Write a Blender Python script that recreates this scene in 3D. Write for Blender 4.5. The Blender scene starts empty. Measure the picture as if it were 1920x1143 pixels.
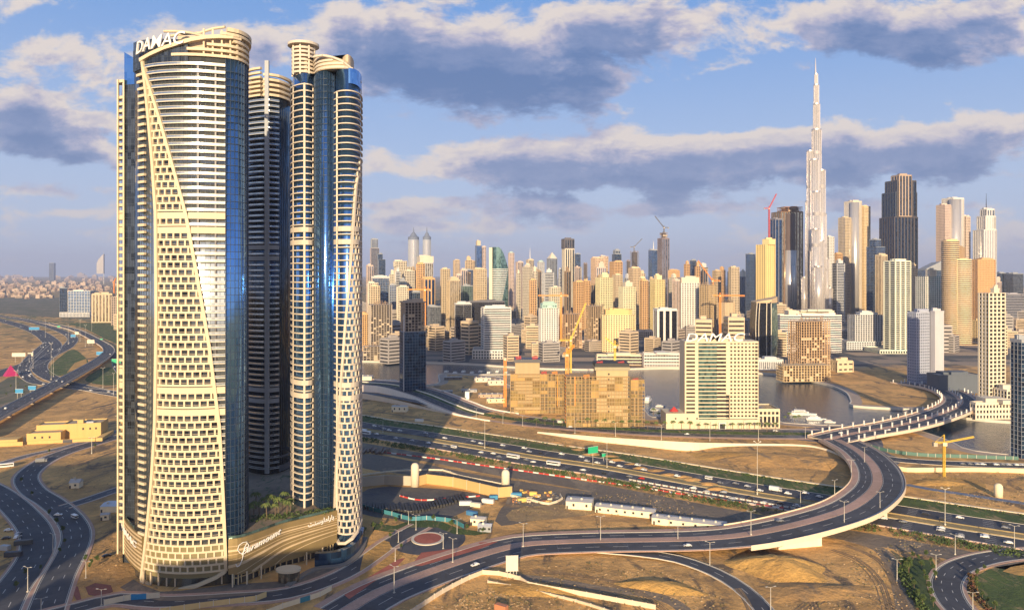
import bpy, math, random
from math import sin, cos, pi, radians, sqrt, atan2, hypot, floor, ceil
random.seed(7)
sc = bpy.context.scene
# ---------------- camera, world, sun, exposure ----------------
F, CAMZ, CX, CY = 1370.0, 155.0, 960.0, 512.0     # focal length in photo pixels, eye height in metres, horizon row
cam_d = bpy.data.cameras.new('camera'); cam = bpy.data.objects.new('camera', cam_d); sc.collection.objects.link(cam)
cam.location = (0, 0, CAMZ); cam.rotation_euler = (pi/2, 0, 0)
cam_d.sensor_width = 36; cam_d.lens = 36*F/1920; cam_d.shift_y = -(571.5-CY)/1920
cam_d.clip_start = 1; cam_d.clip_end = 90000
sc.camera = cam
SUN_EL, SUN_AZ = radians(12.5), radians(3.0)       # low sun behind the camera; light travels towards +Y, a touch to +X
sun_d = bpy.data.lights.new('sun', 'SUN'); sun = bpy.data.objects.new('sun', sun_d); sc.collection.objects.link(sun)
sun_d.energy = 5.0; sun_d.angle = radians(0.5); sun_d.color = (1.0, 0.77, 0.48)
sun.rotation_euler = (pi/2 - SUN_EL, 0, -SUN_AZ)   # lamp shines along its -Z: forward (+Y) and down
sc.view_settings.view_transform = 'Standard'; sc.view_settings.look = 'None'; sc.view_settings.gamma = 1
sc.view_settings.exposure = 0.6
sc.cycles.max_bounces = 7; sc.cycles.volume_bounces = 0; sc.cycles.transparent_max_bounces = 6
sc.cycles.caustics_reflective = False; sc.cycles.caustics_refractive = False

# small node helper
class NT:
    def __init__(s, tree): s.t = tree; s.n = tree.nodes; s.l = tree.links
    def add(s, typ, ins=None, **props):
        nd = s.n.new(typ)
        for k, v in props.items(): setattr(nd, k, v)
        for k, v in (ins or {}).items(): s.set(nd.inputs[k], v)
        return nd
    def set(s, sock, v):
        if isinstance(v, bpy.types.NodeSocket): s.l.new(v, sock)
        elif isinstance(v, bpy.types.Node): s.l.new(v.outputs[0], sock)
        else:
            if sock.type == 'RGBA' and len(v) == 3: v = (*v, 1)
            sock.default_value = v
    def m(s, op, a, b=0.0, c=None):
        nd = s.n.new('ShaderNodeMath'); nd.operation = op; s.set(nd.inputs[0], a); s.set(nd.inputs[1], b)
        if c is not None: s.set(nd.inputs[2], c)
        return nd.outputs[0]
    def vm(s, op, a, b=(0, 0, 0)):
        nd = s.n.new('ShaderNodeVectorMath'); nd.operation = op; s.set(nd.inputs[0], a); s.set(nd.inputs[1], b); return nd.outputs[0]
    def mix(s, f, a, b):
        nd = s.n.new('ShaderNodeMix'); nd.data_type = 'RGBA'; s.set(nd.inputs[0], f); s.set(nd.inputs[6], a); s.set(nd.inputs[7], b); return nd.outputs[2]
    def sstep(s, v, a, b):
        nd = s.n.new('ShaderNodeMapRange'); nd.interpolation_type = 'SMOOTHSTEP'; s.set(nd.inputs[0], v)
        nd.inputs[1].default_value = a; nd.inputs[2].default_value = b; return nd.outputs[0]
    def noise(s, vec, scale, detail=4, rough=.55, dist=0.0):
        nd = s.add('ShaderNodeTexNoise', {'Scale': scale, 'Detail': detail, 'Roughness': rough, 'Distortion': dist})
        s.set(nd.inputs['Vector'], vec); return nd.outputs['Fac']

world = bpy.data.worlds.new('World'); sc.world = world; world.use_nodes = True
w = NT(world.node_tree); w.n.clear()
tc = w.add('ShaderNodeTexCoord'); gen = tc.outputs['Generated']
sep = w.add('ShaderNodeSeparateXYZ', {0: gen}); dx, dy, dz = sep.outputs
sky = w.add('ShaderNodeTexSky', sky_type='NISHITA', sun_disc=False, sun_elevation=SUN_EL, sun_rotation=pi+SUN_AZ, altitude=0, air_density=1.0, dust_density=1.2, ozone_density=2.0)
zc = w.m('MAXIMUM', dz, 0.006)
svec = w.add('ShaderNodeCombineXYZ', {0: dx, 1: dy, 2: zc})
w.set(sky.inputs['Vector'], svec.outputs[0])
# direction in tangent-plane coordinates round the view axis; clouds are placed in the sky by bearing and height
ya = w.m('MAXIMUM', w.m('ABSOLUTE', dy), 0.12)
U = w.m('DIVIDE', dx, ya); V = w.m('DIVIDE', dz, ya)
def build_density(uo, vo, dt=9):
    u = w.m('ADD', U, uo); v = w.m('ADD', V, vo)
    # perspective-flattened layer: pattern stretches near the zenith and squeezes at the horizon
    q = w.m('DIVIDE', 1.0, w.m('ADD', w.m('MAXIMUM', v, 0.0), 0.16))
    pv = w.add('ShaderNodeCombineXYZ', {0: w.m('MULTIPLY', u, q), 1: w.m('MULTIPLY', q, 0.62), 2: w.m('MULTIPLY', w.m('SIGN', dy), 3.0)})
    pl = w.add('ShaderNodeCombineXYZ', {0: u, 1: w.m('MULTIPLY', v, 1.9), 2: w.m('MULTIPLY', w.m('SIGN', dy), 3.0)})
    n1 = w.noise(pl.outputs[0], 8.5, dt, .62, .2)
    n2 = w.noise(pv.outputs[0], 2.4, 4, .55, .2)
    d = w.m('ADD', w.m('MULTIPLY', n1, 1.15), w.m('MULTIPLY', n2, 0.30)); d = w.m('SUBTRACT', d, .28)
    tot = None
    for (px, py, rx, ry, a) in CLOUDS:
        eu = w.m('DIVIDE', w.m('SUBTRACT', u, (px-CX)/F), rx/F); ev = w.m('DIVIDE', w.m('SUBTRACT', v, (CY-py)/F), ry/F)
        r2 = w.m('ADD', w.m('MULTIPLY', eu, eu), w.m('MULTIPLY', ev, ev))
        g = w.m('MULTIPLY', w.m('EXPONENT', w.m('MULTIPLY', r2, -1.0)), a)
        tot = g if tot is None else w.m('ADD', tot, g)
    return w.m('ADD', d, w.m('MULTIPLY', tot, 0.33))
CLOUDS = [(1230, 150, 60, 60, -.35), (720, 190, 60, 40, -.3), (1230, 285, 70, 22, -.35), (900, 110, 300, 95, .30), (1650, 60, 300, 60, .30), (1250, 300, 520, 45, .28), (110, 180, 170, 120, .22), (960, 395, 900, 45, .20), (560, 60, 200, 60, .3), (850, 95, 190, 60, 1.0), (960, 150, 210, 55, 1.0), (1090, 150, 90, 40, .6), (1130, 50, 130, 40, .8), (700, 60, 90, 40, .6), (1290, 40, 60, 25, .5),
          (1000, 300, 190, 30, 1.0), (1090, 335, 150, 20, .7), (820, 320, 70, 22, .6), (1330, 290, 130, 30, .9), (1450, 265, 110, 26, .8), (1620, 285, 190, 38, 1.0), (1800, 270, 130, 40, .9), (1900, 230, 80, 28, .7), (1400, 330, 180, 22, .6),
          (1560, 40, 110, 34, .9), (1680, 75, 120, 36, 1.0), (1800, 35, 120, 28, .8), (1800, 110, 70, 18, .6), (1910, 90, 50, 22, .5),
          (110, 90, 70, 30, .8), (190, 135, 60, 40, .8), (30, 195, 70, 26, 1.0), (20, 225, 70, 18, .8), (60, 270, 90, 22, .8), (170, 300, 100, 30, .8), (80, 355, 120, 20, .6), (190, 400, 90, 16, .5),
          (330, 60, 90, 30, .6), (500, 90, 60, 40, .8), (710, 290, 40, 26, .6), (720, 385, 50, 9, .5), (950, 375, 150, 15, .6), (1180, 395, 180, 12, .5), (860, 425, 200, 10, .35), (1450, 385, 160, 12, .45), (1800, 385, 170, 14, .45), (70, 440, 150, 12, .35),
          (1330, 180, 120, 50, -.6), (1480, 190, 160, 50, -.5), (800, 245, 160, 14, -.5), (1250, 230, 150, 20, -.5), (420, 20, 80, 30, -.3), (40, 50, 60, 30, -.4)]
d0 = build_density(0, 0); d1 = build_density(-0.003, 0.020, 6); d2 = build_density(0.0, 0.055, 4)
mask = w.sstep(d0, .465, .63)
light = w.m('SUBTRACT', 1.0, w.m('ADD', w.m('MULTIPLY', w.sstep(d1, .50, .84), .60), w.m('MULTIPLY', w.sstep(d2, .50, .84), .42)))
edge = w.sstep(d0, .90, .58)
light = w.m('ADD', w.m('MULTIPLY', light, .85), w.m('MULTIPLY', edge, .18))
wisp = w.noise(w.add('ShaderNodeCombineXYZ', {0: U, 1: w.m('MULTIPLY', V, 2.2), 2: dy}).outputs[0], 26, 6, .68, .5)
light = w.m('ADD', light, w.m('MULTIPLY', w.m('SUBTRACT', wisp, .5), .55))
ramp = w.add('ShaderNodeValToRGB', {0: light}); e = ramp.color_ramp.elements
e[0].position = .08; e[0].color = (.14, .25, .52, 1); e[1].position = .97; e[1].color = (1.0, .88, .80, 1)
x = ramp.color_ramp.elements.new(.40); x.color = (.27, .36, .62, 1)
x = ramp.color_ramp.elements.new(.70); x.color = (.60, .58, .74, 1)
# clear sky: the physical sky, hazier and more lavender low down
vabs = w.m('MAXIMUM', dz, 0.0)
clear = w.vm('MULTIPLY', sky.outputs[0], (0.088, 0.098, 0.125))
zen = w.mix(w.sstep(vabs, .04, .42), (.62, .78, 1.08), (.19, .45, .98))
clear2 = w.mix(.85, clear, zen)
sky_c = w.mix(w.m('MULTIPLY', mask, .94), clear2, ramp.outputs[0])
hz = w.m('EXPONENT', w.m('MULTIPLY', vabs, -15.0))
sky_h = w.mix(w.m('MULTIPLY', hz, .85), sky_c, (.64, .68, .84))
# the half of the sky round the sun is warm and bright
sd = w.add('ShaderNodeVectorMath', {0: gen, 1: (-sin(SUN_AZ)*cos(SUN_EL), -cos(SUN_AZ)*cos(SUN_EL), sin(SUN_EL))}, operation='DOT_PRODUCT')
glow = w.m('POWER', w.m('MAXIMUM', sd.outputs['Value'], 0.0), 14.0)
glow2 = w.m('POWER', w.m('MAXIMUM', sd.outputs['Value'], 0.0), 160.0)
sc1 = w.add('ShaderNodeVectorMath', {0: (1.0, .70, .38)}, operation='SCALE'); w.set(sc1.inputs['Scale'], w.m('ADD', w.m('MULTIPLY', glow, 1.5), w.m('MULTIPLY', glow2, 6.0)))
fin = w.vm('ADD', sky_h, sc1.outputs[0])
world.cycles.sampling_method = 'MANUAL'; world.cycles.sample_map_resolution = 256
# the sky deepens towards the zenith, well above the clouds over the skyline
deep = w.add('ShaderNodeVectorMath', {0: fin}, operation='SCALE'); w.set(deep.inputs['Scale'], w.m('SUBTRACT', 1.0, w.m('MULTIPLY', w.sstep(vabs, .40, .75), .45)))
fin = deep.outputs[0]
bg = w.add('ShaderNodeBackground', {'Color': fin, 'Strength': 0.54})
w.l.new(bg.outputs[0], w.add('ShaderNodeOutputWorld').inputs[0])

# ---------------- projection helpers: a photo pixel to a place on the ground or at a known distance ----------------
def GD(py, z=0): return (CAMZ-z)*F/(py-CY)
def P(px, py, z=0.0):
    D = GD(py, z); return ((px-CX)*D/F, D, z)
def XA(px, D): return (px-CX)*D/F
def ZA(py, D): return CAMZ-(py-CY)*D/F

# ---------------- materials ----------------
MATS = {}
def newmat(name):
    m = bpy.data.materials.new(name); m.use_nodes = True; t = NT(m.node_tree); t.n.clear()
    out = t.add('ShaderNodeOutputMaterial'); b = t.add('ShaderNodeBsdfPrincipled'); t.l.new(b.outputs[0], out.inputs[0])
    return m, t, b
def wall(col, rough=.8, var=.14, metal=0.0, streak=True):
    k = ('wall', tuple(col), rough, var, metal)
    if k in MATS: return MATS[k]
    m, t, b = newmat('render_wall')
    geo = t.add('ShaderNodeNewGeometry').outputs['Position']
    st = t.vm('MULTIPLY', geo, (1, 1, .12)) if streak else geo
    n = t.noise(st, .35, 5, .6); n2 = t.noise(geo, .05, 3)
    f = t.m('ADD', t.m('MULTIPLY', n, .7), t.m('MULTIPLY', n2, .5))
    c = t.mix(f, [v*(1-var*1.6) for v in col], [min(1, v*(1+var)) for v in col])
    t.set(b.inputs['Base Color'], c); b.inputs['Roughness'].default_value = rough; b.inputs['Metallic'].default_value = metal
    MATS[k] = m; return m
GL = {'blue': ((.10, .24, .50), (.03, .08, .20), .80), 'dark': ((.10, .12, .15), (.015, .02, .03), .60), 'green': ((.22, .36, .33), (.05, .10, .10), .70),
      'gold': ((.60, .50, .34), (.14, .11, .07), .80), 'grey': ((.30, .34, .40), (.07, .08, .10), .70), 'black': ((.02, .022, .03), (.008, .008, .012), .25),
      'navy': ((.05, .12, .24), (.015, .03, .07), .7), 'shade': ((.035, .06, .10), (.008, .014, .028), .6), 'silver': ((.70, .66, .62), (.56, .54, .53), .55), 'win': ((.10, .10, .10), (.012, .013, .018), .45),  # 'shade': rear tower's shade put into the tint, also the dark tower's own glass
      'hero': ((.46, .50, .52), (.33, .37, .40), .86), 'heroblue': ((.20, .42, .78), (.13, .32, .66), .93), 'podgold': ((.34, .25, .12), (.22, .16, .08), .55)}
def glass(kind, cell=(3.0, 3.0, 3.6), rough=.10):
    k = ('glass', kind, cell, rough)
    if k in MATS: return MATS[k]
    a, c, metal = GL[kind]
    m, t, b = newmat('tinted_glass')
    geo = t.add('ShaderNodeNewGeometry'); pos = geo.outputs['Position']
    cellv = t.vm('FLOOR', t.vm('DIVIDE', pos, cell))
    wn = t.add('ShaderNodeTexWhiteNoise', noise_dimensions='3D'); t.set(wn.inputs['Vector'], cellv)
    r = wn.outputs['Value']
    t.set(b.inputs['Base Color'], t.mix(t.m('POWER', r, 1.6), a, c))
    b.inputs['Metallic'].default_value = metal
    t.set(b.inputs['Roughness'], t.m('ADD', t.m('MULTIPLY', r, .08), rough))
    # each pane sits a fraction of a degree off its neighbours, so reflections break up from pane to pane
    jit = t.vm('MULTIPLY', t.vm('SUBTRACT', wn.outputs['Color'], (.5, .5, .5)), (.035, .035, .035))
    t.set(b.inputs['Normal'], t.vm('NORMALIZE', t.vm('ADD', geo.outputs['Normal'], jit)))
    MATS[k] = m; return m
def plain(name, col, rough=.6, metal=0.0, emit=None):
    k = ('plain', name, tuple(col))
    if k in MATS: return MATS[k]
    m, t, b = newmat(name)
    geo = t.add('ShaderNodeNewGeometry').outputs['Position']
    n = t.noise(geo, 1.3, 3)
    t.set(b.inputs['Base Color'], t.mix(n, [v*.82 for v in col], [min(1, v*1.12) for v in col]))
    b.inputs['Roughness'].default_value = rough; b.inputs['Metallic'].default_value = metal
    MATS[k] = m; return m
def ground(name, c1, c2, c3=None, s1=.012, s2=.15, rough=.95, bump=.5, c4=None):
    k = ('ground', name)
    if k in MATS: return MATS[k]
    m, t, b = newmat(name)
    pos = t.add('ShaderNodeNewGeometry').outputs['Position']
    n1 = t.noise(pos, s1, 8, .62, .6); n2 = t.noise(pos, s2, 6, .65); n3 = t.noise(t.vm('MULTIPLY', pos, (1, .35, 1)), s1*3.3, 6, .6, 1.2)
    c = t.mix(t.sstep(n1, .38, .62), c1, c2)
    if c3: c = t.mix(t.sstep(n3, .52, .66), c, c3)
    if c4: c = t.mix(t.m('MULTIPLY', t.sstep(t.noise(pos, s2*1.7, 5, .7, 2.0), .60, .70), .8), c, c4)
    dk = t.m('MULTIPLY_ADD', n2, .7, .65)
    mul = t.add('ShaderNodeVectorMath', {0: c}, operation='SCALE'); t.set(mul.inputs['Scale'], dk)
    t.set(b.inputs['Base Color'], mul.outputs[0]); b.inputs['Roughness'].default_value = rough
    if bump:
        bp = t.add('ShaderNodeBump', {'Strength': bump, 'Distance': 2.0}); t.set(bp.inputs['Height'], n2); t.l.new(bp.outputs[0], b.inputs['Normal'])
    MATS[k] = m; return m
CREAM = (.60, .48, .32); LCREAM = (.64, .57, .45); WHITE = (.64, .62, .58); TAN = (.56, .42, .26); ORANGE = (.62, .38, .18); GREY = (.40, .41, .43); LGREY = (.56, .56, .56)
BROWN = (.30, .21, .13); CONC = (.44, .37, .28); PINK = (.62, .48, .40); DK = (.05, .055, .07); STEEL = (.30, .32, .35)
M_WHITE = plain('white_paint', (.78, .76, .72)); M_POLE = plain('galvanised_steel', (.60, .57, .50), .45, .3); M_RED = plain('red_paint', (.55, .05, .04)); M_CRANE = plain('orange_crane_paint', (.85, .30, .04))
M_YEL = plain('yellow_crane_paint', (.75, .50, .05)); M_BLACK = plain('black_rubber', (.02, .02, .02)); M_DARKM = plain('dark_metal', (.06, .06, .07), .4, .4)
M_ASPH = ground('asphalt', (.045, .048, .060), (.075, .078, .090), (.055, .052, .055), .03, .35, .80, .05, (.10, .10, .105))
M_ASPL = ground('worn_asphalt', (.12, .117, .125), (.17, .16, .165), (.10, .10, .11), .02, .4, .85, .05)
M_PAVE = ground('pink_paving', (.50, .32, .25), (.42, .27, .20), None, .05, .8, .9, .1)
M_REDP = ground('red_paving', (.42, .13, .09), (.34, .10, .07), None, .08, .8, .9, .1)
M_KERB = wall((.62, .56, .46)); M_CONC = wall(CONC); M_LINE = plain('road_paint', (.62, .60, .56))
M_GRASS = ground('turf', (.085, .13, .03), (.05, .085, .022), (.24, .19, .09), .05, .6, 1, .8, (.03, .06, .015))
M_SAND = ground('desert_sand', (.56, .32, .11), (.38, .22, .085), (.24, .17, .10), .012, .16, .95, .9, (.64, .42, .19))
M_SANDY = ground('yellow_sand', (.60, .35, .10), (.44, .25, .075), None, .03, .3, .95, .8)
M_GRIT = ground('grey_hardstanding', (.20, .16, .12), (.145, .12, .095), (.27, .215, .15), .02, .3, .95, .5)
M_LEAF = ground('leaf_green', (.055, .10, .022), (.10, .14, .035), None, .3, 1.5, .9, 0)

# ---------------- mesh building ----------------
def lnk(o, parent=None):
    sc.collection.objects.link(o)
    if parent is not None: o.parent = parent
    return o
def tag(o, label=None, cat=None, group=None, kind=None):
    for k, v in (('label', label), ('category', cat), ('group', group), ('kind', kind)):
        if v: o[k] = v
    return o
def thing(name, label, cat, loc=(0, 0, 0), rz=0, group=None):
    o = bpy.data.objects.new(name, None); o.empty_display_size = 1; lnk(o); o.location = loc; o.rotation_euler = (0, 0, rz)
    return tag(o, label, cat, group)
class MB:
    def __init__(s): s.v = []; s.f = []; s.mi = []
    def add(s, vs, fs, m=0):
        n = len(s.v); s.v += vs; s.f += [tuple(i+n for i in f) for f in fs]; s.mi += [m]*len(fs)
    def box(s, x0, x1, y0, y1, z0, z1, m=0):
        s.add([(x0, y0, z0), (x1, y0, z0), (x1, y1, z0), (x0, y1, z0), (x0, y0, z1), (x1, y0, z1), (x1, y1, z1), (x0, y1, z1)],
              [(0, 3, 2, 1), (4, 5, 6, 7), (0, 1, 5, 4), (1, 2, 6, 5), (2, 3, 7, 6), (3, 0, 4, 7)], m)
    def obox(s, c, ux, w, d, z0, z1, m=0):   # oriented box: centre xy, unit dir ux, width along it, depth across
        nx, ny = -ux[1], ux[0]
        q = [(c[0]+ux[0]*a*w/2+nx*b*d/2, c[1]+ux[1]*a*w/2+ny*b*d/2) for a, b in ((-1, -1), (1, -1), (1, 1), (-1, 1))]
        s.prism(q, z0, z1, m)
    def prism(s, poly, z0, z1, m=0, zt=None, cap=True):
        n = len(poly); top = [(p[0], p[1], (zt(p) if zt else z1)) for p in poly]
        vs = [(p[0], p[1], z0) for p in poly]+top
        fs = [(i, (i+1) % n, n+(i+1) % n, n+i) for i in range(n)]
        if cap: fs += [tuple(range(n, 2*n)), tuple(reversed(range(n)))]
        s.add(vs, fs, m)
    def strip(s, line, z0, z1, o0, o1, m=0, closed=False, zf=None):
        """solid band following LINE (xy points) between offsets o0..o1 outward (to the right of travel) and heights z0..z1"""
        nr = norms(line, closed); n = len(line); vs = []
        for i, p in enumerate(line):
            a, b = (zf(i) if zf else (z0, z1))
            for o, z in ((o0, a), (o1, a), (o1, b), (o0, b)): vs.append((p[0]+nr[i][0]*o, p[1]+nr[i][1]*o, z))
        fs = []
        for i in range(n if closed else n-1):
            j = (i+1) % n
            for k in range(4):
                l = (k+1) % 4; fs.append((4*i+k, 4*j+k, 4*j+l, 4*i+l))
        if not closed: fs += [(3, 2, 1, 0), tuple(4*(n-1)+k for k in range(4))]
        s.add(vs, fs, m)
    def bar(s, p, q, r, m=0, n=4, r2=None):
        r2 = r if r2 is None else r2
        d = [q[i]-p[i] for i in range(3)]; L = sqrt(sum(c*c for c in d)) or 1e-6; d = [c/L for c in d]
        a = (0, 0, 1) if abs(d[2]) < .9 else (1, 0, 0)
        u = (d[1]*a[2]-d[2]*a[1], d[2]*a[0]-d[0]*a[2], d[0]*a[1]-d[1]*a[0]); l = sqrt(sum(c*c for c in u)); u = [c/l for c in u]
        v = (d[1]*u[2]-d[2]*u[1], d[2]*u[0]-d[0]*u[2], d[0]*u[1]-d[1]*u[0])
        vs = []
        for base, rr in ((p, r), (q, r2)):
            for k in range(n):
                t = 2*pi*(k+.5)/n; vs.append(tuple(base[i]+rr*(u[i]*cos(t)+v[i]*sin(t)) for i in range(3)))
        s.add(vs, [(k, (k+1) % n, n+(k+1) % n, n+k) for k in range(n)]+[tuple(reversed(range(n))), tuple(range(n, 2*n))], m)
    def lathe(s, x, y, prof, n=16, m=0):
        vs = [(x+r*cos(2*pi*k/n), y+r*sin(2*pi*k/n), z) for r, z in prof for k in range(n)]
        fs = [(i*n+k, i*n+(k+1) % n, (i+1)*n+(k+1) % n, (i+1)*n+k) for i in range(len(prof)-1) for k in range(n)]
        fs += [tuple(reversed(range(n))), tuple(range((len(prof)-1)*n, len(prof)*n))]
        s.add(vs, fs, m)
    def build(s, name, mats, parent=None, smooth=False):
        if not s.v: return None
        if not isinstance(mats, (list, tuple)): mats = [mats]
        v = s.v
        if parent is not None and not getattr(s, 'local', False):
            L = parent.location if parent.parent is None else (parent.location+parent.parent.location)
            v = [(a-L[0], b-L[1], c-L[2]) for a, b, c in v]
        me = bpy.data.meshes.new(name); me.from_pydata(v, [], s.f)
        for mm in mats: me.materials.append(mm)
        if len(mats) > 1: me.polygons.foreach_set('material_index', s.mi)
        if smooth: me.polygons.foreach_set('use_smooth', [True]*len(s.f))
        me.update()
        return lnk(bpy.data.objects.new(name, me), parent)
class LMB(MB):
    local = True
def norms(line, closed=False):
    n = len(line); out = []
    for i in range(n):
        a = line[(i-1) % n] if (closed or i > 0) else line[i]; b = line[i]; c = line[(i+1) % n] if (closed or i < n-1) else line[i]
        def un(p, q):
            x, y = q[0]-p[0], q[1]-p[1]; l = hypot(x, y); return (x/l, y/l) if l > 1e-9 else None
        u = un(a, b); v = un(b, c); u = u or v; v = v or u
        nx, ny = (u[1]+v[1]), -(u[0]+v[0]); l = hypot(nx, ny) or 1; nx /= l; ny /= l
        k = max(.45, nx*u[1]-ny*u[0]); out.append((nx/k, ny/k))
    return out
def ccw(poly):
    a = sum(poly[i][0]*poly[(i+1) % len(poly)][1]-poly[(i+1) % len(poly)][0]*poly[i][1] for i in range(len(poly)))
    return poly if a > 0 else poly[::-1]
def rect(cx, cy, w, d, a=0):
    c, s = cos(a), sin(a)
    return [(cx+c*x-s*y, cy+s*x+c*y) for x, y in ((-w/2, -d/2), (w/2, -d/2), (w/2, d/2), (-w/2, d/2))]
def oval(cx, cy, rx, ry, n=20, a=0): return [(cx+rx*cos(t)*cos(a)-ry*sin(t)*sin(a), cy+rx*cos(t)*sin(a)+ry*sin(t)*cos(a)) for t in (2*pi*k/n for k in range(n))]
def shrink(poly, o): nr = norms(poly, True); return [(p[0]+n[0]*o, p[1]+n[1]*o) for p, n in zip(poly, nr)]
def spline(pts, step=6.0, closed=False):
    """Catmull-Rom through points of any dimension"""
    out = []; n = len(pts)
    for i in range(n if closed else n-1):
        p0 = pts[(i-1) % n] if closed or i > 0 else pts[i]; p1 = pts[i]; p2 = pts[(i+1) % n]; p3 = pts[(i+2) % n] if closed or i < n-2 else p2
        k = max(1, int(hypot(p2[0]-p1[0], p2[1]-p1[1])/step))
        for j in range(k):
            t = j/k
            out.append(tuple(.5*(2*b+(c-a)*t+(2*a-5*b+4*c-d)*t*t+(3*b-a-3*c+d)*t**3) for a, b, c, d in zip(p0, p1, p2, p3)))
    if not closed: out.append(tuple(pts[-1]))
    return out
def interp(tab, x):
    if x <= tab[0][0]: return tab[0][1]
    for (a, b), (c, d) in zip(tab, tab[1:]):
        if x <= c: return b+(d-b)*(x-a)/(c-a)
    return tab[-1][1]
def dup(o, loc, rz=0, label=None, scale=None, group=None):
    c = o.copy(); sc.collection.objects.link(c); c.location = loc; c.rotation_euler = (0, 0, rz)
    if scale: c.scale = scale
    if label: c['label'] = label
    if group: c['group'] = group
    for ch in o.children:
        k = ch.copy(); sc.collection.objects.link(k); k.parent = c
        for g in ch.children:
            q = g.copy(); sc.collection.objects.link(q); q.parent = k
    return c
def text_mesh(body, size, depth, mat, name, parent, place, shear=0.0, bold=0.0):
    cu = bpy.data.curves.new(name, 'FONT'); cu.body = body; cu.size = size; cu.extrude = 0; cu.shear = shear; cu.offset = bold; cu.align_x = 'LEFT'; cu.resolution_u = 3
    to = bpy.data.objects.new('lettering_source', cu); sc.collection.objects.link(to)
    dg = bpy.context.evaluated_depsgraph_get(); dg.update()
    me0 = bpy.data.meshes.new_from_object(to.evaluated_get(dg)); bpy.data.objects.remove(to)
    vs = [tuple(v.co) for v in me0.vertices]; fs = [tuple(p.vertices) for p in me0.polygons]
    if not vs: return None
    mb = MB(); xs = [v[0] for v in vs]; x0, x1 = min(xs), max(xs)
    n = len(vs); V = [place((v[0]-x0)/(x1-x0), v[1], 0) for v in vs]+[place((v[0]-x0)/(x1-x0), v[1], depth) for v in vs]
    cnt = {}
    for f in fs:
        for a, b in zip(f, f[1:]+f[:1]): cnt[(a, b)] = 1
    FS = [tuple(i+n for i in f) for f in fs]+[f[::-1] for f in fs]
    for (a, b) in cnt:
        if (b, a) not in cnt: FS.append((a, b, b+n, a+n))
    mb.add(V, FS); bpy.data.meshes.remove(me0)
    return mb.build(name, mat, parent)
# ---------------- the four towers on their shared podium ----------------
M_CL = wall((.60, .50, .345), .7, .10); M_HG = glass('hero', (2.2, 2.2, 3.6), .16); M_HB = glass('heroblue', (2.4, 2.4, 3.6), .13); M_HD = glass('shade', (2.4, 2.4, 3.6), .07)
M_HK = glass('dark', (2.0, 2.0, 3.6), .07); M_MULL = plain('dark_mullion', (.05, .07, .10), .5, .3)
FH = 3.6
def curve(pts, n=6):
    return spline(pts, 1.6)
def sub(line, a, b):
    """part of a polyline between arc fractions a and b"""
    L = [0]
    for p, q in zip(line, line[1:]): L.append(L[-1]+hypot(q[0]-p[0], q[1]-p[1]))
    T = L[-1]; out = []
    def at(s):
        for i in range(len(L)-1):
            if s <= L[i+1]+1e-9:
                t = (s-L[i])/max(1e-9, L[i+1]-L[i]); return (line[i][0]+(line[i+1][0]-line[i][0])*t, line[i][1]+(line[i+1][1]-line[i][1])*t)
        return line[-1]
    out.append(at(a*T)); out += [line[i][:2] for i in range(len(line)) if a*T < L[i] < b*T]; out.append(at(b*T)); return out
def at_u(line, u): return sub(line, max(0, u-1e-4), u)[-1]
def px_u(line, px):
    """arc fraction of LINE seen at photo column px"""
    best = 0; L = [0]
    for p, q in zip(line, line[1:]): L.append(L[-1]+hypot(q[0]-p[0], q[1]-p[1]))
    for i in range(len(line)-1):
        a = CX+line[i][0]/line[i][1]*F; b = CX+line[i+1][0]/line[i+1][1]*F
        if (a-px)*(b-px) <= 0 and a != b: return (L[i]+(L[i+1]-L[i])*(px-a)/(b-a))/L[-1]
    return 0.0 if px < CX+line[0][0]/line[0][1]*F else 1.0
def ribbon3(mb, line, path, wid, o0, o1, m=0):
    """thick band running over the curved surface LINE along PATH [(u, z)], wid metres wide"""
    pts = []
    for k, (u, z) in enumerate(path):
        p = at_u(line, u); q = at_u(line, min(1, u+.01)); r = at_u(line, max(0, u-.01)); tx, ty = q[0]-r[0], q[1]-r[1]; l = hypot(tx, ty); tx /= l; ty /= l
        pts.append((p[0], p[1], z, tx, ty))
    vs = []; LL = sum(hypot(line[i+1][0]-line[i][0], line[i+1][1]-line[i][1]) for i in range(len(line)-1))
    for k, (x, y, z, tx, ty) in enumerate(pts):
        a = path[max(0, k-1)]; b = path[min(len(path)-1, k+1)]
        du, dzz = (b[0]-a[0])*LL, b[1]-a[1]; l = hypot(du, dzz); pu, pz = -dzz/l, du/l
        nx, ny = ty, -tx
        for o, s in ((o0, -1), (o1, -1), (o1, 1), (o0, 1)):
            vs.append((x+tx*pu*s*wid/2+nx*o, y+ty*pu*s*wid/2+ny*o, z+pz*s*wid/2))
    n = len(pts); fs = []
    for i in range(n-1):
        for k in range(4): l = (k+1) % 4; fs.append((4*i+k, 4*i+4+k, 4*i+4+l, 4*i+l))
    fs += [(3, 2, 1, 0), tuple(4*(n-1)+k for k in range(4))]
    mb.add(vs, fs, m)
def mullions(mb, line, z0, z1, pitch, closed=False, r=.09, o=.06):
    L = 0; acc = 0; nr = norms(line, closed); m = len(line)
    for i in range(m if closed else m-1):
        p, q = line[i], line[(i+1) % m]; l = hypot(q[0]-p[0], q[1]-p[1])
        if l < 1e-6: continue
        u = ((q[0]-p[0])/l, (q[1]-p[1])/l)
        while acc < l:
            c = (p[0]+u[0]*acc+u[1]*o, p[1]+u[1]*acc-u[0]*o); mb.obox(c, u, r*2, r*2.5, z0, z1); acc += pitch
        acc -= l
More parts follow.
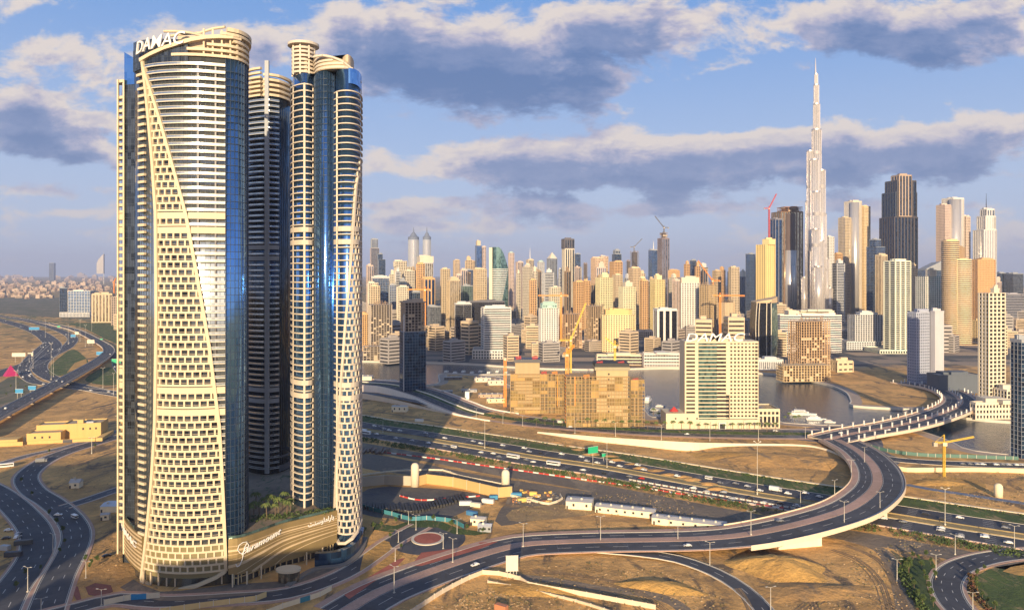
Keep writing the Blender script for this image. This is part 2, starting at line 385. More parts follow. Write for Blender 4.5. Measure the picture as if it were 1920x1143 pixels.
def balcony(parent, line, z, o1, h=1.15, name='balcony', mat=None, z_slab=.45, rail=True):
    b = MB(); b.strip(line, z-z_slab, z, -.3, o1); b.strip(line, z+.02, z+h, o1-.13, o1-.02, 1)
    b.strip(line, z+h, z+h+.16, o1-.2, o1+.02)
    return b.build(name, [mat or M_CL, M_RAIL], parent)
M_CL4 = wall((.58, .53, .43), .6, .1)
M_RAIL = glass('hero', (1.6, 1.6, 50), .2)
def zf(py, D=362.0): return ZA(py, D)

# ---- tower with the diamond-shaped grid front ----
T1 = thing('residential_tower', 'tallest glass tower with cream diagonal ribs, punched grid front and letters on its crown', 'skyscraper', (-165, 378, 0))
front = curve([(-194.5, 375), (-187, 368.2), (-177, 362.8), (-165, 360.3), (-154, 360.9), (-142.6, 364.2)])
side = curve([(-142.6, 364.2), (-138.4, 367.6), (-136.6, 374), (-137.5, 381), (-141, 389)])
back = curve([(-141, 389), (-150, 396), (-165, 399), (-184, 397), (-195, 389), (-197, 382), (-194.5, 375)])
plan1 = front+side[1:]+back[1:-1]
ZT1 = 262.0
b = MB(); b.prism(shrink(plan1, -.9), 0, ZT1); b.build('glass_curtain_wall', M_HG, T1, True)
b = MB(); b.strip(side, 12, ZT1-.2, -.85, -.05); b.build('blue_glass_corner', M_HB, T1, True)
b = MB(); mullions(b, side, 12, ZT1, 2.2); 
for k in range(4, 72): b.strip(side, k*FH, k*FH+.22, -.1, .04)
b.build('corner_mullion_grid', M_MULL, T1)
b = MB(); mullions(b, shrink(plan1, -.88), 14, 258, 2.2, True, .07)
b.build('curtain_wall_mullion', M_MULL, T1)
LR = [(100, 267), (160, 274), (200, 278), (300, 287), (400, 293.5), (600, 295), (800, 292), (900, 286), (1000, 277), (1095, 266)]
DG = [(108, 268.5), (133, 273), (225, 301), (400, 349), (522, 371), (645, 392), (800, 411.5), (900, 417), (1075, 424.5)]
def u_of(tab, z):
    py = CY-(z-CAMZ)*F/364.0; return px_u(front, interp(tab, py))
floors = [6+FH*k for k in range(0, 71)]
THICK = {}
M_DW = wall((.045, .042, .04), .5)
grid = MB(); row = 0
for z in floors:
    if z < 21: continue
    ul, ud = u_of(LR, z+1.8)+.012, u_of(DG, z+1.8)-.008
    thick = (93 < z+CAMZ*0 < 97.2) or (84 < z < 87.5) or (172 < z < 175.5) or (180 < z < 183.5)
    if ud-ul > .03:
        ln = sub(front, ul, ud)
        grid.strip(ln, z-.52, z+.52 if not thick else z+2.6, -.9, .30)
        L = (ud-ul)*52; pitch = 3.38 if row % 2 == 0 else 3.38; off = .0 if row % 2 == 0 else 1.4
        s = off
        while s < L and not thick:
            p = at_u(front, ul+s/52); q = at_u(front, min(1, ul+s/52+.004)); l = hypot(q[0]-p[0], q[1]-p[1]) or 1; u = ((q[0]-p[0])/l, (q[1]-p[1])/l)
            grid.obox((p[0]+u[1]*-.22, p[1]+u[0]*.22), u, .85, 1.0, z+.52, z+FH-.52); s += pitch
        if not thick: grid.strip(ln, z+1.15, z+1.28, -.35, -.2)
    elif ud-ul > .004:
        grid.strip(sub(front, ul, ud), z-.5, z+.5, -.9, .30)
    row += 1
for k in range(0, 6):                                    # shallow blind coffers of the lowest storeys
    z = 1.4+0.2+3.3*k+2
    ul, ud = u_of(LR, z)+.012, u_of(DG, z)-.008; ln = sub(front, ul, ud); L = (ud-ul)*52
    if z < 4+ 0: continue
    grid.strip(ln, z, z+.9, -.9, .30); s = 0 if k % 2 else 1.5
    while s < L:
        p = at_u(front, ul+s/52); q = at_u(front, min(1, ul+s/52+.004)); l = hypot(q[0]-p[0], q[1]-p[1]) or 1; u = ((q[0]-p[0])/l, (q[1]-p[1])/l)
        grid.obox((p[0]-u[1]*.22, p[1]+u[0]*.22), u, .8, 1.0, z+.9, z+3.3); s += 3.38
grid.build('window_grille', M_CL, T1)
vs = []; zz_ = [22+4*k for k in range(58)]
for z in zz_:
    a_, c_ = u_of(LR, z), max(u_of(LR, z)+.002, u_of(DG, z)-.01)
    for j in range(9):
        u = a_+(c_-a_)*j/8; p = at_u(front, u); q = at_u(front, min(1, u+.01)); l = hypot(q[0]-p[0], q[1]-p[1]) or 1; tx, ty = (q[0]-p[0])/l, (q[1]-p[1])/l; vs.append((p[0]-ty*.62, p[1]+tx*.62, z))
b = MB(); b.add(vs, [(i*9+j, i*9+j+1, i*9+j+10, i*9+j+9) for i in range(len(zz_)-1) for j in range(8)]); b.build('recessed_glazing', glass('dark', (3.4, 3.4, 3.6), .12), T1)
b = MB(); ul, ud = u_of(LR, 11)+.01, u_of(DG, 11)-.01; b.strip(sub(front, ul, ud), 4.5, 20.5, -.8, -.28); b.build('gold_lower_cladding', M_G1 if 'M_G1' in globals() else wall((.20, .165, .08), .5), T1)
rb = MB(); ribbon3(rb, front, [(u_of(LR, z), z) for z in [1.5+8*k for k in range(33)]+[ZA(108, 364)]], 1.7, -.6, .95)
rb.build('edge_rib', M_CL, T1)
rb = MB(); ribbon3(rb, front, [(u_of(DG, z), z) for z in [7+8*k for k in range(32)]+[ZA(125, 364)]], 1.55, -.6, 1.05)
rb.build('diagonal_rib', M_CL, T1)
rb = MB(); ribbon3(rb, front, [(px_u(front, px), ZA(py, 362)) for px, py in ((266, 1096), (290, 1104), (330, 1103), (370, 1094), (405, 1082), (428, 1072))], 1.7, -.6, 1.1)
rb.build('base_rib', M_CL, T1)
for i, z in enumerate(floors):
    if z < 13: continue
    ud = u_of(DG, z)+.012; thick = (93 < z < 97.2) or (84 < z < 87.5) or (172 < z < 175.5) or (180 < z < 183.5)
    if thick:
        b = MB(); b.strip(sub(front, ud, .995), z-.6, z+2.6, -.5, .45); b.build('spandrel_band', M_CL, T1); continue
    if ud < .985: balcony(T1, sub(front, ud, .995), z, .55, .95, mat=M_CL4)
b = MB()
for z in floors:                                        # dark piers between the flats behind the balconies
    if z < 13 or z > 256: continue
    for px, w in ((371, 1.0), (404, .8)):
        u = px_u(front, px)
        if u > u_of(DG, z)+.03: p = at_u(front, u); b.obox((p[0], p[1]+.35), (1, .1), w, .8, z+.2, z+FH-.6)
b.build('balcony_pier_grille', M_DARKM, T1)
b = MB()
ur = px_u(front, 276)
for z in floors:
    if z < 24 or z > 256: continue
    e = min(u_of(LR, z)-.02, px_u(front, 273))
    if e > .02: b.strip(sub(front, max(0, e-.10), e), z-.25, z+1.0, -.4, .9)
b.build('side_balcony_grille', M_CL, T1)
b = MB(); b.strip(sub(front, 0, .12), 22, 258, -.80, -.66); b.build('dark_glass_return', M_HK, T1, True)
# crown: sign wall, louvre drum and the long swooping rib
b = MB(); sw = sub(front, .0, px_u(front, 352)); b.strip(sw, 240, 269, -1.6, -.2, 0, zf=lambda i: (258, 273.2-3.5*i/len(sw))); b.build('sign_wall', M_HK, T1)
b = MB(); mullions(b, sw, 258, 269, 1.9, False, .07, -.15)
for k in range(4): b.strip(sw, 259+3*k, 259.15+3*k, -.25, -.1)
b.build('sign_wall_mullion', M_MULL, T1)
drum = sub(front, px_u(front, 322), 1)[:-1]+side+curve([(-141, 389), (-152, 393), (-164, 392)])[1:]
for k, (a, z0) in enumerate(((0.0, 262.1), (.10, 264.9), (.22, 267.6), (.38, 270.4), (.30, 273.3))):
    ln = sub(drum, a, 1); b = MB(); b.strip(ln, z0, z0+1.35, -2.2, .5 if k < 4 else 1.5); b.build('crown_ring', M_CL, T1)
b = MB(); b.strip(sub(drum, .34, .52), 275.4, 277.0, -2.2, 1.4, zf=lambda i: (275.2, 277.2)); b.strip(sub(drum, .40, 1), 275.2, 277.0, -2, 1.6); b.build('crown_cap', M_CL, T1)
b = MB(); mullions(b, sub(drum, .2, 1), 262, 276, 4.2, False, .4, -.9); b.build('crown_pier_grille', M_CL, T1)
b = MB(); b.prism(shrink(ccw([p for p in drum]), -3.0), 262, 273, 0, None, True); b.build('plant_room', wall((.52, .42, .30)), T1)
rb = MB(); ribbon3(rb, front+side[1:5], [(px_u(front+side[1:5], px), ZA(py, D)) for px, py, D in ((266, 112, 366), (285, 103, 364), (310, 93, 363), (335, 85, 362), (360, 77.5, 362), (385, 73, 363), (410, 72, 365), (435, 73, 368), (452, 76, 371))], 1.8, -.9, 1.5)
rb.build('swooping_rib', M_CL, T1)
for pts in ([(308, 59, 385), (330, 59, 382), (355, 61.5, 378), (375, 66, 374), (395, 72, 370)], [(318, 68, 385), (345, 64, 382), (375, 62, 380), (400, 54, 378), (422, 51, 376)]):
    q = [(XA(px, D), D, ZA(py, D)) for px, py, D in pts]; b = MB()
    for p, r in zip(q, q[1:]): b.bar(p, r, .75, 0, 6)
    b.build('roof_rib', M_CL, T1)
def on_arc(line, u0, u1, z0, z1, o):
    def f(t, y, dpt):
        u = u0+(u1-u0)*t; p = at_u(line, u); q = at_u(line, u+.01); l = hypot(q[0]-p[0], q[1]-p[1]); tx, ty = (q[0]-p[0])/l, (q[1]-p[1])/l
        return (p[0]+ty*(o+dpt), p[1]-tx*(o+dpt), z0+(z1-z0)*t+y)
    return f
text_mesh('DAMAC', 8.8, .8, M_WHITE, 'sign_lettering', T1, on_arc(front, px_u(front, 262)-.0, px_u(front, 350), ZA(99, 364), ZA(88, 364), 1.2), .22, .035)

# ---- rear middle tower, in the shade of the others ----
T2 = thing('residential_tower', 'shaded glass tower with a cream vertical fin, standing between the two sunlit towers', 'skyscraper', (-152, 500, 23))
pl2f = curve([(XA(452, 486), 492), (XA(468, 482), 484), (XA(498, 478), 479), (XA(522, 482), 483)]); pl2s = curve([(XA(522, 482), 483), (XA(534, 488), 489), (XA(545, 497), 498), (XA(549, 510), 512)])
plan2 = pl2f+pl2s[1:]+curve([(XA(549, 510), 512), (-160, 528), (-178, 520), (XA(452, 486), 492)])[1:-1]
M_SC = wall((.36, .38, .40))  # cream with the rear tower's shade put into a grey tone
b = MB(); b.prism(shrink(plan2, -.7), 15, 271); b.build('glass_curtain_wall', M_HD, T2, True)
for k in range(68):
    z = 27+FH*k
    if k in (12, 14, 38, 40):
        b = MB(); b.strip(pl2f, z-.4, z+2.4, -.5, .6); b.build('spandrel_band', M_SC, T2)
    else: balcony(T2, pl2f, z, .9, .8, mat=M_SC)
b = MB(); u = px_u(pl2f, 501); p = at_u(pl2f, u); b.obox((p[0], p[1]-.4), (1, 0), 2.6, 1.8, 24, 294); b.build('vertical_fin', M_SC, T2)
b = MB(); b.strip(pl2s, 24, 28, -.3, .5); b.strip(pl2s, 33, 34, -.3, .5); mullions(b, pl2s, 24, 264, 2.4); b.build('mullion_grid', M_MULL, T2)
for k in range(7):
    z = 271.2+2.95*k; b = MB(); b.strip(sub(pl2f, 0, .62), z, z+1.4, -1.4, .7, zf=lambda i: (z, z+1.4)); b.build('crown_ring', M_CL, T2)
for k in range(5):
    z = 271.2+3.3*k; b = MB(); b.strip(sub(pl2f, .68, 1)+pl2s[1:], z, z+1.6, -1.6, .5); b.build('crown_ring', M_CL, T2)
b = MB(); b.prism(shrink(plan2, -3), 271, 284); b.build('plant_room', wall((.48, .40, .30)), T2)

# ---- tower with the tall round bay ----
M_CL3 = wall((.56, .49, .40), .7, .10)
T3 = thing('residential_tower', 'blue glass tower with a tall round cream banded bay and curved grid side', 'skyscraper', (-108, 425, 23))
bay = curve([(XA(546, 431), 431), (XA(549, 421), 420), (XA(558, 414), 414), (XA(571, 411.5), 411.5), (XA(583, 414), 414), (XA(589, 419), 419)])
mid = curve([(XA(589, 419), 419), (XA(592, 414), 414), (XA(601, 410), 410), (XA(613, 409), 409), (XA(622, 412), 411.5), (XA(628, 415), 415)])
rgt = curve([(XA(626.5, 409), 410), (XA(636, 405), 405), (XA(650, 403.5), 403.5), (XA(663, 405.5), 405.5), (XA(673, 411), 411), (XA(678, 420), 420), (XA(678.5, 430), 430)])
pl3 = bay[:-1]+mid+rgt+[(-92, 445), (-112, 450), (-134.8, 441)]
b = MB(); b.prism(shrink(pl3, -.8), 6, 268); b.build('glass_curtain_wall', M_HB, T3, True)
b = MB(); b.strip(mid, 22, 268.4, -.7, -.02); b.build('blue_glass_drum', M_HB, T3, True)
b = MB(); mullions(b, mid, 22, 268, 1.9, False, .06, .05)
for k in range(6, 74): b.strip(mid, k*FH+1, k*FH+1.18, -.05, .07)
b.build('drum_mullion_grid', M_MULL, T3)
b = MB(); b.prism(shrink(bay, -1.6)+[(-113, 424), (-127, 432)], 23, 268.3); b.build('bay_glazing', glass('grey', (1.6, 1.6, 3.6), .12), T3, True)
b = MB()
for px, w_ in ((550, .5), (571, 1.1), (587, .6)): p = at_u(bay, px_u(bay, px)); b.obox((p[0], p[1]+.3), (1, 0), w_, 1.4, 23, 262)
b.build('bay_pier_grille', M_CL3, T3)
for k in range(66):
    z = 27.5+FH*k
    if k in (16, 18, 40, 42):
        for ln in (bay, sub(rgt, 0, .5)):
            b = MB(); b.strip(ln, z-.5, z+2.3, -.6, .55); b.build('spandrel_band', M_CL3, T3)
        continue
    b = MB(); b.strip(bay, z-.32, z+.32, -.6, .55); b.build('balcony', M_CL3, T3)
# right face: slab bands giving way to the brick-staggered grid beyond the diagonal rib
DG3 = [(280, 679), (350, 667), (420, 662), (520, 655), (620, 647), (720, 640), (800, 635), (900, 630), (1010, 626)]
grid = MB(); bands = []
for k in range(72):
    z = 11+FH*k
    if z > 258: break
    py = CY-(z-CAMZ)*F/406.0; ud = px_u(rgt, interp(DG3, py)) if py > 300 else 1.0
    if ud > .04:
        b = MB(); b.strip(sub(rgt, 0, max(.05, ud-.01)), z-.30, z+.30, -.6, .5); b.build('balcony', M_CL3, T3) if k % 2 or True else None
    if ud < .96:
        ln = sub(rgt, ud+.01, .995); grid.strip(ln, z-.45, z+.45, -.7, .25); L = (.99-ud)*33; s = 0 if k % 2 else 1.5
        while s < L:
            p = at_u(rgt, ud+.012+s/33); q = at_u(rgt, min(1, ud+.02+s/33)); l = hypot(q[0]-p[0], q[1]-p[1]) or 1; u = ((q[0]-p[0])/l, (q[1]-p[1])/l)
            grid.obox((p[0]-u[1]*.25, p[1]+u[0]*.25), u, .8, .9, z+.45, z+FH-.45); s += 2.9
grid.build('window_grille', M_CL3, T3)
rb = MB(); ribbon3(rb, rgt, [(px_u(rgt, interp(DG3, py)), ZA(py, 406)) for py in range(330, 1020, 20)], 1.3, -.6, .8); rb.build('diagonal_rib', M_CL3, T3)
rb = MB(); ribbon3(rb, rgt, [(px_u(rgt, px), ZA(py, 407)) for px, py in ((627, 1008), (636, 1015), (648, 1013), (660, 1006), (670, 997), (677, 985))], 1.5, -.6, .8); rb.build('base_rib', M_CL3, T3)
b = MB(); c = at_u(rgt, .10); b.obox((c[0], c[1]-.3), (1, 0), .9, .7, 12, 256); b.build('pier', M_CL3, T3)
cx3, cy3 = XA(569, 421), 421.0
for k in range(7): b = MB(); b.strip(oval(cx3, cy3, 6.6, 6.6, 28), 269+2.3*k, 270.2+2.3*k, -1.2, .0, closed=True); b.build('crown_ring', M_CL3, T3)
b = MB(); b.strip(oval(cx3, cy3, 6.6, 6.6, 28), 285.2, 286.6, -2.5, 2.2, closed=True); b.build('crown_cap', M_CL3, T3)
b = MB(); b.prism(oval(cx3, cy3, 4.6, 4.6, 20), 268, 285); b.build('crown_core', wall((.55, .45, .32)), T3)
b = MB()
for t in range(8): b.obox((cx3+6.3*cos(t*pi/4), cy3+6.3*sin(t*pi/4)), (1, 0), .9, .9, 268, 285.2)
b.build('crown_pier_grille', M_CL3, T3)
cr = curve([(XA(588, 420), 421), (XA(594, 412), 412.5), (XA(606, 408), 408.2), (XA(624, 406), 406), (XA(645, 406), 406), (XA(662, 410), 409.5)])
for k in range(5): ln = sub(cr, 0, 1-.17*k); b = MB(); b.strip(ln, 268.9+1.95*k, 270.1+1.95*k, -2, .25+.2*k, zf=lambda i: (268.9+1.95*k, 270.1+1.95*k)); b.build('crown_ring', M_CL3, T3)
b = MB(); b.prism(ccw(sub(cr, 0, .9)+[(XA(655, 425), 428), (XA(600, 425), 430)]), 268.5, 269.0, 0, lambda p: 277-max(0, p[0]+104)*.35); b.build('crown_backing', wall((.42, .34, .22)), T3)
b = MB(); b.prism(shrink(pl3, -4.5), 268, 277); b.build('plant_room', wall((.52, .42, .30)), T3)
q = [(XA(px, D), D, ZA(py, D)) for px, py, D in ((588, 107, 407), (605, 104, 405), (625, 108, 405), (645, 117, 406), (660, 130, 408), (670, 142, 412), (676, 155, 418))]; b = MB()
for p, r in zip(q, q[1:]): b.bar(p, r, .75, 0, 6)
b.build('swooping_rib', M_CL3, T3)
b = MB(); b.strip(sub(rgt, .3, 1), 260, 268.4, -.6, -.1); b.build('blue_glass_top', M_HB, T3)

# ---- tower seen edge-on ----
T4 = thing('residential_tower', 'dark blue edge-on tower with a sloping glass peak and a thin strip of cream balconies', 'skyscraper', (-208, 400, 0))
e1 = [(XA(233, 392), 392), (XA(262, 388), 390)]
pl4 = [(XA(222, 392), 396), (XA(228, 390), 391), e1[0], e1[1], (-192, 412), (-212, 428), (XA(221, 415), 418)]
b = MB(); b.prism(pl4, 0, 256); b.build('glass_curtain_wall', M_HK, T4)
b = MB(); b.prism([e1[0], e1[1], (-193, 404), (-207, 408)], 256, 270, 0, lambda p: 273.5-(p[0]-e1[0][0])*.75); b.build('glass_peak', M_HB, T4)
b = MB(); mullions(b, e1, 0, 256, 1.6, False, .06, .06)
for k in range(71): b.strip(e1, k*FH+1, k*FH+1.25, -.05, .08)
b.build('mullion_grid', M_MULL, T4)
st = [(XA(220.5, 394), 397), (XA(223, 391), 392), (XA(232, 391), 391)]
for k in range(64):
    z = 22+FH*k; b = MB(); b.strip(st, z-.45, z+(1.0 if k not in (20, 22, 43, 45) else 2.8), -.6, .5); b.build('balcony', M_CL, T4)
b = MB()
for px in (221, 232): b.obox((XA(px, 391), 391.2), (1, 0), .8, 1.0, 5, 258.5)
b.strip(st, 257, 258.5, -.8, .6); b.build('strip_frame', M_CL, T4)

# ---- podium ----
PD = thing('podium', 'gold clad curved podium at the foot of the four towers, with white script lettering', 'podium', (-150, 420, 0))
pwall = curve([(XA(428, 361.5), 361.5), (XA(445, 362.5), 362.5), (XA(462, 365.5), 365.5), (XA(495, 374), 374), (XA(530, 384), 384), (XA(565, 391), 391), (XA(600, 398), 398), (XA(632, 405.5), 405.5)])
lwall = curve([(XA(228, 418), 418), (XA(230, 402), 402), (XA(234, 390), 390), (XA(243, 380.5), 380.5), (XA(254, 372.5), 372.5), (XA(266, 366.3), 366.3)])
pp = lwall+[(-180, 376), (-150, 376)]+pwall+[(-93, 412), (-91, 425), (-92, 445), (-100, 470), (-118, 492), (-150, 505), (-190, 500), (-222, 470), (-226, 440)]
b = MB(); b.prism(shrink(pp, -2.5), 0, 22.6); b.build('podium_core', glass('dark', (3, 3, 4)), PD)
b = MB(); b.prism(shrink(pp, -.9), 22.65, 22.95); b.build('roof_deck', ground('deck_paving', (.20, .16, .12), (.28, .22, .16), (.08, .11, .05), .06, .4, .9, .1), PD)
M_GOLD = wall((.30, .22, .10), .42, .15, .35); M_GOLD2 = wall((.58, .44, .27), .5, .12, .1)
def podclad(line, zb, name):
    b = MB(); b.strip(line, 0, 23.6, -1.2, .0, zf=lambda i: (zb(i/(len(line)-1)), 23.6)); return b.build(name, M_GOLD, PD)
podclad(pwall, lambda t: 6.2-3.0*sin(pi*t), 'gold_cladding'); podclad(lwall, lambda t: 4.5, 'gold_cladding')
n = len(pwall)
for za, zb, wa, wb in ((19.8, 20.6, .3, .3), (17.6, 19.3, 1.1, .5), (15.6, 18.4, .25, .3), (13.0, 17.2, .25, .3), (9.8, 16.0, 1.5, .5), (5.2, 14.4, .3, .3), (1.2, 12.6, 1.7, .4), (-9, 10.6, .5, .3)):
    # moulded stripes fanning over the cladding
    vs = []; fs = []; pts = []
    nr = norms(pwall)
    for i, p in enumerate(pwall):
        t = i/(n-1); c = za+(zb-za)*sin(min(1, t*1.05)*pi/2)**.9; h = wa+(wb-wa)*t; lo = 6.2-3.0*sin(pi*t)+.2
        a0, a1 = max(lo, c-h/2), c+h/2
        if a1 > a0+.1: pts.append((p, nr[i], a0, a1))
    for p, q, a0, a1 in pts:
        for o, z in ((-.1, a0), (.22, a0+.05), (.22, a1-.05), (-.1, a1)): vs.append((p[0]+q[0]*o, p[1]+q[1]*o, z))
    for i in range(len(pts)-1):
        for k in range(4): l = (k+1) % 4; fs.append((4*i+k, 4*i+4+k, 4*i+4+l, 4*i+l))
    b = MB(); b.add(vs, fs); b.build('cladding_stripe', M_GOLD2, PD)
b = MB()
for z in range(6, 23, 2): b.strip(lwall, z, z+.9, -.1, .18)
b.build('cladding_stripe', M_GOLD2, PD)
b = MB(); b.strip(pwall, 23.65, 24.9, -.9, -.82); b.strip(lwall, 23.65, 24.9, -.9, -.82); b.build('glass_balustrade', glass('green'), PD)
b = MB(); b.strip(shrink(pwall, -2.4), .3, 6.5, -.1, .05); b.build('lobby_glazing', glass('win', (2.5, 2.5, 3.2)), PD)
b = MB(); mullions(b, shrink(pwall, -2.1), .3, 7, 3.4, False, .22, .1); b.strip(shrink(pwall, -2.1), 3.3, 3.7, -.1, .2); b.build('lobby_frame', wall((.60, .47, .26)), PD)
for px, D in ((436, 361), (463, 364.5), (490, 371), (575, 389), (605, 396)):
    x = XA(px, D); b = MB(); b.obox((x, D), (1, 0), .6, .6, 0, 6.5); b.build('column', M_CL, PD)
b = MB(); b.prism(oval(XA(541, 368), 368, 6.2, 4.6, 26), 5.6, 6.6); b.build('entrance_canopy', M_CL, PD)
b = MB(); b.prism(oval(XA(541, 368), 368.6, 5.4, 4.0, 26), .3, 5.6); b.build('entrance_drum', glass('gold', (1.5, 1.5, 3)), PD)
b = MB(); b.strip(curve([(XA(590, 386), 386), (XA(615, 387), 387), (XA(640, 390), 390), (XA(662, 398), 398), (XA(678, 412), 411), (XA(684, 428), 427)]), .2, 7.0, -3, 0); b.build('base_glazing', glass('navy'), PD)
b = MB(); b.strip(curve([(XA(545, 362), 361), (XA(590, 380), 380), (XA(640, 385), 385), (XA(664, 393), 393), (XA(682, 408), 407), (XA(690, 428), 427)]), .05, 1.1, -3, 0); b.build('plinth', wall((.20, .18, .16)), PD)
b = MB(); b.strip(curve([(XA(268, 364), 366), (XA(300, 360), 363), (XA(350, 360), 362.5), (XA(430, 368), 366)]), .2, 6.5, -1.2, -.6); b.build('base_glazing', glass('gold', (3, 3, 3)), PD)
b = MB(); mullions(b, curve([(XA(268, 364), 365), (XA(300, 360), 362.6), (XA(350, 360), 362), (XA(430, 368), 365.6)]), .2, 6.5, 4.4, False, .35, .2); b.build('base_frame', wall((.5, .4, .28)), PD)
def on_wall(line, u0, u1, z0, z1): return on_arc(line, u0, u1, z0, z1, .35)
text_mesh('Paramount', 4.2, .5, M_WHITE, 'script_lettering', PD, on_wall(pwall, px_u(pwall, 452), px_u(pwall, 526), 15.2, 19.0), .45, .01)
# the flourish of the big initial
b = MB(); o3 = [(at_u(pwall, px_u(pwall, px)), z) for px, z in ((442, 11.2), (444, 9.8), (449, 10.2), (454, 13), (458, 18.5), (463, 20.4), (466, 19), (464, 16.6), (458, 15.4), (450, 16.2), (445, 18.2), (448, 20.3), (455, 21.2), (463, 20.9))]
for (p, z), (q, z2) in zip(o3, o3[1:]): b.bar((p[0]+.3, p[1]-.5, z), (q[0]+.3, q[1]-.5, z2), .22, 0, 5)
b.build('script_initial', M_WHITE, PD)
text_mesh('\ufe96\ufee8\ufeb4\ufeed\ufe8e\ufee3\ufe8d\ufead\ufe8e\ufe91', 3.6, .4, M_WHITE, 'arabic_lettering', PD, on_wall(pwall, px_u(pwall, 577), px_u(pwall, 625), 18.6, 19.6), 0, .02)
text_mesh('DAMAC', 4.2, .5, M_WHITE, 'sign_lettering', PD, on_arc(lwall, px_u(lwall, 231), px_u(lwall, 259), 18.0, 16.2, .5), .15, .03)
# ---------------- buildings: every one a core of glazing inside a real frame of slabs and piers ----------------
def skin(par, poly, z0, z1, style, wc, gk, fh=3.8, pitch=4.0, pw=1.3, sh=1.3, name='cladding'):
    """style: grid, band, fin, glass, conc (open concrete floors), net (scaffold netting)"""
    wm = wc if not isinstance(wc, tuple) else wall(wc)
    poly = ccw(poly)
    if style == 'solid':
        b = MB(); b.prism(poly, z0, z1); b.build('wall', wm, par); return
    n = max(1, round((z1-z0)/fh)); h = (z1-z0)/n
    if style == 'conc':
        b = MB()
        for k in range(n+1): b.prism(poly, z0+k*h, z0+k*h+.45)
        inner = shrink(poly, -1.2)
        L = 0
        for i, p in enumerate(inner):
            q = inner[(i+1) % len(inner)]; l = hypot(q[0]-p[0], q[1]-p[1]); m = max(1, round(l/pitch))
            for k in range(m):
                t = k/m; b.obox((p[0]+(q[0]-p[0])*t, p[1]+(q[1]-p[1])*t), (1, 0), .9, .9, z0, z1)
        b.build('concrete_frame', wm, par)
        cx = sum(p[0] for p in poly)/len(poly); cy = sum(p[1] for p in poly)/len(poly)
        b = MB(); b.prism([(cx+(p[0]-cx)*.62, cy+(p[1]-cy)*.62) for p in poly], z0, z1); b.build('lift_core', wall((.10, .08, .065)), par)  # dark brown inner box: the interior's shade is put into its colour
        # infill walls and openings part way through the work
        b = MB(); r = random.Random(int(cx*7+z1))
        for i, p in enumerate(inner):
            q = inner[(i+1) % len(inner)]; l = hypot(q[0]-p[0], q[1]-p[1]); m = max(1, round(l/pitch))
            if l < 3: continue
            u = ((q[0]-p[0])/l, (q[1]-p[1])/l)
            for k in range(m):
                for f in range(n):
                    if r.random() < .30 and f < n*.75: t = (k+.5)/m; b.obox((p[0]+(q[0]-p[0])*t, p[1]+(q[1]-p[1])*t), u, l/m-.9, .3, z0+f*h+.45, z0+f*h+h*(.35 if r.random() < .4 else 1))
        b.build('infill_cladding', wall((.50, .40, .28)), par)
        return
    b = MB(); b.prism(shrink(poly, -.35), z0, z1); b.build('glazing', glass(gk, (3.2, 3.2, round(h, 1))) if isinstance(gk, str) else gk, par)
    b = MB()
    if style in ('grid', 'band', 'balc'):
        o = .25 if style == 'grid' else (.5 if style == 'band' else 1.1)
        for k in range(n+1):
            a = z0+k*h-sh/2 if k else z0; e = z0+k*h+sh/2 if k < n else z1
            b.strip(poly, a, e, -.5, o, closed=True)
    elif style == 'glass':
        for k in range(1, n+1): b.strip(poly, z0+k*h-.16, z0+k*h+.16, -.4, .06, closed=True)
        b.strip(poly, z1-1.2, z1, -.5, .1, closed=True)
    if style == 'fin': b.strip(poly, z1-3, z1, -.5, .3, closed=True); b.strip(poly, z0, z0+3, -.5, .3, closed=True)
    if style in ('grid', 'fin', 'glass', 'balc'):
        w_ = pw if style != 'glass' else .22; pp_ = pitch*(1 if style != 'glass' else .9); dpt = .9 if style != 'glass' else .3
        nn = len(poly)
        for i in range(nn):
            p, q = poly[i], poly[(i+1) % nn]; l = hypot(q[0]-p[0], q[1]-p[1])
            if l < .3: continue
            u = ((q[0]-p[0])/l, (q[1]-p[1])/l); m = max(1, round(l/pp_))
            for k in range(m): t = k/m; b.obox((p[0]+u[0]*l*t, p[1]+u[1]*l*t), u, w_, dpt, z0+.02, z1-.03)
    elif style == 'band':
        nn = len(poly)
        for i in range(nn):
            if nn <= 8: p = poly[i]; b.obox(p, (1, 0), 1.4, 1.4, z0, z1-.05)
    b.build(name, wm, par)
def roof(par, poly, z, wc, plant=True, seed=0, rc=None):
    poly = ccw(poly); wm = wc if not isinstance(wc, tuple) else wall(wc)
    b = MB(); b.strip(poly, z, z+1.6, -.6, .3, closed=True); b.build('parapet', wm, par)
    b = MB(); b.prism(shrink(poly, -.5), z+.05, z+.5); b.build('roof', wall(rc or (.36, .32, .27)), par)
    if plant:
        r = random.Random(seed); cx = sum(p[0] for p in poly)/len(poly); cy = sum(p[1] for p in poly)/len(poly)
        w = max(p[0] for p in poly)-min(p[0] for p in poly)
        for k in range(3):
            a = w*r.uniform(.10, .24); x = cx+w*r.uniform(-.2, .2); y = cy+w*r.uniform(-.15, .15)
            b = MB(); b.box(x-a, x+a, y-a*.7, y+a*.7, z+.5, z+.5+r.uniform(2.5, 5.5)); b.build('plant_room', wm, par)
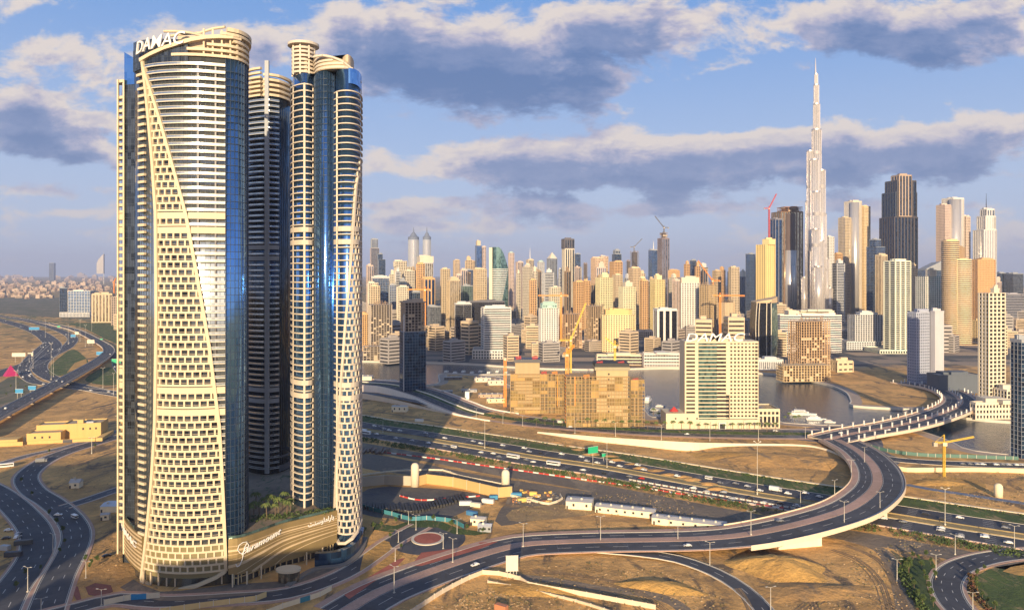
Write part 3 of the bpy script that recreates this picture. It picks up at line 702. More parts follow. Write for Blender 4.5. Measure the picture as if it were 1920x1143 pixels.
def plan_for(x0, x1, D, plan='rect', yaw=0.0, r=.8):
    w = (x1-x0)*D/F; cx = XA((x0+x1)/2, D); a = radians(yaw)
    if plan == 'rect':
        ww = w/(abs(cos(a))+r*abs(sin(a))); d = ww*r
        return rect(cx, D+(ww*abs(sin(a))+d*abs(cos(a)))/2, ww, d, a)
    if plan == 'round': return oval(cx, D+w*r/2, w/2, w*r/2, 24)
    if plan == 'oct':
        c = .28; ww = w/2; d = ww*r
        return [(cx+a_*ww, D+d+b_*d) for a_, b_ in ((-1+c, -1), (1-c, -1), (1, -1+c), (1, 1-c), (1-c, 1), (-1+c, 1), (-1, 1-c), (-1, -1+c))]
    if plan == 'bow':
        ww = w/2; d = w*r; return [(cx+ww*t, D+d*.28*(t*t)) for t in (-1, -.75, -.5, -.25, 0, .25, .5, .75, 1)]+[(cx+ww, D+d), (cx-ww, D+d)]
FOOT = []
def B(label, x0, x1, yt, D, style='grid', wc=CREAM, gk='win', yaw=25, r=.8, plan='rect', fh=3.8, pitch=4.2, pw=1.4, sh=1.3, tiers=(), top='flat', cat=None, name=None, podium=None, yb=None, group=None):
    """one building: photo columns x0..x1 and roof row yt at distance D"""
    if yb: D = GD(yb)
    poly = plan_for(x0, x1, D, plan, yaw, r); cx = sum(p[0] for p in poly)/len(poly); cy = sum(p[1] for p in poly)/len(poly)
    nm = name or ('unfinished_tower' if style == 'conc' else 'tower'); t = thing(nm, label, cat or ('unfinished tower' if style == 'conc' else 'tower'), (cx, cy, 0), group=group)
    k = max(1.0, D/1300.0)                       # far facades get a slightly coarser module
    fh_, pi_, pw_, sh_ = fh*k**.5, pitch*k**.5, pw*k**.5, sh*k**.5
    z1 = ZA(yt, D); z = 0.0; seed = int(x0*3+yt)
    FOOT.append((cx, cy, max(abs(p[0]-cx)+abs(p[1]-cy) for p in poly)))
    if podium:
        px0, px1, py_ = podium; pd = plan_for(px0, px1, D-8, 'rect', 0, min(1.2, 60/((px1-px0)*D/F)) if (px1-px0)*D/F > 50 else 1.1); zp = ZA(py_, D-8)
        skin(t, pd, 0, zp, 'grid', wc, gk, 4.5, 5.0, 1.6, 1.8, name='podium_cladding'); roof(t, pd, zp, wc, False); z = zp
    skin(t, poly, z, z1, style, wc, gk, fh_, pi_, pw_, sh_)
    for tr in tiers:   # (x0, x1, ytop, style, wall, glass [, dD])
        tx0, tx1, ty, ts, tw, tg = tr[:6]; dD = tr[6] if len(tr) > 6 else 0
        p2 = plan_for(tx0, tx1, D+dD, tr[7] if len(tr) > 7 else plan, yaw, r); zz = ZA(ty, D+dD); base = z1 if (dD == 0 and zz > z1) else 0
        if dD > 0 and base == 0: base = 0
        skin(t, p2, base, zz, ts, tw, tg, fh_, pi_, pw_, sh_)
        roof(t, p2, zz, tw, dD != 0 or tr is tiers[-1], seed+int(tx0))
    if not (tiers and len(tiers[0]) == 6): 
        if style == 'conc' or top == 'bars':
            b = MB(); rr = random.Random(seed)
            for i in range(26):
                a, c = rr.random(), rr.random(); p0, p1, p3 = poly[0], poly[1], poly[-1]
                x = p0[0]+(p1[0]-p0[0])*a+(p3[0]-p0[0])*c; y = p0[1]+(p1[1]-p0[1])*a+(p3[1]-p0[1])*c
                b.obox((x, y), (1, 0), .8, .8, z1, z1+rr.uniform(2, 8))
            b.build('reinforcement_grating', wall((.28, .20, .14)), t)
        elif top in ('flat', 'spire', 'mast'): roof(t, poly, z1, wc, True, seed)
    w = (x1-x0)*D/F
    if top == 'pyramid':
        b = MB(); q = shrink(ccw(poly), -.4); b.add([(p[0], p[1], z1) for p in q]+[(cx, cy, z1+w*.62)], [(i, (i+1) % len(q), len(q)) for i in range(len(q))]); b.build('pyramid_roof', wall(LCREAM), t)
    if top == 'dome': b = MB(); b.lathe(cx, cy, [(w*.42*cos(a), z1+w*.30*sin(a)) for a in (0, .3, .6, .9, 1.2, 1.5)], 18); b.build('dome', wall((.45, .58, .52)), t, True)
    if top in ('spire', 'mast'): b = MB(); b.bar((cx, cy, z1), (cx, cy, z1+w*(1.0 if top == 'spire' else 1.6)), w*.05, 0, 6, .3); b.build('spire', M_POLE, t)
    if top == 'slant':
        q = ccw(poly); m0 = min(p[0] for p in q); b = MB(); b.prism(q, z1, z1, 0, lambda p: z1+1+(p[0]-m0)*.45); b.build('slanted_roof', wall(wc) if isinstance(wc, tuple) else wc, t)
    if top == 'slantl':
        q = ccw(poly); m0 = max(p[0] for p in q); b = MB(); b.prism(q, z1, z1, 0, lambda p: z1+1+(m0-p[0])*.45); b.build('slanted_roof', wall(wc), t)
    return t
# ---- far left, across the interchange ----
B('slim navy office slab beside a lower blue glass block across the interchange', 104, 122, 540, GD(592), 'glass', STEEL, 'navy', 30, 1.2)
B('low blue glass office with white window frames, next to a slim navy slab', 123, 165, 546, GD(594), 'grid', WHITE, 'blue', 10, .7, pitch=6, pw=.7, sh=.8, podium=(112, 168, 586))
B('cream ribbed apartment block beside the blue glass office across the interchange', 166, 204, 551, GD(605), 'fin', CREAM, 'gold', 20, .6, pitch=7, pw=3)
B('brown gridded block partly hidden by the edge-on tower', 205, 230, 557, GD(610), 'grid', (.42, .33, .26), 'win', 15, .7)
B('short cream block in front of the brown gridded block', 214, 236, 590, GD(618), 'grid', CREAM, 'win', 0, 1)
# ---- towers rising beyond the four-tower group to the green sail tower ----
B('far violet stepped tower with notched crown, beside a dark curved tower', 691, 710, 465, 3900, 'glass', PINK, 'grey', 20, 1, tiers=[(693, 708, 448, 'fin', STEEL, 'grey')])
B('far dark blue tower with stepped shoulder beside the violet stepped tower', 706, 722, 486, 3700, 'glass', STEEL, 'navy', 20, 1, tiers=[(706, 717, 476, 'glass', STEEL, 'navy')])
for lab, a, b_ in (('broader of the twin round blue towers with a spiked crown', 764, 784), ('slimmer of the twin round blue towers with a spiked crown', 792, 807)):
    t = B(lab, a, b_, 449, 3300, 'fin', (.34, .38, .46), 'silver', 0, 1, 'round', top='none', pitch=5)
    D = 3310; cx = XA((a+b_)/2, D); w = (b_-a)*D/F/2
    b = MB(); b.lathe(cx, D+w, [(w*1.03, ZA(450, D)), (w*1.03, ZA(444, D)), (w*.7, ZA(442, D)), (w*.45, ZA(438, D)), (w*.12, ZA(434, D)), (.6, ZA(425, D))], 16); b.build('spiked_crown', wall((.16, .19, .26)), t)
B('wide cream hotel block with stepped shoulder below the twin round towers', 735, 772, 500, 2350, 'grid', LCREAM, 'win', 20, .8, tiers=[(735, 762, 490, 'grid', LCREAM, 'win')])
B('cream slab with bright end wall just left below the twin round towers'.replace('left ', ''), 752, 776, 508, 2200, 'grid', LCREAM, 'win', 30, .7)
B('grey faceted tower with flared cream crown between the twin round towers', 780, 811, 492, 2300, 'fin', (.50, .47, .44), 'gold', 20, .9, tiers=[(779, 812, 481, 'solid', LCREAM, 'win')])
B('dark glass slab framed by a white portal, beside the arc of the grid tower', 694, 728, 521, 2050, 'glass', WHITE, 'navy', 12, .7, tiers=[(692, 729, 519, 'band', WHITE, 'navy')])
B('cream gridded tower standing before the white portal slab', 686, 708, 531, 1900, 'grid', LCREAM, 'win', 20, .9)
B('bluish block behind the pale gridded apartment tower', 727, 742, 535, 2000, 'grid', STEEL, 'blue', 20, .9)
B('pale gridded apartment tower among mid-rise blocks above the navy glass tower', 741, 765, 538, 1850, 'grid', LCREAM, 'win', 18, .8, sh=1.8)
B('blue glass block tucked behind the orange hoist of the brown tower', 764, 790, 548, 1900, 'glass', STEEL, 'navy', 20, .9)
B('brown and navy tower with an orange sunlit corner strip', 787, 814, 522, 1850, 'fin', ORANGE, 'navy', 30, .9, pitch=7, pw=2.5)
B('slate blue office block below the cream twin-shaft tower', 799, 826, 575, GD(630), 'glass', STEEL, 'grey', 25, .9)
B('far pale tower behind the cream twin-shaft tower', 849, 862, 488, 3400, 'grid', TAN, 'grey', 20, 1)
B('tall cream tower with gold recess and portal top, taller of two joined shafts', 835, 862, 524, 1750, 'fin', CREAM, 'gold', 28, .9, pitch=5, tiers=[(838, 859, 521, 'solid', CREAM, 'win')])
B('narrow cream tower behind the portal-topped cream tower', 825, 843, 505, 1950, 'grid', CREAM, 'win', 28, .8)
B('teal glass block between two cream towers', 862, 886, 536, 1950, 'glass', STEEL, 'green', 20, .9)
B('dark blue flat-topped block before the blue spire-crowned tower', 866, 889, 506, 2600, 'glass', STEEL, 'navy', 15, .9)
B('cream tower with gold centre strip and dark side, by the green sail tower', 887, 912, 505, 1900, 'grid', CREAM, 'gold', 28, .8)
B('far blue slab tower with a cream crest', 890, 903, 460, 3300, 'glass', STEEL, 'blue', 20, 1.1, tiers=[(892, 901, 452, 'solid', CREAM, 'win')])
B('far cream tower behind the blue slab tower', 903, 911, 463, 3350, 'grid', PINK, 'grey', 20, 1)
B('far tan tower with an arch crown behind the green sail tower', 880, 891, 489, 3500, 'grid', TAN, 'win', 20, 1)
# green sail tower: bowed shaft with a sloping shoulder
t = thing('tower', 'green glass tower with a curved sloping shoulder and white floor bands', 'tower', (XA(935, 1800), 1815, 0))
D = 1800; pl = plan_for(917, 953, D, 'bow', 0, .8); top = lambda p: ZA(463, D)-max(0, (CX+p[0]/D*F-934))**2*.115*D/F
b = MB(); b.prism(pl, 0, ZA(505, D)); b.prism(pl, ZA(505, D)+.01, ZA(505, D), 0, lambda p: max(ZA(505, D)+1, top(p))); b.build('glazing', glass('green', (3, 3, 4)), t)
b = MB()
for k in range(0, 36): b.strip(sub(pl[:9], 0, min(1, .35+.018*k if k < 60 else 1)), 10+4.4*k, 11.6+4.4*k, -.3, .5)
b.build('floor_banding_grille', wall(WHITE), t)
b = MB(); b.obox((XA(920, D), D+6), (1, 0), 8, 14, 0, ZA(464, D)); b.build('cream_end_wall', wall(LCREAM), t)
B('long black glass office cube with a white rear frame beside the canal blocks', 876, 946, 566, 1560, 'glass', (.12, .12, .14), 'black', 6, .5)
B('black glass office cube with white edge lines, lower of the pair', 850, 884, 570, 1500, 'glass', (.5, .5, .5), 'black', 10, .8, pitch=20)
B('white office block with dark window bands on an arcaded podium by the canal', 901, 958, 578, GD(672), 'band', WHITE, 'dark', 12, .6, fh=4.2, sh=2.1, podium=(886, 969, 657))
B('bare concrete tower under construction beyond the canal, with ragged top', 683, 734, 572, GD(668), 'conc', (.42, .36, .30), 'win', 20, .8, pitch=5, podium=None)
B('concrete annex of the bare tower, stepping down towards the canal quay', 678, 742, 650, GD(676), 'conc', (.42, .36, .30), 'win', 4, .35, pitch=6)
B('orange-lit block in the gap beside the grid tower, behind bare concrete', 676, 690, 590, 1450, 'grid', ORANGE, 'win', 20, 1)
T20 = B('navy glass tower with bare concrete upper floors, nearest the canal bend', 744, 797, 622, GD(742), 'glass', (.16, .20, .26), 'navy', 24, .8, top='none', tiers=[(745, 796, 568, 'conc', (.46, .38, .30), 'win')])
x = XA(757, GD(742)); b = MB(); b.box(x-.9, x+.9, GD(742)+1.5, GD(742)+3.2, 0, ZA(590, 921)); b.build('hoist_mast', wall(LGREY), T20)
# ---- Sheikh-road skyline between the green sail tower and the black-and-white slab ----
for i, (a, c, y, col, st) in enumerate(((953, 964, 474, PINK, 'grid'), (967, 981, 491, PINK, 'fin'), (987, 1001, 487, CREAM, 'fin'), (1008, 1021, 491, LGREY, 'grid'), (1026, 1045, 484, STEEL, 'fin'), (982, 990, 500, TAN, 'grid'), (1000, 1010, 503, CREAM, 'grid'))):
    lab = ('far pink tower with a ringed crown, first beyond the green sail tower', 'far pink ribbed twin-shaft tower with an arched top', 'far cream ribbed tower with a fine mast', 'far pale grey tower with an arched white top', 'far slate tower with a white pyramid roof', 'far low tan tower between ribbed cream towers', 'far low cream tower beside the pale grey arched tower')[i]
    B(lab, a, c, y, 3200+60*i, st, col, 'grey', 22, 1, top=('dome', 'flat', 'mast', 'dome', 'pyramid', 'flat', 'flat')[i])
B('tall white ribbed tower with a dark unfinished crown', 1055, 1077, 466, 2500, 'fin', LCREAM, 'dark', 18, .9, pitch=6, pw=2.6, top='bars', tiers=[(1054, 1077, 448, 'fin', (.12, .11, .12), 'dark')])
B('dark blue slab just behind the white ribbed tower', 1077, 1089, 476, 2900, 'glass', STEEL, 'navy', 20, 1)
B('far bare dark frame with a crane between cream blocks', 1093, 1103, 495, 3000, 'conc', (.25, .22, .22), 'win', 20, 1)
B('cream-topped low block at the foot of the white ribbed tower', 1030, 1052, 539, 2100, 'grid', LCREAM, 'green', 15, .9)
B('golden apartment block beside the foot of the white ribbed tower', 1076, 1095, 529, 2000, 'grid', ORANGE, 'win', 22, .9)
B('golden apartment block with twin, the narrower one', 1094, 1107, 527, 2050, 'grid', ORANGE, 'win', 22, .9)
B('pinkish gold wide tower with two joined shafts and flat crown', 1110, 1140, 484, 2450, 'grid', (.66, .48, .34), 'gold', 22, .8, tiers=[(1124, 1141, 481, 'grid', PINK, 'win', 14)])
B('far dark blue tower with notched crown behind golden blocks', 1149, 1166, 476, 2900, 'glass', STEEL, 'navy', 20, 1, tiers=[(1151, 1163, 469, 'fin', STEEL, 'navy')])
B('gold gridded tower below the dark notched tower', 1145, 1168, 491, 2300, 'grid', ORANGE, 'win', 25, .9)
B('far dark bare tower with cranes on its roof', 1183, 1199, 473, 2900, 'conc', (.20, .19, .21), 'win', 20, 1)
B('far dark bare tower, slimmer one under the tilted crane', 1174, 1184, 490, 2850, 'conc', (.22, .21, .24), 'win', 20, 1)
B('warm cream tower with a rounded top before the dark bare tower', 1181, 1202, 503, 2200, 'grid', (.66, .50, .32), 'win', 28, .9)
B('yellow stepped apartment tower with green glass bays', 1119, 1150, 520, 1900, 'grid', (.74, .64, .38), 'green', 20, .8, tiers=[(1126, 1142, 515, 'solid', (.74, .64, .38), 'win')])
B('slim cream tower rising behind the yellow stepped tower', 1150, 1168, 516, 2000, 'grid', CREAM, 'win', 25, .9)
B('white and green stepped apartment tower with a small crown', 1163, 1193, 537, 1780, 'grid', (.76, .68, .46), 'green', 18, .8, tiers=[(1169, 1187, 530, 'solid', LCREAM, 'win')])
B('pale yellow narrow tower before the far spire tower', 1200, 1210, 521, 2000, 'grid', (.72, .60, .38), 'win', 20, 1)
B('dark slim block between pale yellow towers', 1210, 1219, 527, 2100, 'glass', STEEL, 'dark', 20, 1)
B('white-domed white tower with green shoulders, alone near the canal', 1011, 1047, 578, GD(664), 'grid', WHITE, 'dark', 10, .8, pitch=4.4, pw=2.0, sh=1.7, top='dome', tiers=[(1014, 1044, 570, 'fin', (.35, .50, .45), 'green')])
B('golden gridded office block with chamfered corners by the canal', 1131, 1191, 590, GD(660), 'grid', (.76, .58, .32), 'dark', 4, .7, 'oct', pitch=4.6, pw=2.3, sh=2.0, tiers=[(1136, 1186, 582, 'solid', (.72, .48, .20), 'win')])
B('unfinished orange-netted tower behind the white-domed tower', 1050, 1093, 590, 1500, 'conc', (.52, .34, .20), 'win', 20, .8, pitch=5)
B('unfinished tan tower with bare floors, beside the golden office block', 1097, 1137, 575, 1520, 'conc', (.52, .38, .24), 'win', 25, .8, pitch=5)
B('low pale banded building between the domed tower and golden office', 1083, 1130, 641, GD(652), 'band', PINK, 'win', -8, .35, fh=4, sh=2)
B('low pale parking block behind the golden office', 1192, 1230, 622, 1700, 'grid', (.50, .42, .36), 'win', 5, .6)
B('far blue glass tower with a needle, beside the tall unfinished dark tower', 1218, 1236, 469, 2900, 'glass', STEEL, 'blue', 20, 1, top='spire')
B('tall dark unfinished tower with a tapering bare top and a crane', 1236, 1256, 446, 2300, 'fin', (.24, .19, .20), 'grey', 20, 1, pitch=5, tiers=[(1239, 1253, 437, 'conc', (.25, .21, .22), 'win')])
B('yellow apartment tower with a stepped crown before the dark unfinished tower', 1222, 1248, 524, 1780, 'grid', (.76, .60, .30), 'green', 22, .8, tiers=[(1228, 1242, 517, 'solid', (.76, .62, .36), 'win')])
B('orange-lit narrow tower with a grey shaded side', 1256, 1276, 507, 2050, 'grid', ORANGE, 'grey', 42, .9, pw=2.5, sh=2)
B('white gridded apartment tower with a green glass central strip', 1275, 1312, 530, 1760, 'grid', WHITE, 'dark', 6, .8, pitch=5.2, pw=2.4, sh=1.7, tiers=[(1275, 1312, 521, 'solid', LCREAM, 'win')])
B('black and white vertically striped office tower by the quay', 1231, 1270, 580, GD(664), 'fin', WHITE, 'black', 6, .8, pitch=12, pw=4.2)
B('tan unfinished tower beside the white and green gridded tower', 1316, 1346, 534, 1700, 'grid', (.55, .40, .22), 'dark', 35, .9, top='bars')
B('cream unfinished block with an orange crane mast beside it', 1352, 1380, 567, 1650, 'grid', (.64, .48, .30), 'win', 28, .8, pw=2.2, sh=2.0, top='bars')
B('far dark slim tower over the sea strip', 1367, 1381, 509, 3000, 'glass', STEEL, 'navy', 20, 1)
B('far dark stepped tower with a pointed crest over the sea strip', 1385, 1408, 518, 2800, 'fin', STEEL, 'navy', 20, 1, top='pyramid')
B('blue glass slab rising above the sea strip', 1401, 1418, 476, 2700, 'glass', STEEL, 'blue', 25, .8)
B('low dark block row behind the tan unfinished tower', 1346, 1384, 600, 1800, 'grid', (.30, .27, .28), 'win', 10, .6)
B('tall golden tower with a sloping shoulder above the lens-shaped glass tower', 1425, 1457, 458, 1700, 'grid', (.80, .60, .26), 'win', 30, .9, pitch=5.5, pw=3.2, sh=1.6, tiers=[(1434, 1457, 449, 'solid', (.80, .62, .30), 'win')])
B('dark slim ribbed tower behind the golden tower', 1449, 1468, 410, 2250, 'fin', (.20, .19, .22), 'navy', 20, 1, pitch=8, pw=2)
# lens-shaped tower with slanted roof
t = thing('tower', 'lens-shaped dark glass tower with a slanted tan roof and curved pale edges', 'tower', (XA(1442, 1330), 1345, 0)); D = 1330
def lens(py): s = 1-((py-620)/72.0)**2*.22; return s
for nm_, x0, x1, kind in (('glazing', 1419, 1447, 'black'), ('side_glazing', 1447, 1467, 'green')):
    b = MB(); zs = [ZA(y, D) for y in range(672, 568, -8)]+[ZA(566, D)]
    vs = []; n = len(zs)
    for i, z in enumerate(zs):
        k = lens(CY-(z-CAMZ)*F/D); cxp = 1444; a = XA(cxp+(x0-cxp)*k, D); c = XA(cxp+(x1-cxp)*k, D)
        ya, yc = (D+10, D) if x0 < 1430 else (D, D+22)
        vs += [(a, ya, z), (c, yc, z), (c, D+40, z), (a, D+40, z)]
    fs = [(4*i+k, 4*i+(k+1) % 4, 4*i+4+(k+1) % 4, 4*i+4+k) for i in range(n-1) for k in range(4)]+[(0, 1, 2, 3), tuple(4*(n-1)+k for k in range(4))]
    b.add(vs, fs); b.build(nm_, glass(kind, (3, 3, 4)), t)
b = MB()
for xx in (1420, 1425, 1438, 1446):
    pts = [(XA(1444+(xx-1444)*lens(y), D), D+10*(1447-xx)/28-.6, ZA(y, D)) for y in range(672, 566, -8)]
    for p, q in zip(pts, pts[1:]): b.bar(p, q, .8)
b.build('pale_edge_rib', wall(LCREAM), t)
b = MB(); b.prism([(XA(1421, D), D+9), (XA(1447, D), D), (XA(1466, D), D+22), (XA(1466, D), D+40), (XA(1421, D), D+40)], ZA(568, D), 0, 0, lambda p: ZA(566, D)+max(0, (p[0]-XA(1424, D)))*.22); b.build('slanted_roof', wall(TAN), t)
# brown giant under construction left of the needle tower
t = B('wide brown unfinished twin tower with a pale curved glass bay at its foot', 1458, 1509, 396, 2450, 'fin', (.20, .12, .07), 'gold', 12, .7, pitch=9, pw=3, top='bars', tiers=[(1466, 1508, 388, 'conc', (.40, .20, .10), 'win')])
b = MB(); pl = oval(XA(1486, 2440), 2458, 21, 17, 20); b.prism(pl, 0, ZA(469, 2440)); b.build('curved_bay', glass('silver', (3, 3, 60), .25), t, True)
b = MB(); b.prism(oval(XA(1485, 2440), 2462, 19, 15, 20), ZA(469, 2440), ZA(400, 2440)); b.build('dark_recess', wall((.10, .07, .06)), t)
# ---- the needle ----
KD = 2293.0
BK = thing('needle_skyscraper', 'tallest silver stepped tower, tapering to a needle spire above the skyline', 'skyscraper', (XA(1531, KD), KD, 0))
M_BK = wall((.66, .60, .56), .32, .06, .75); M_BG = glass('silver', (4, 4, 9), .22)
M_BK2 = wall((.34, .32, .32), .4)
for cx_, rr, yt, dD in ((1531, 8.6, 244, 0), (1531, 6, 196, 2), (1530.6, 4.6, 160, 4), (1530.4, 3.0, 140, 5), (1519, 6.2, 284, 3), (1518, 7.5, 378, 8), (1514.5, 5, 420, 12), (1540.5, 7.0, 320, 3), (1543, 6.4, 402, 8), (1548.5, 5.6, 485, 12), (1556, 5, 540, 15),
                        (1527, 7.5, 300, -14), (1531, 6.5, 360, -24), (1529, 6.5, 430, -33), (1534, 7, 500, -42), (1525, 6, 470, -22), (1539, 6, 452, -20), (1508, 5, 520, 18)):
    D = KD+dD; r = rr*D/F; z1 = ZA(yt, D); x = XA(cx_, D)
    b = MB(); b.prism(oval(x, D, r, r*.95, 18), 0, z1); b.build('glazing', M_BG, BK, True)
    b = MB()
    for k in range(14): a = 2*pi*k/14; b.obox((x+r*cos(a), D+r*.95*sin(a)), (1, 0), .9, .9, 0, z1)
    b.build('vertical_fin_cladding', M_BK, BK)
    b = MB(); b.strip(ccw(oval(x, D, r, r*.95, 18)), z1-1, z1+3, -1, .6, closed=True); b.build('setback_parapet', M_BK, BK)
for y in (287, 350, 402, 460, 505, 555):
    b = MB(); z = ZA(y, KD)
    for cx_, rr, yt, dD in ((1531, 8.6, 244, 0), (1519, 6.2, 284, 3), (1540.5, 7, 320, 3), (1543, 6.4, 402, 8), (1529, 6.5, 430, -33), (1531, 6.5, 360, -24)):
        if yt < y-3: D = KD+dD; b.strip(ccw(oval(XA(cx_, D), D, rr*D/F, rr*D/F*.95, 18)), z-5, z+5, -1, .45, closed=True)
    b.build('mechanical_band', M_BK2, BK)
b = MB(); x = XA(1530.3, KD); b.bar((x, KD+5, ZA(142, KD)), (x, KD+5, ZA(108, KD)), 3.2, 0, 8, .5); b.build('spire', M_BK, BK)
B('slim white lattice-patterned tower beside the needle tower', 1550, 1566, 444, 2480, 'grid', WHITE, 'black', 25, .9, pitch=6, pw=2.6, sh=2.4)
B('orange-tan mid-rise between the needle tower and the silver-fronted tower', 1566, 1582, 476, 2500, 'grid', ORANGE, 'win', 25, .9)
t = B('cream twin tower with a bright silver curved front, three steps in height', 1579, 1600, 408, 2550, 'grid', CREAM, 'grey', 20, 1, pitch=4, tiers=[(1592, 1619, 377, 'fin', LCREAM, 'silver', 6), (1616, 1634, 387, 'grid', (.74, .56, .32), 'gold', 10)])
b = MB(); b.prism(oval(XA(1606, 2546), 2562, 15, 16, 20), 0, ZA(379, 2546)); b.build('silver_front', glass('silver', (3, 3, 50), .3), t, True)
B('far slate tower with an arched truss crown', 1634, 1665, 462, 2300, 'glass', STEEL, 'navy', 25, .9, tiers=[(1636, 1655, 449, 'glass', STEEL, 'navy')])
B('pale gold narrow block before the slate arch-crowned tower', 1648, 1666, 478, 2050, 'fin', CREAM, 'gold', 20, 1)
B('tallest dark tower with dome-capped stepped crown and brown stone corners', 1669, 1726, 406, 2400, 'fin', (.075, .065, .07), 'shade', 12, .8, pitch=9, pw=3.0, tiers=[(1672, 1724, 360, 'fin', (.05, .06, .08), 'shade'), (1676, 1722, 338, 'fin', (.07, .065, .07), 'shade'), (1682, 1712, 328, 'fin', (.40, .30, .22), 'dark')])
B('white-edged apartment tower with dark green floor bands, before the dark tower', 1670, 1714, 490, GD(662), 'balc', (.74, .74, .58), 'dark', 20, .7, fh=3.9, pitch=14, pw=3, sh=1.2, podium=(1650, 1712, 657))
B('blue slanted-roof glass tower behind the white and green apartment tower', 1733, 1768, 506, 1900, 'glass', STEEL, 'blue', 10, .8, top='slant')
B('white apartment tower with a green glass centre and low crown', 1731, 1771, 518, GD(640), 'grid', WHITE, 'green', 10, .7, pitch=5, tiers=[(1741, 1757, 507, 'solid', LCREAM, 'win')])
t = B('pale pink tower with a bright curved white front above the banded tower', 1766, 1790, 384, 2350, 'grid', PINK, 'grey', 18, 1, pitch=3.6, tiers=[(1780, 1812, 371, 'fin', WHITE, 'silver', 5), (1809, 1821, 406, 'grid', (.70, .56, .46), 'win', 12)])
b = MB(); b.prism(oval(XA(1797, 2345), 2362, 18, 16, 20), 0, ZA(373, 2345)); b.build('curved_white_front', glass('silver', (3, 3, 60), .3), t, True)
B('golden banded twin-cylinder tower with ragged stepped top', 1776, 1806, 452, GD(646), 'band', (.70, .50, .28), 'dark', 0, 1, 'round', fh=3.8, sh=1.9, tiers=[(1793, 1831, 487, 'band', (.76, .58, .34), 'dark', -6, 'round'), (1797, 1815, 465, 'solid', BROWN, 'win', 8)], podium=(1782, 1846, 650))
B('slender white tower with a mast and curved shoulders, beyond the brown block', 1841, 1871, 430, 2300, 'fin', WHITE, 'silver', 10, 1, pitch=6, pw=2.6, top='none', tiers=[(1845, 1869, 405, 'fin', WHITE, 'silver'), (1848, 1866, 392, 'fin', WHITE, 'grey')])
b = MB(); b.bar((XA(1853, 2320), 2330, ZA(392, 2320)), (XA(1853, 2320), 2330, ZA(362, 2320)), 1.6, 0, 6, .4); b.build('mast', M_DARKM, sc.objects[[o.name for o in sc.objects if o.get('label', '').startswith('slender white tower with a mast')][0]])
B('broad brown gridded hotel block with a grey roof, below the slender white tower', 1826, 1872, 487, 1800, 'grid', (.58, .34, .16), 'gold', 14, .8, pw=2.2, sh=2.2)
B('tall cream tower with large square windows rising from a gridded base at the quay', 1849, 1890, 549, GD(772), 'grid', LCREAM, 'black', 14, .6, fh=4.4, pitch=5.0, pw=1.9, sh=1.5, tiers=[(1862, 1876, 543, 'solid', LCREAM, 'win')])
B('cream gridded base block beside the square-windowed tower', 1884, 1925, 733, GD(778), 'grid', LCREAM, 'dark', 8, .8, fh=4.4, pitch=4.4, pw=1.2, sh=1.3)
B('low cream colonnade building along the quay below the gridded base', 1829, 1925, 757, GD(786), 'grid', LCREAM, 'dark', 3, .16, fh=6, pitch=3.6, pw=1.6, sh=2.5)
B('blue-grey office with a field of square dots and a pale end wall', 1712, 1758, 587, GD(722), 'grid', (.34, .37, .46), 'navy', 18, .45, fh=4, pitch=3.6, pw=1.8, sh=1.9, tiers=[(1750, 1774, 585, 'solid', (.48, .47, .50), 'win', -1)])
B('dark low hall with a slate end wall behind the dotted office', 1757, 1845, 705, GD(738), 'solid', (.10, .12, .15), 'win', 5, .4)
B('curved white office block with dark window bands behind the brown frame', 1467, 1583, 592, 1420, 'band', (.74, .68, .62), 'navy', 6, .35, 'bow', fh=4.4, sh=2.1, tiers=[(1482, 1568, 584, 'solid', LCREAM, 'win', 8)])
B('brown unfinished hotel frame with a sail-shaped glass end, on the far bank', 1491, 1566, 604, GD(702), 'conc', (.56, .38, .22), 'win', 16, .6, pitch=4.6, fh=4)
B('unfinished golden arcaded base wrapping the brown hotel frame', 1466, 1562, 686, GD(716), 'conc', (.62, .46, .26), 'win', 5, .35, pitch=4.2, fh=3.8)
B('cream flat hall with square openings beside the brown hotel frame', 1566, 1602, 678, GD(698), 'grid', CREAM, 'dark', 12, .8, fh=9, pitch=8, pw=3.4, sh=6)
B('grey office block with a black central panel and pale podium', 1602, 1656, 590, GD(655), 'grid', LGREY, 'dark', 3, .5, pitch=5, podium=(1588, 1652, 641), tiers=[(1612, 1646, 587, 'solid', LGREY, 'win')])
B('pale ribbed low hall on the far bank behind the lens-shaped tower', 1424, 1470, 675, GD(695), 'fin', LGREY, 'grey', -4, .5, pitch=3, pw=1.5)
B('dark glass tower cut by the frame edge above the square-windowed base', 1911, 1940, 640, GD(860), 'glass', STEEL, 'navy', 10, 1)
B('far dark bluish block row at the edge of the skyline', 1873, 1893, 512, 3000, 'glass', STEEL, 'navy', 10, .9)
B('far dark block with twin stubs at the edge of the skyline', 1896, 1922, 513, 2950, 'glass', STEEL, 'dark', 10, .9)
B('low blue-grey hall with a long flat roof below the far dark blocks', 1872, 1930, 552, 2400, 'band', (.34, .33, .36), 'dark', 0, .4)
B('low cream mall with coloured hoardings, beside the square-windowed tower', 1888, 1930, 616, 1900, 'grid', (.60, .44, .28), 'win', 5, .6)
B('small golden mid-rise tucked between the banded tower and the square-windowed tower', 1832, 1852, 602, 1650, 'grid', (.66, .50, .26), 'win', 15, .9)
B('low quay mall with long window bands below the golden office', 1120, 1208, 667, GD(684), 'band', (.72, .58, .42), 'dark', -2, .22, fh=4.5, sh=2)
B('low quay mall with a pale arcade below the striped office tower', 1208, 1284, 664, GD(688), 'grid', (.66, .60, .54), 'dark', -1, .25, fh=6, pitch=4.5, pw=.8, sh=3)
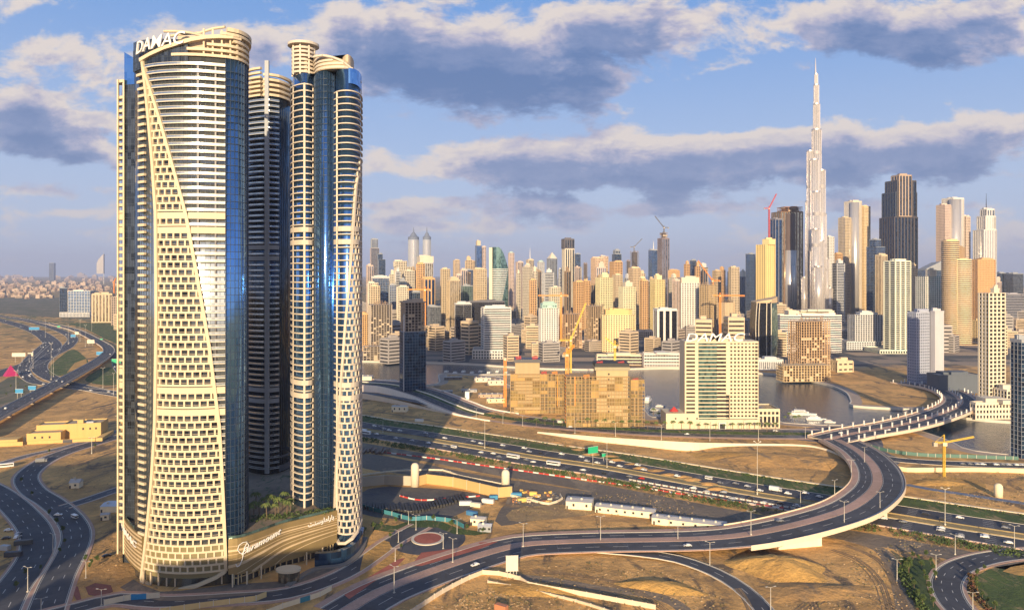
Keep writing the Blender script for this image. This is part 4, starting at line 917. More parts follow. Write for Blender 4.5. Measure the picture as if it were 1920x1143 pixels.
# far-off sail-shaped hotel and companion
t = thing('sail_hotel', 'tiny far-off sail-shaped hotel with a mast in the haze over the plain', 'tower', (XA(187, 10500), 10500, 0)); D = 10500
prof = [(181, 513), (181, 494), (184, 487), (188, 482), (192, 478), (194, 476), (194, 513)]
b = MB(); b.add([(XA(x, D), D+s, ZA(y, D)) for s in (0, 30) for x, y in prof], [tuple(range(7)), tuple(range(13, 6, -1))]+[(i, (i+1) % 7, 7+(i+1) % 7, 7+i) for i in range(7)]); b.build('sail_body', wall((.42, .40, .40)), t)
b = MB(); b.bar((XA(193.5, D), D+15, 0), (XA(193.5, D), D+15, ZA(472, D)), 5, 0, 6, 1.5); b.build('mast', M_POLE, t)
B('tiny far-off twin block in the haze over the plain', 92, 101, 493, 13000, 'glass', STEEL, 'grey', 0, .6)
# ---------------- ground, water, roads ----------------
def S(o, label=None): o['kind'] = 'structure'; return o
WZ = -2.2                                    # water level below the quays
def area(name, px, z, m, kind='structure', step=0, h=None, smooth=True, thick=None, closed=True):
    """flat area whose outline is given by photo pixels at its own height"""
    poly = [P(x, y, z)[:2] for x, y in px]
    if smooth: poly = spline(poly, 9, True)
    b = MB(); b.prism(ccw(poly), z-(thick or .02), z) if thick else b.add([(p[0], p[1], z) for p in ccw(poly)], [tuple(range(len(poly)))])
    o = b.build(name, m); o['kind'] = kind; return o
M_WATER, _t, _b = newmat('canal_water')
_pos = _t.add('ShaderNodeNewGeometry').outputs['Position']; _bp = _t.add('ShaderNodeBump', {'Strength': .6, 'Distance': 1.0})
_t.set(_bp.inputs['Height'], _t.noise(_t.vm('MULTIPLY', _pos, (1, .6, 1)), .22, 6, .6)); _t.l.new(_bp.outputs[0], _b.inputs['Normal'])
_t.set(_b.inputs['Base Color'], (.018, .045, .075)); _b.inputs['Roughness'].default_value = .16; _b.inputs['IOR'].default_value = 1.33; _b.inputs['Specular IOR Level'].default_value = .5
# canal outline in photo pixels (water meets quay)
CANAL = [(560, 676), (700, 677), (860, 681), (940, 686), (1010, 690), (1120, 692), (1210, 690), (1285, 690), (1425, 699), (1490, 708), (1550, 720), (1585, 735), (1595, 752), (1600, 760), (1700, 766), (1760, 768), (1812, 783), (1925, 792), (1980, 796),
         (1980, 850), (1830, 845), (1770, 822), (1690, 800), (1560, 797), (1470, 792), (1440, 783), (1290, 778), (1225, 782), (1205, 765), (1150, 735), (1000, 730), (950, 720), (940, 707), (830, 700), (815, 720), (700, 718), (560, 716)]
can = ccw(spline([P(x, y)[:2] for x, y in CANAL], 14, True))
# the ground sheet: one sheet to the horizon with the canal cut out as a real basin
bmg = __import__('bmesh'); bm = bmg.new()
R = 31000; outer = [(-R, -400), (R, -400), (R, R), (-R, R)]
ov = [bm.verts.new((x, y, 0)) for x, y in outer]; iv = [bm.verts.new((x, y, 0)) for x, y in can]
ed = [bm.edges.new((ov[i], ov[(i+1) % 4])) for i in range(4)]+[bm.edges.new((iv[i], iv[(i+1) % len(iv)])) for i in range(len(iv))]
bmg.ops.triangle_fill(bm, use_beauty=True, use_dissolve=False, edges=ed)
def inside(x, y, poly):
    c = False; n = len(poly)
    for i in range(n):
        (x1, y1), (x2, y2) = poly[i], poly[i-1]
        if (y1 > y) != (y2 > y) and x < (x2-x1)*(y-y1)/(y2-y1)+x1: c = not c
    return c
kill = [f for f in bm.faces if inside(f.calc_center_median().x, f.calc_center_median().y, can)]
bmg.ops.delete(bm, geom=kill, context='FACES_ONLY')
for f in bm.faces:
    if f.normal.z < 0: f.normal_flip()
me = bpy.data.meshes.new('ground'); bm.to_mesh(me); bm.free()
# ground: sand near, darker built-up city ground beyond the canal
M_GND, t, b_ = newmat('ground_sheet'); pos = t.add('ShaderNodeNewGeometry').outputs['Position']
n1 = t.noise(pos, .022, 9, .62, .9); n2 = t.noise(pos, .13, 7, .68); n3 = t.noise(t.vm('MULTIPLY', pos, (1, .4, 1)), .035, 7, .6, 1.4); n4 = t.noise(pos, .30, 6, .7, 1.6)
c = t.mix(t.sstep(n1, .40, .60), (.72, .41, .14), (.44, .255, .092)); c = t.mix(t.sstep(n3, .54, .64), c, (.17, .118, .07)); c = t.mix(t.m('MULTIPLY', t.sstep(n4, .58, .68), .7), c, (.80, .52, .24))
c = t.mix(t.m('MULTIPLY', t.sstep(t.noise(pos, .06, 8, .7, 3.0), .60, .66), .75), c, (.16, .13, .085))
vor = t.add('ShaderNodeTexVoronoi', {'Scale': .016}, feature='F1', distance='CHEBYCHEV'); t.set(vor.inputs['Vector'], pos)
city = t.mix(vor.outputs['Color'], (.12, .12, .12), (.34, .27, .21)); cv = t.add('ShaderNodeSeparateColor', {0: vor.outputs['Color']})
city = t.mix(cv.outputs[0], (.13, .125, .125), (.46, .34, .24)); ve = t.add('ShaderNodeTexVoronoi', {'Scale': .016}, feature='F1', distance='CHEBYCHEV')
t.set(ve.inputs['Vector'], pos); city = t.mix(t.sstep(ve.outputs['Distance'], .44, .47), city, (.075, .08, .09)); city = t.mix(t.m('MULTIPLY', t.sstep(n2, .55, .62), .6), city, (.09, .12, .05))
sp = t.add('ShaderNodeSeparateXYZ', {0: pos}); far = t.sstep(t.m('ADD', sp.outputs[1], t.m('MULTIPLY', n1, 160)), 1240, 1330)
far = t.m('MULTIPLY', far, t.sstep(sp.outputs[0], -420, -340)); c = t.mix(far, c, city)
leftfar = t.m('MULTIPLY', t.sstep(sp.outputs[1], 1300, 2300), t.sstep(sp.outputs[0], -300, -420))
c = t.mix(t.m('MULTIPLY', leftfar, t.sstep(n3, .44, .55)), c, (.10, .125, .055))
sc_ = t.add('ShaderNodeVectorMath', {0: c}, operation='SCALE'); t.set(sc_.inputs['Scale'], t.m('MULTIPLY_ADD', n2, .8, .62))
t.set(b_.inputs['Base Color'], sc_.outputs[0]); b_.inputs['Roughness'].default_value = .95
bp = t.add('ShaderNodeBump', {'Strength': .9, 'Distance': 2.4}); t.set(bp.inputs['Height'], t.m('ADD', n2, t.m('MULTIPLY', n4, .3))); t.l.new(bp.outputs[0], b_.inputs['Normal'])
me.materials.append(M_GND); g = bpy.data.objects.new('ground', me); lnk(g); S(g)
b = MB(); x0, x1 = min(p[0] for p in can)-60, max(p[0] for p in can)+60; y0, y1 = min(p[1] for p in can)-60, max(p[1] for p in can)+60
b.add([(x0, y0, WZ), (x1, y0, WZ), (x1, y1, WZ), (x0, y1, WZ)], [(0, 1, 2, 3)]); S(b.build('canal_water', M_WATER))
b = MB(); b.strip(can, WZ-1, .5, -.1, 1.4, closed=True); S(b.build('quay_kerb', M_KERB))
b = MB(); b.strip(can, .02, .09, 1.5, 13, closed=True); S(b.build('quay_path', ground('quay_paving', (.44, .33, .25), (.36, .28, .22), None, .03, .3, .9, .1)))
b = MB(); b.add([(1700, 9000, .05), (30000, 9000, .05), (30000, 30500, .05), (1200, 30500, .05), (1500, 14000, .05)], [(0, 1, 2, 3, 4)]); S(b.build('sea', plain('sea_water', (.04, .12, .20), .3)))

# roads: centre line in photo pixels with its own height; bands across it
ROADS = {}
def line3(pts, step=7):
    w_ = []
    for p in pts: z = p[2] if len(p) > 2 else 0.0; w_.append(P(p[0], p[1], z))
    return spline(w_, step)
def lay(mb, line, o0, o1, z0, z1, m=0, i0=0, i1=None):
    """band between lateral offsets (right of travel positive), z relative to the line"""
    ln = line[i0:i1]; nr = norms(ln)
    vs = []
    for p, n in zip(ln, nr):
        for o, z in ((o0, z0), (o1, z0), (o1, z1), (o0, z1)): vs.append((p[0]+n[0]*o, p[1]+n[1]*o, p[2]+z))
    k = len(ln); fs = []
    for i in range(k-1):
        for a in range(4): c_ = (a+1) % 4; fs.append((4*i+a, 4*i+4+a, 4*i+4+c_, 4*i+c_))
    fs += [(3, 2, 1, 0), tuple(4*(k-1)+a for a in range(4))]
    mb.add(vs, fs, m)
RM = [M_ASPH, M_KERB, M_LINE, M_PAVE, M_ASPL, M_GRASS, M_REDP, M_SAND]
def road(name, pts, half, base=.05, asph=0, kerb=True, lanes=3, walk=0.0, solid=True, wid2=None, extra=(), step=7, deck=0):
    ln = line3(pts, step); b = MB(); lay(b, ln, -half, half, base-.30-deck, base, asph)
    if kerb: lay(b, ln, half, half+.5, base-.30, base+.16, 1); lay(b, ln, -half-.5, -half, base-.30, base+.16, 1)
    if walk: lay(b, ln, half+.5, half+.5+walk, base-.30, base+.13, 3); lay(b, ln, -half-.5-walk, -half-.5, base-.30, base+.13, 3)
    nr = norms(ln); lw = 2*half/lanes
    for k in range(1, lanes):
        o = -half+k*lw
        for i in range(0, len(ln)-1, 2):
            p, q, n, n2_ = ln[i], ln[i+1], nr[i], nr[i+1]; t_ = .62
            q = tuple(p[j]+(q[j]-p[j])*t_ for j in range(3))
            b.add([(p[0]+n[0]*(o-.14), p[1]+n[1]*(o-.14), p[2]+base+.012), (p[0]+n[0]*(o+.14), p[1]+n[1]*(o+.14), p[2]+base+.012), (q[0]+n2_[0]*(o+.14), q[1]+n2_[1]*(o+.14), q[2]+base+.012), (q[0]+n2_[0]*(o-.14), q[1]+n2_[1]*(o-.14), q[2]+base+.012)], [(0, 1, 2, 3)], 2)
    if solid:
        for o in (-half+.5, half-.5):
            lay(b, ln, o-.10, o+.10, base+.002, base+.012, 2)
    for (o0, o1, za, zb, m) in extra: lay(b, ln, o0, o1, za, zb, m)
    o = b.build(name, RM); S(o); ROADS[name if name not in ROADS else o.name] = ln; return ln, o
# the wide highway: two carriageways either side of one median line
HW = [(560, 783), (620, 794), (678, 805), (760, 817), (834, 829), (920, 843), (1000, 857), (1130, 876), (1260, 899), (1390, 922), (1500, 940), (1660, 965), (1800, 988), (1930, 1008), (2050, 1028)]
hw = line3(HW, 9)
b = MB(); lay(b, hw, -26, -5.5, -.3, .10, 0); lay(b, hw, 5.5, 23, -.3, .10, 0)
lay(b, hw, -5.5, 5.5, -.3, .12, 8)
for o in (-26.4, -5.6, 5.2, 23.0): lay(b, hw, o, o+.4, -.3, .28, 1)
lay(b, hw, -5.0, -4.75, 0, .8, 8); lay(b, hw, 4.75, 5.0, 0, .8, 8)
nr = norms(hw)
for o in (-22.3, -18.6, -15, -11.4, -7.9, 9, 12.5, 16, 19.5):
    for i in range(0, len(hw)-1, 2):
        p, q, n, n2_ = hw[i], hw[i+1], nr[i], nr[i+1]; q = tuple(p[j]+(q[j]-p[j])*.5 for j in range(3))
        b.add([(p[0]+n[0]*(o-.15), p[1]+n[1]*(o-.15), .115), (p[0]+n[0]*(o+.15), p[1]+n[1]*(o+.15), .115), (q[0]+n2_[0]*(o+.15), q[1]+n2_[1]*(o+.15), .115), (q[0]+n2_[0]*(o-.15), q[1]+n2_[1]*(o-.15), .115)], [(0, 1, 2, 3)], 2)
M_MED = ground('median_gravel', (.36, .27, .13), (.28, .22, .11), None, .05, .5, .95, .3)
S(b.build('highway', RM+[M_MED]))
b = MB(); lay(b, hw, -49, -27, -.2, .06); o = b.build('grass', M_GRASS); o['kind'] = 'stuff'; tag(o, 'strip of green turf along the far edge of the highway', 'grass')
b = MB(); lay(b, hw, -51.5, -49.5, -.3, .55); S(b.build('kerb_wall', wall((.74, .62, .44))))
b = MB(); lay(b, hw, 24, 25.2, -.3, .7); S(b.build('kerb_wall', wall((.62, .46, .38))))
b = MB(); lay(b, hw, 42, 62, -.3, .05); S(b.build('service_road', M_GRIT))
# upper boulevard along the construction site and the lettered block
UB = [(560, 702), (677, 716, 7), (740, 722, 7), (800, 738, 5), (850, 758, 3), (900, 775), (1000, 790), (1100, 799), (1200, 806), (1300, 810), (1400, 812), (1500, 813), (1560, 814)]
def two_way(name, pts, half_each, gap, asph=0, med=3, walk=4.0, deck=0, base=.06, lanes=2, extra=()):
    ln = line3(pts, 7); b = MB()
    HE = half_each if isinstance(half_each, tuple) else (half_each, half_each); WK = walk if isinstance(walk, tuple) else (walk, walk)
    for s in (-1, 1):
        half_each = HE[0 if s < 0 else 1]; walk = WK[0 if s < 0 else 1]
        a, c_ = sorted((s*gap/2, s*(gap/2+2*half_each))); lay(b, ln, a, c_, base-.3-deck, base, asph)
        for k in range(1, lanes):
            o = s*(gap/2+2*half_each*k/lanes)
            for i in range(0, len(ln)-1, 2): lay(b, ln, o-.12, o+.12, base+.002, base+.012, 2, i, i+2)
        for oo in (s*(gap/2+.5), s*(gap/2+2*half_each-.5)): lay(b, ln, oo-.09, oo+.09, base+.002, base+.012, 2)
        e = s*(gap/2+2*half_each); a, c_ = sorted((e, e+s*.5)); lay(b, ln, a, c_, base-.3-deck, base+.16, 1)
        if walk: a, c_ = sorted((e+s*.5, e+s*(.5+walk))); lay(b, ln, a, c_, base-.3-deck, base+.14, 3)
    lay(b, ln, -gap/2, gap/2, base-.3-deck, base+.16, med)
    for x in extra: lay(b, ln, *x)
    if name != 'boulevard':
        nr = norms(ln)
        for i in range(3, len(ln)-3, 5):
            p, n = ln[i], nr[i]; u = (-n[1], n[0])
            for s in (-1, 1):
                o0, o1 = s*gap/2, s*(gap/2+2*HE[0 if s < 0 else 1]); b.add([(p[0]+n[0]*o+u[0]*q, p[1]+n[1]*o+u[1]*q, p[2]+base+.006) for o, q in ((o0, -.22), (o1, -.22), (o1, .22), (o0, .22))], [(0, 1, 2, 3)], 8)
    S(b.build(name, RM+[M_DARKM])); ROADS[name] = ln; return ln
ub = two_way('boulevard', UB, 6.5, 12, 0, 5, 5)
BW = thing('boulevard_ramp', 'long pale curved ramp wall carrying the boulevard down behind the round-bay tower', 'ramp', ub[0])
j0 = next(i for i, p in enumerate(ub) if p[2] < .05 and i > 5)
for s_, e_ in ((1, 24.6), (-1, 24.6)):
    b = MB(); a, c_ = sorted((s_*e_, s_*(e_+.6))); lay(b, ub, a, c_, -9, 1.5, 0, 0, j0+6); b.build('retaining_wall', wall((.86, .78, .68)), BW)
b = MB(); lay(b, ub, -.5, .5, 0, 1.3, 0, 0, j0+2); b.build('median_wall', wall((.86, .78, .68)), BW)
# main curving viaduct: from the lower edge round over the highway up to the junction
VA = [(640, 1150, 0), (708, 1110, 0), (798, 1074, 0), (890, 1043, 0), (950, 1026, 0), (1000, 1018, 1), (1120, 1013, 2), (1250, 1011, 3), (1331, 1008, 4), (1408, 1000, 6), (1500, 981, 7.5), (1583, 956, 8.5), (1625, 931, 9), (1644, 908, 8.5), (1643, 885, 8), (1630, 864, 7), (1606, 843, 5), (1570, 824, 3)]
va = two_way('viaduct', VA, (4.4, 6.4), 6.2, 0, 3, (4.2, 1.0), 0, .08)
# thick deck and parapets where it is up on piers
i0 = next(i for i, p in enumerate(va) if p[2] > 5.2)-6
b = MB(); HWL, HWR = 3.1+8.8+.5+4.2, 3.1+12.8+.5+1.0
lay(b, va, -HWL, HWR, -1.9, -.25, 0, i0+6); b.build('deck_slab', M_CONC); bridge_deck = bpy.context.scene.objects['deck_slab']
VD = thing('viaduct_structure', 'cream concrete viaduct deck and parapets curving over the highway', 'bridge', va[i0]); 
bridge_deck.parent = VD; bridge_deck.location = (-va[i0][0], -va[i0][1], -va[i0][2])
for s in (-1, 1):
    b = MB(); e_ = HWL if s < 0 else HWR; a, c_ = sorted((s*e_, s*(e_+.35))); lay(b, va, a, c_, -1.9, .95, 0, i0+6); b.build('parapet', wall((.74, .60, .44)), VD)
def pier(px, py, z0=0, w=4, d=2.2):
    x, y, _ = P(px, py, 0); b = MB(); b.prism(rect(x, y, w, d, .3), 0, 6.2); b.prism(rect(x, y, w*1.8, d*1.2, .3), 6.2, 7.4); b.build('pier', wall((.66, .56, .42)), VD)
for q_ in range(i0+12, len(va)-14, 9):
    x, y, zz = va[q_]
    for o in (-5.5, 12.5):
        n_ = norms(va[q_-1:q_+2])[1]; X_, Y_ = x+n_[0]*o, y+n_[1]*o; b = MB(); b.prism(rect(X_, Y_, 2.6, 2.2, .4), 0, zz-3.0); b.prism(rect(X_, Y_, 4.6, 2.6, .4), zz-3.0, zz-1.9); b.build('pier', wall((.66, .56, .42)), VD)
# abutment wall and slip road C
ab = [P(1460, 1030)[:2], P(1500, 1030)[:2], P(1541, 1023)[:2], P(1541, 1000)[:2]]
b = MB(); q = ab; b.prism(ccw([q[0], q[2], (q[2][0]+2, q[2][1]+14), (q[0][0], q[0][1]+16)]), 0, 7.2, 0, lambda p: 1.2 if p[0] < q[0][0]+3 else 7.4); b.build('abutment_wall', wall((.78, .68, .50)), VD)
# lower wide road running beside the viaduct
LR_ = [(1120, 1029, 1.4), (1200, 1036, 1.2), (1270, 1047, 1), (1340, 1072, .5), (1390, 1102), (1428, 1138), (1460, 1185)]
rd, _ = road('slip_road', LR_, 4.6, .06, 0, True, 2, 0)
# junction to bridge over the canal
BR = [(1550, 824, 3), (1600, 812, 4), (1680, 798, 6), (1740, 783, 7), (1790, 764, 7), (1800, 748, 6), (1775, 732, 4), (1735, 722, 2), (1690, 716, 0)]
brl = two_way('canal_bridge_road', BR, 6.0, 5.5, 0, 3, 4.0, 0, .08)
BD = thing('canal_bridge', 'curved canal bridge deck with cream piers and rows of white lantern posts', 'bridge', brl[len(brl)//2]); L0 = BD.location
b = MB(); HB = 5.5/2+12+.5+4; lay(b, brl, -HB, HB, -1.8, -.24); b.build('deck_slab', M_CONC, BD)
for s in (-1, 1): b = MB(); a, c_ = sorted((s*HB, s*(HB+.35))); lay(b, brl, a, c_, -1.8, 1.1); b.build('parapet', wall((.70, .56, .42)), BD)
for q_ in (.36, .46, .56, .66):
    x, y, zz = brl[int(len(brl)*q_)]; b = MB(); b.prism(rect(x, y, 9 if q_ == .56 else 7, 2.4, .2+q_), WZ-1, zz-1.8); b.build('pier', wall((.60, .50, .36)), BD)
# junction floor, road to the east with the parked cars, cream retaining wall below it
area('junction', [(1480, 806), (1560, 800), (1610, 806), (1650, 822), (1660, 846), (1690, 862), (1660, 880), (1615, 870), (1580, 846), (1530, 828), (1480, 822)], .09, M_ASPL)
er, _ = road('east_road', [(1600, 838), (1660, 858), (1740, 866), (1830, 870), (1960, 874)], 7.5, .10, 0, True, 2, 0)
b = MB(); rl = line3([(1672, 880), (1700, 884), (1760, 884), (1850, 884), (1960, 888)]); lay(b, rl, -.6, .6, -.2, 3.4); S(b.build('retaining_wall', wall((.78, .62, .38)))) 
# embankment wall under the upper boulevard: pale slope widening, then thin, then curving down beside the viaduct
EWT = [(1008, 809, 811), (1070, 814, 820), (1130, 819, 828), (1195, 823, 835), (1260, 827, 842), (1300, 829, 844), (1338, 830, 838), (1390, 831, 835), (1500, 833, 835.5), (1545, 840, 842.5), (1580, 854, 857), (1598, 873, 876)]
ew2 = spline([(*P(x, yb)[:2], (yb-yt)*GD(yb)/F) for x, yt, yb in EWT], 6); nr = norms(ew2); vs = []
for p, n in zip(ew2, nr): vs += [(p[0]+n[0]*1.2, p[1]+n[1]*1.2, -.1), (p[0], p[1], p[2]), (p[0]-n[0]*1.0, p[1]-n[1]*1.0, p[2]), (p[0]-n[0]*1.2, p[1]-n[1]*1.2, -.1)]
b = MB(); b.add(vs, [(4*i+k, 4*i+4+k, 4*i+4+(k+1) % 4, 4*i+(k+1) % 4) for i in range(len(ew2)-1) for k in range(4)]); S(b.build('embankment_wall', wall((.84, .70, .48), .9)))
vs = []
for p, n in zip(ew2, nr): vs += [(p[0]-n[0]*1.0, p[1]-n[1]*1.0, p[2]-.3), (p[0]-n[0]*(3+p[2]*2.2), p[1]-n[1]*(3+p[2]*2.2), .02)]
b = MB(); b.add(vs, [(2*i, 2*i+2, 2*i+3, 2*i+1) for i in range(len(ew2)-1)]); S(b.build('embankment_slope', M_SAND))
# ramp retaining wall at the left end of the boulevard
rw = line3([(660, 745), (700, 750), (760, 760), (820, 772), (868, 780)]); b = MB()
for i in range(len(rw)-1):
    h = 7.5*(1-i/len(rw)); p, q = rw[i], rw[i+1]; h2 = 7.5*(1-(i+1)/len(rw)); b.add([(p[0], p[1], 0), (q[0], q[1], 0), (q[0], q[1], h2), (p[0], p[1], h), (p[0], p[1]+1.2, 0), (q[0], q[1]+1.2, 0), (q[0], q[1]+1.2, h2), (p[0], p[1]+1.2, h)], [(0, 1, 2, 3), (3, 2, 6, 7), (5, 4, 7, 6)])
S(b.build('ramp_wall', wall((.70, .58, .44))))
ru = line3([(640, 735, 4), (700, 738, 4), (770, 750, 3), (830, 764, 1.5), (880, 780, 0)]); b = MB(); lay(b, ru, -5, 5, -.3, .05); S(b.build('ramp_road', M_ASPL))
# lower right loop road and garden
road('loop_road', [(2020, 1032), (1920, 1037), (1850, 1046), (1796, 1064), (1775, 1090), (1782, 1120), (1806, 1150), (1850, 1190)], 6.6, .07, 0, True, 3, 1.5, step=5)
area('lawn', [(1960, 1056), (1895, 1058), (1850, 1068), (1826, 1088), (1828, 1112), (1850, 1140), (1900, 1165), (1990, 1160)], .05, M_GRASS)
area('sand_bed', [(1985, 1054), (1930, 1056), (1895, 1062), (1880, 1070), (1910, 1078), (1985, 1080)], .09, M_SANDY)
area('lawn', [(1715, 1045), (1748, 1050), (1762, 1090), (1772, 1130), (1800, 1170), (1750, 1175), (1722, 1120), (1700, 1085)], .05, ground('dark_turf', (.045, .08, .02), (.07, .10, .03), None, .06, .6, 1, .5))
# roads by the left edge
road('city_road', [(70, 1185), (86, 1143), (108, 1085), (134, 1035), (143, 1000), (128, 970), (96, 942), (60, 918), (50, 892), (80, 866), (120, 848), (172, 832), (232, 816), (330, 798)], 7.6, .06, 0, True, 3, 1.6)
road('city_road', [(-10, 1165), (18, 1110), (52, 1065), (70, 1030), (66, 995), (44, 965), (5, 930), (-40, 905)], 8.5, .07, 0, True, 3, 1.2)
road('city_road', [(120, 950), (160, 938), (200, 924), (250, 908), (300, 895)], 4.8, .09, 0, True, 2, 1)
road('city_road', [(60, 1160), (140, 1140), (220, 1122), (300, 1128), (420, 1122), (540, 1112), (640, 1078), (700, 1040), (735, 1015), (790, 985)], 5.5, .08, 0, True, 2, 2.5)
road('city_road', [(-60, 872), (0, 868), (60, 852), (130, 836), (230, 806), (330, 790)], 4.2, .09, 4, True, 2, 1)
# red paved islands and forecourt by the podium
for px in ([(160, 1100), (178, 1092), (208, 1096), (212, 1108), (192, 1118), (166, 1114)], [(136, 1100), (146, 1098), (150, 1112), (153, 1124), (146, 1128), (139, 1116)]):
    area('paved_island', px, .16, ground('dull_red_paving', (.26, .09, .07), (.20, .08, .06), None, .08, .8, .9, .1))  # darker copy of the red paving, with the street's shade in its colour
area('forecourt', [(225, 1100), (300, 1125), (420, 1118), (520, 1108), (600, 1085), (655, 1050), (685, 1010), (670, 985), (640, 1020), (560, 1080), (430, 1095), (300, 1108), (250, 1085)], .14, M_GRIT)
# roundabout and its red disc
b = MB(); cx, cy, _ = P(802, 1010); b.prism(oval(cx, cy, 22, 24, 40), -.2, .11); S(b.build('roundabout', M_ASPH))
b = MB(); b.strip(ccw(oval(cx, cy, 9.6, 10.4, 36)), .1, .6, -1.6, 0, closed=True); S(b.build('kerb', M_KERB))
b = MB(); b.prism(oval(cx, cy, 8.0, 8.8, 36), 0, .5); S(b.build('paved_island', M_REDP))
area('paved_strip', [(770, 1060), (790, 1035), (850, 1028), (900, 1016), (935, 1014), (900, 1028), (840, 1046), (790, 1060)], .16, M_REDP, smooth=False)
area('paved_strip', [(640, 1110), (700, 1076), (745, 1048), (760, 1045), (745, 1060), (700, 1090), (655, 1122)], .17, M_REDP, smooth=False)
area('sand_bed', [(676, 1062), (690, 1020), (715, 1010), (750, 1022), (757, 1040), (735, 1055), (700, 1075), (676, 1092)], .10, M_SANDY)
area('lawn', [(700, 980), (740, 985), (770, 975), (830, 978), (860, 990), (920, 998), (890, 1003), (850, 1000), (820, 988), (770, 988), (735, 997), (700, 992)], .13, M_GRASS)
area('hardstanding', [(676, 962), (676, 925), (720, 912), (850, 918), (930, 934), (890, 950), (800, 985), (740, 972)], .04, ground('dark_pit', (.085, .085, .09), (.13, .12, .11), None, .04, .3))
area('hardstanding', [(940, 985), (1080, 962), (1240, 966), (1360, 980), (1400, 974), (1280, 945), (1100, 920), (1000, 905), (900, 890), (690, 850), (676, 875), (780, 892), (940, 925), (935, 960)], .03, M_GRIT)
area('sand_bed', [(960, 955), (1050, 945), (1120, 960), (1010, 975), (955, 975)], .06, ground('brown_sand', (.42, .28, .12), (.30, .21, .11), None, .04, .3))
area('sand_bed', [(1690, 905), (1760, 892), (1830, 900), (1850, 915), (1800, 925), (1730, 920)], .05, M_SANDY)
b = MB(); bl = line3([(1700, 908), (1740, 916), (1800, 925), (1860, 934), (1940, 946)]); lay(b, bl, -3, 3, -.1, .12); S(b.build('blue_track', ground('blue_membrane', (.13, .17, .26), (.18, .22, .30), None, .05, .4)))
# sand slopes
def mound(name, px, py, rx, ry, h, m, a=0.0, seed=1, n=40):
    x, y, _ = P(px, py); r = random.Random(seed); ph = [r.uniform(0, 6) for _ in range(8)]; vs = []; fs = []; K = 12
    for j in range(K+1):
        for k in range(n):
            t_ = 2*pi*k/n; q = j/K; wob = 1+.10*sin(3*t_+ph[0])+.07*sin(5*t_+ph[1])
            hh = h*(1-q*q)**1.2*(1+.12*sin(9*t_+ph[2])*q+.06*sin(17*t_+ph[3])*q)
            X, Y = q*rx*wob*cos(t_), q*ry*wob*sin(t_); vs.append((x+X*cos(a)-Y*sin(a), y+X*sin(a)+Y*cos(a), hh-.1))
    for j in range(K):
        for k in range(n): fs.append((j*n+k, (j+1)*n+k, (j+1)*n+(k+1) % n, j*n+(k+1) % n))
    b = MB(); b.add(vs, fs); return S(b.build(name, m, smooth=True))
mound('sand_hill', 1460, 862, 60, 24, 4.5, M_SAND, -.1, 3); mound('sand_hill', 1380, 856, 42, 16, 3.2, M_SANDY, -.12, 4); mound('sand_hill', 1545, 872, 30, 18, 4, M_SAND, -.4, 5)
mound('sand_hill', 1462, 1066, 25, 18, 6.0, M_SANDY, -.3, 6); mound('sand_hill', 1520, 1108, 30, 12, 1.8, M_SAND, .1, 7); mound('sand_hill', 1000, 1104, 26, 9, 2.0, M_SANDY, -.2, 8)
mound('sand_hill', 1760, 905, 22, 9, 2.2, M_SANDY, 0, 9); mound('sand_hill', 1240, 1100, 22, 8, 2.6, M_SANDY, -.3, 10); mound('sand_hill', 1340, 1100, 34, 10, -.2, M_SAND, .3, 11)
for i in range(14): mound('sand_heap', 1045+i*23+random.uniform(-8, 8), 832+i*6.4+random.uniform(-3, 3), random.uniform(5, 9), random.uniform(3, 5), random.uniform(1, 2.2), M_SAND, 0, 20+i, 16)
# interchange at the far left
def flat(name, pts, half, lanes=4, z=.05): return road(name, pts, half, z, 0, True, lanes, 0, step=14)
flat('interchange_road', [(-60, 588), (0, 600), (60, 618), (95, 640), (92, 660), (60, 680), (0, 700), (-60, 716)], 17, 5)
flat('interchange_road', [(-60, 580), (0, 592), (70, 606), (130, 628), (128, 648), (92, 668), (74, 688), (92, 706), (140, 722), (240, 742), (400, 760)], 11, 4, .09)
flat('interchange_road', [(20, 594), (90, 606), (150, 624), (190, 645), (214, 668), (232, 700), (300, 730)], 8, 3, .13)
flat('interchange_road', [(92, 640), (60, 668), (45, 690), (58, 712), (100, 722), (240, 738)], 8, 3, .15)
fo = road('flyover_road', [(-80, 818, 9), (0, 775, 9), (76, 735, 9), (138, 702, 9), (190, 672, 8), (204, 655, 6), (185, 640, 4), (140, 618, 2), (90, 606, .3)], 9, .1, 0, True, 3, 0, step=10)[0]
FD = thing('flyover', 'straight concrete flyover crossing the interchange beside the villa plot', 'bridge', fo[len(fo)//3])
b = MB(); lay(b, fo, -9.6, 9.6, -1.8, -.22); b.build('deck_slab', M_CONC, FD)
for s in (-1, 1): b = MB(); a, c_ = sorted((s*9.6, s*9.95)); lay(b, fo, a, c_, -1.8, 1.0); b.build('parapet', wall((.55, .46, .38)), FD)
for i in (6, 14, 22, 30, 38): 
    if i < len(fo): p = fo[i]; b = MB(); b.prism(rect(p[0], p[1], 5, 2, .5), 0, p[2]-1.8); b.build('pier', M_CONC, FD)
area('lawn', [(92, 700), (100, 680), (135, 655), (158, 668), (164, 680), (140, 690), (128, 700), (110, 704)], .11, M_GRASS)
area('sand_bed', [(125, 698), (140, 680), (162, 672), (163, 682), (148, 692)], .14, M_SANDY, smooth=False)
area('lawn', [(130, 606), (200, 605), (232, 612), (235, 645), (200, 636), (160, 616)], .05, M_GRASS)
area('lawn', [(160, 712), (190, 690), (215, 690), (228, 716), (200, 722)], .06, M_GRASS)
area('lawn', [(-40, 560), (120, 558), (235, 575), (235, 596), (120, 596), (-40, 580)], .03, ground('dull_scrub', (.10, .11, .06), (.16, .14, .09), (.24, .19, .13), .01, .1))
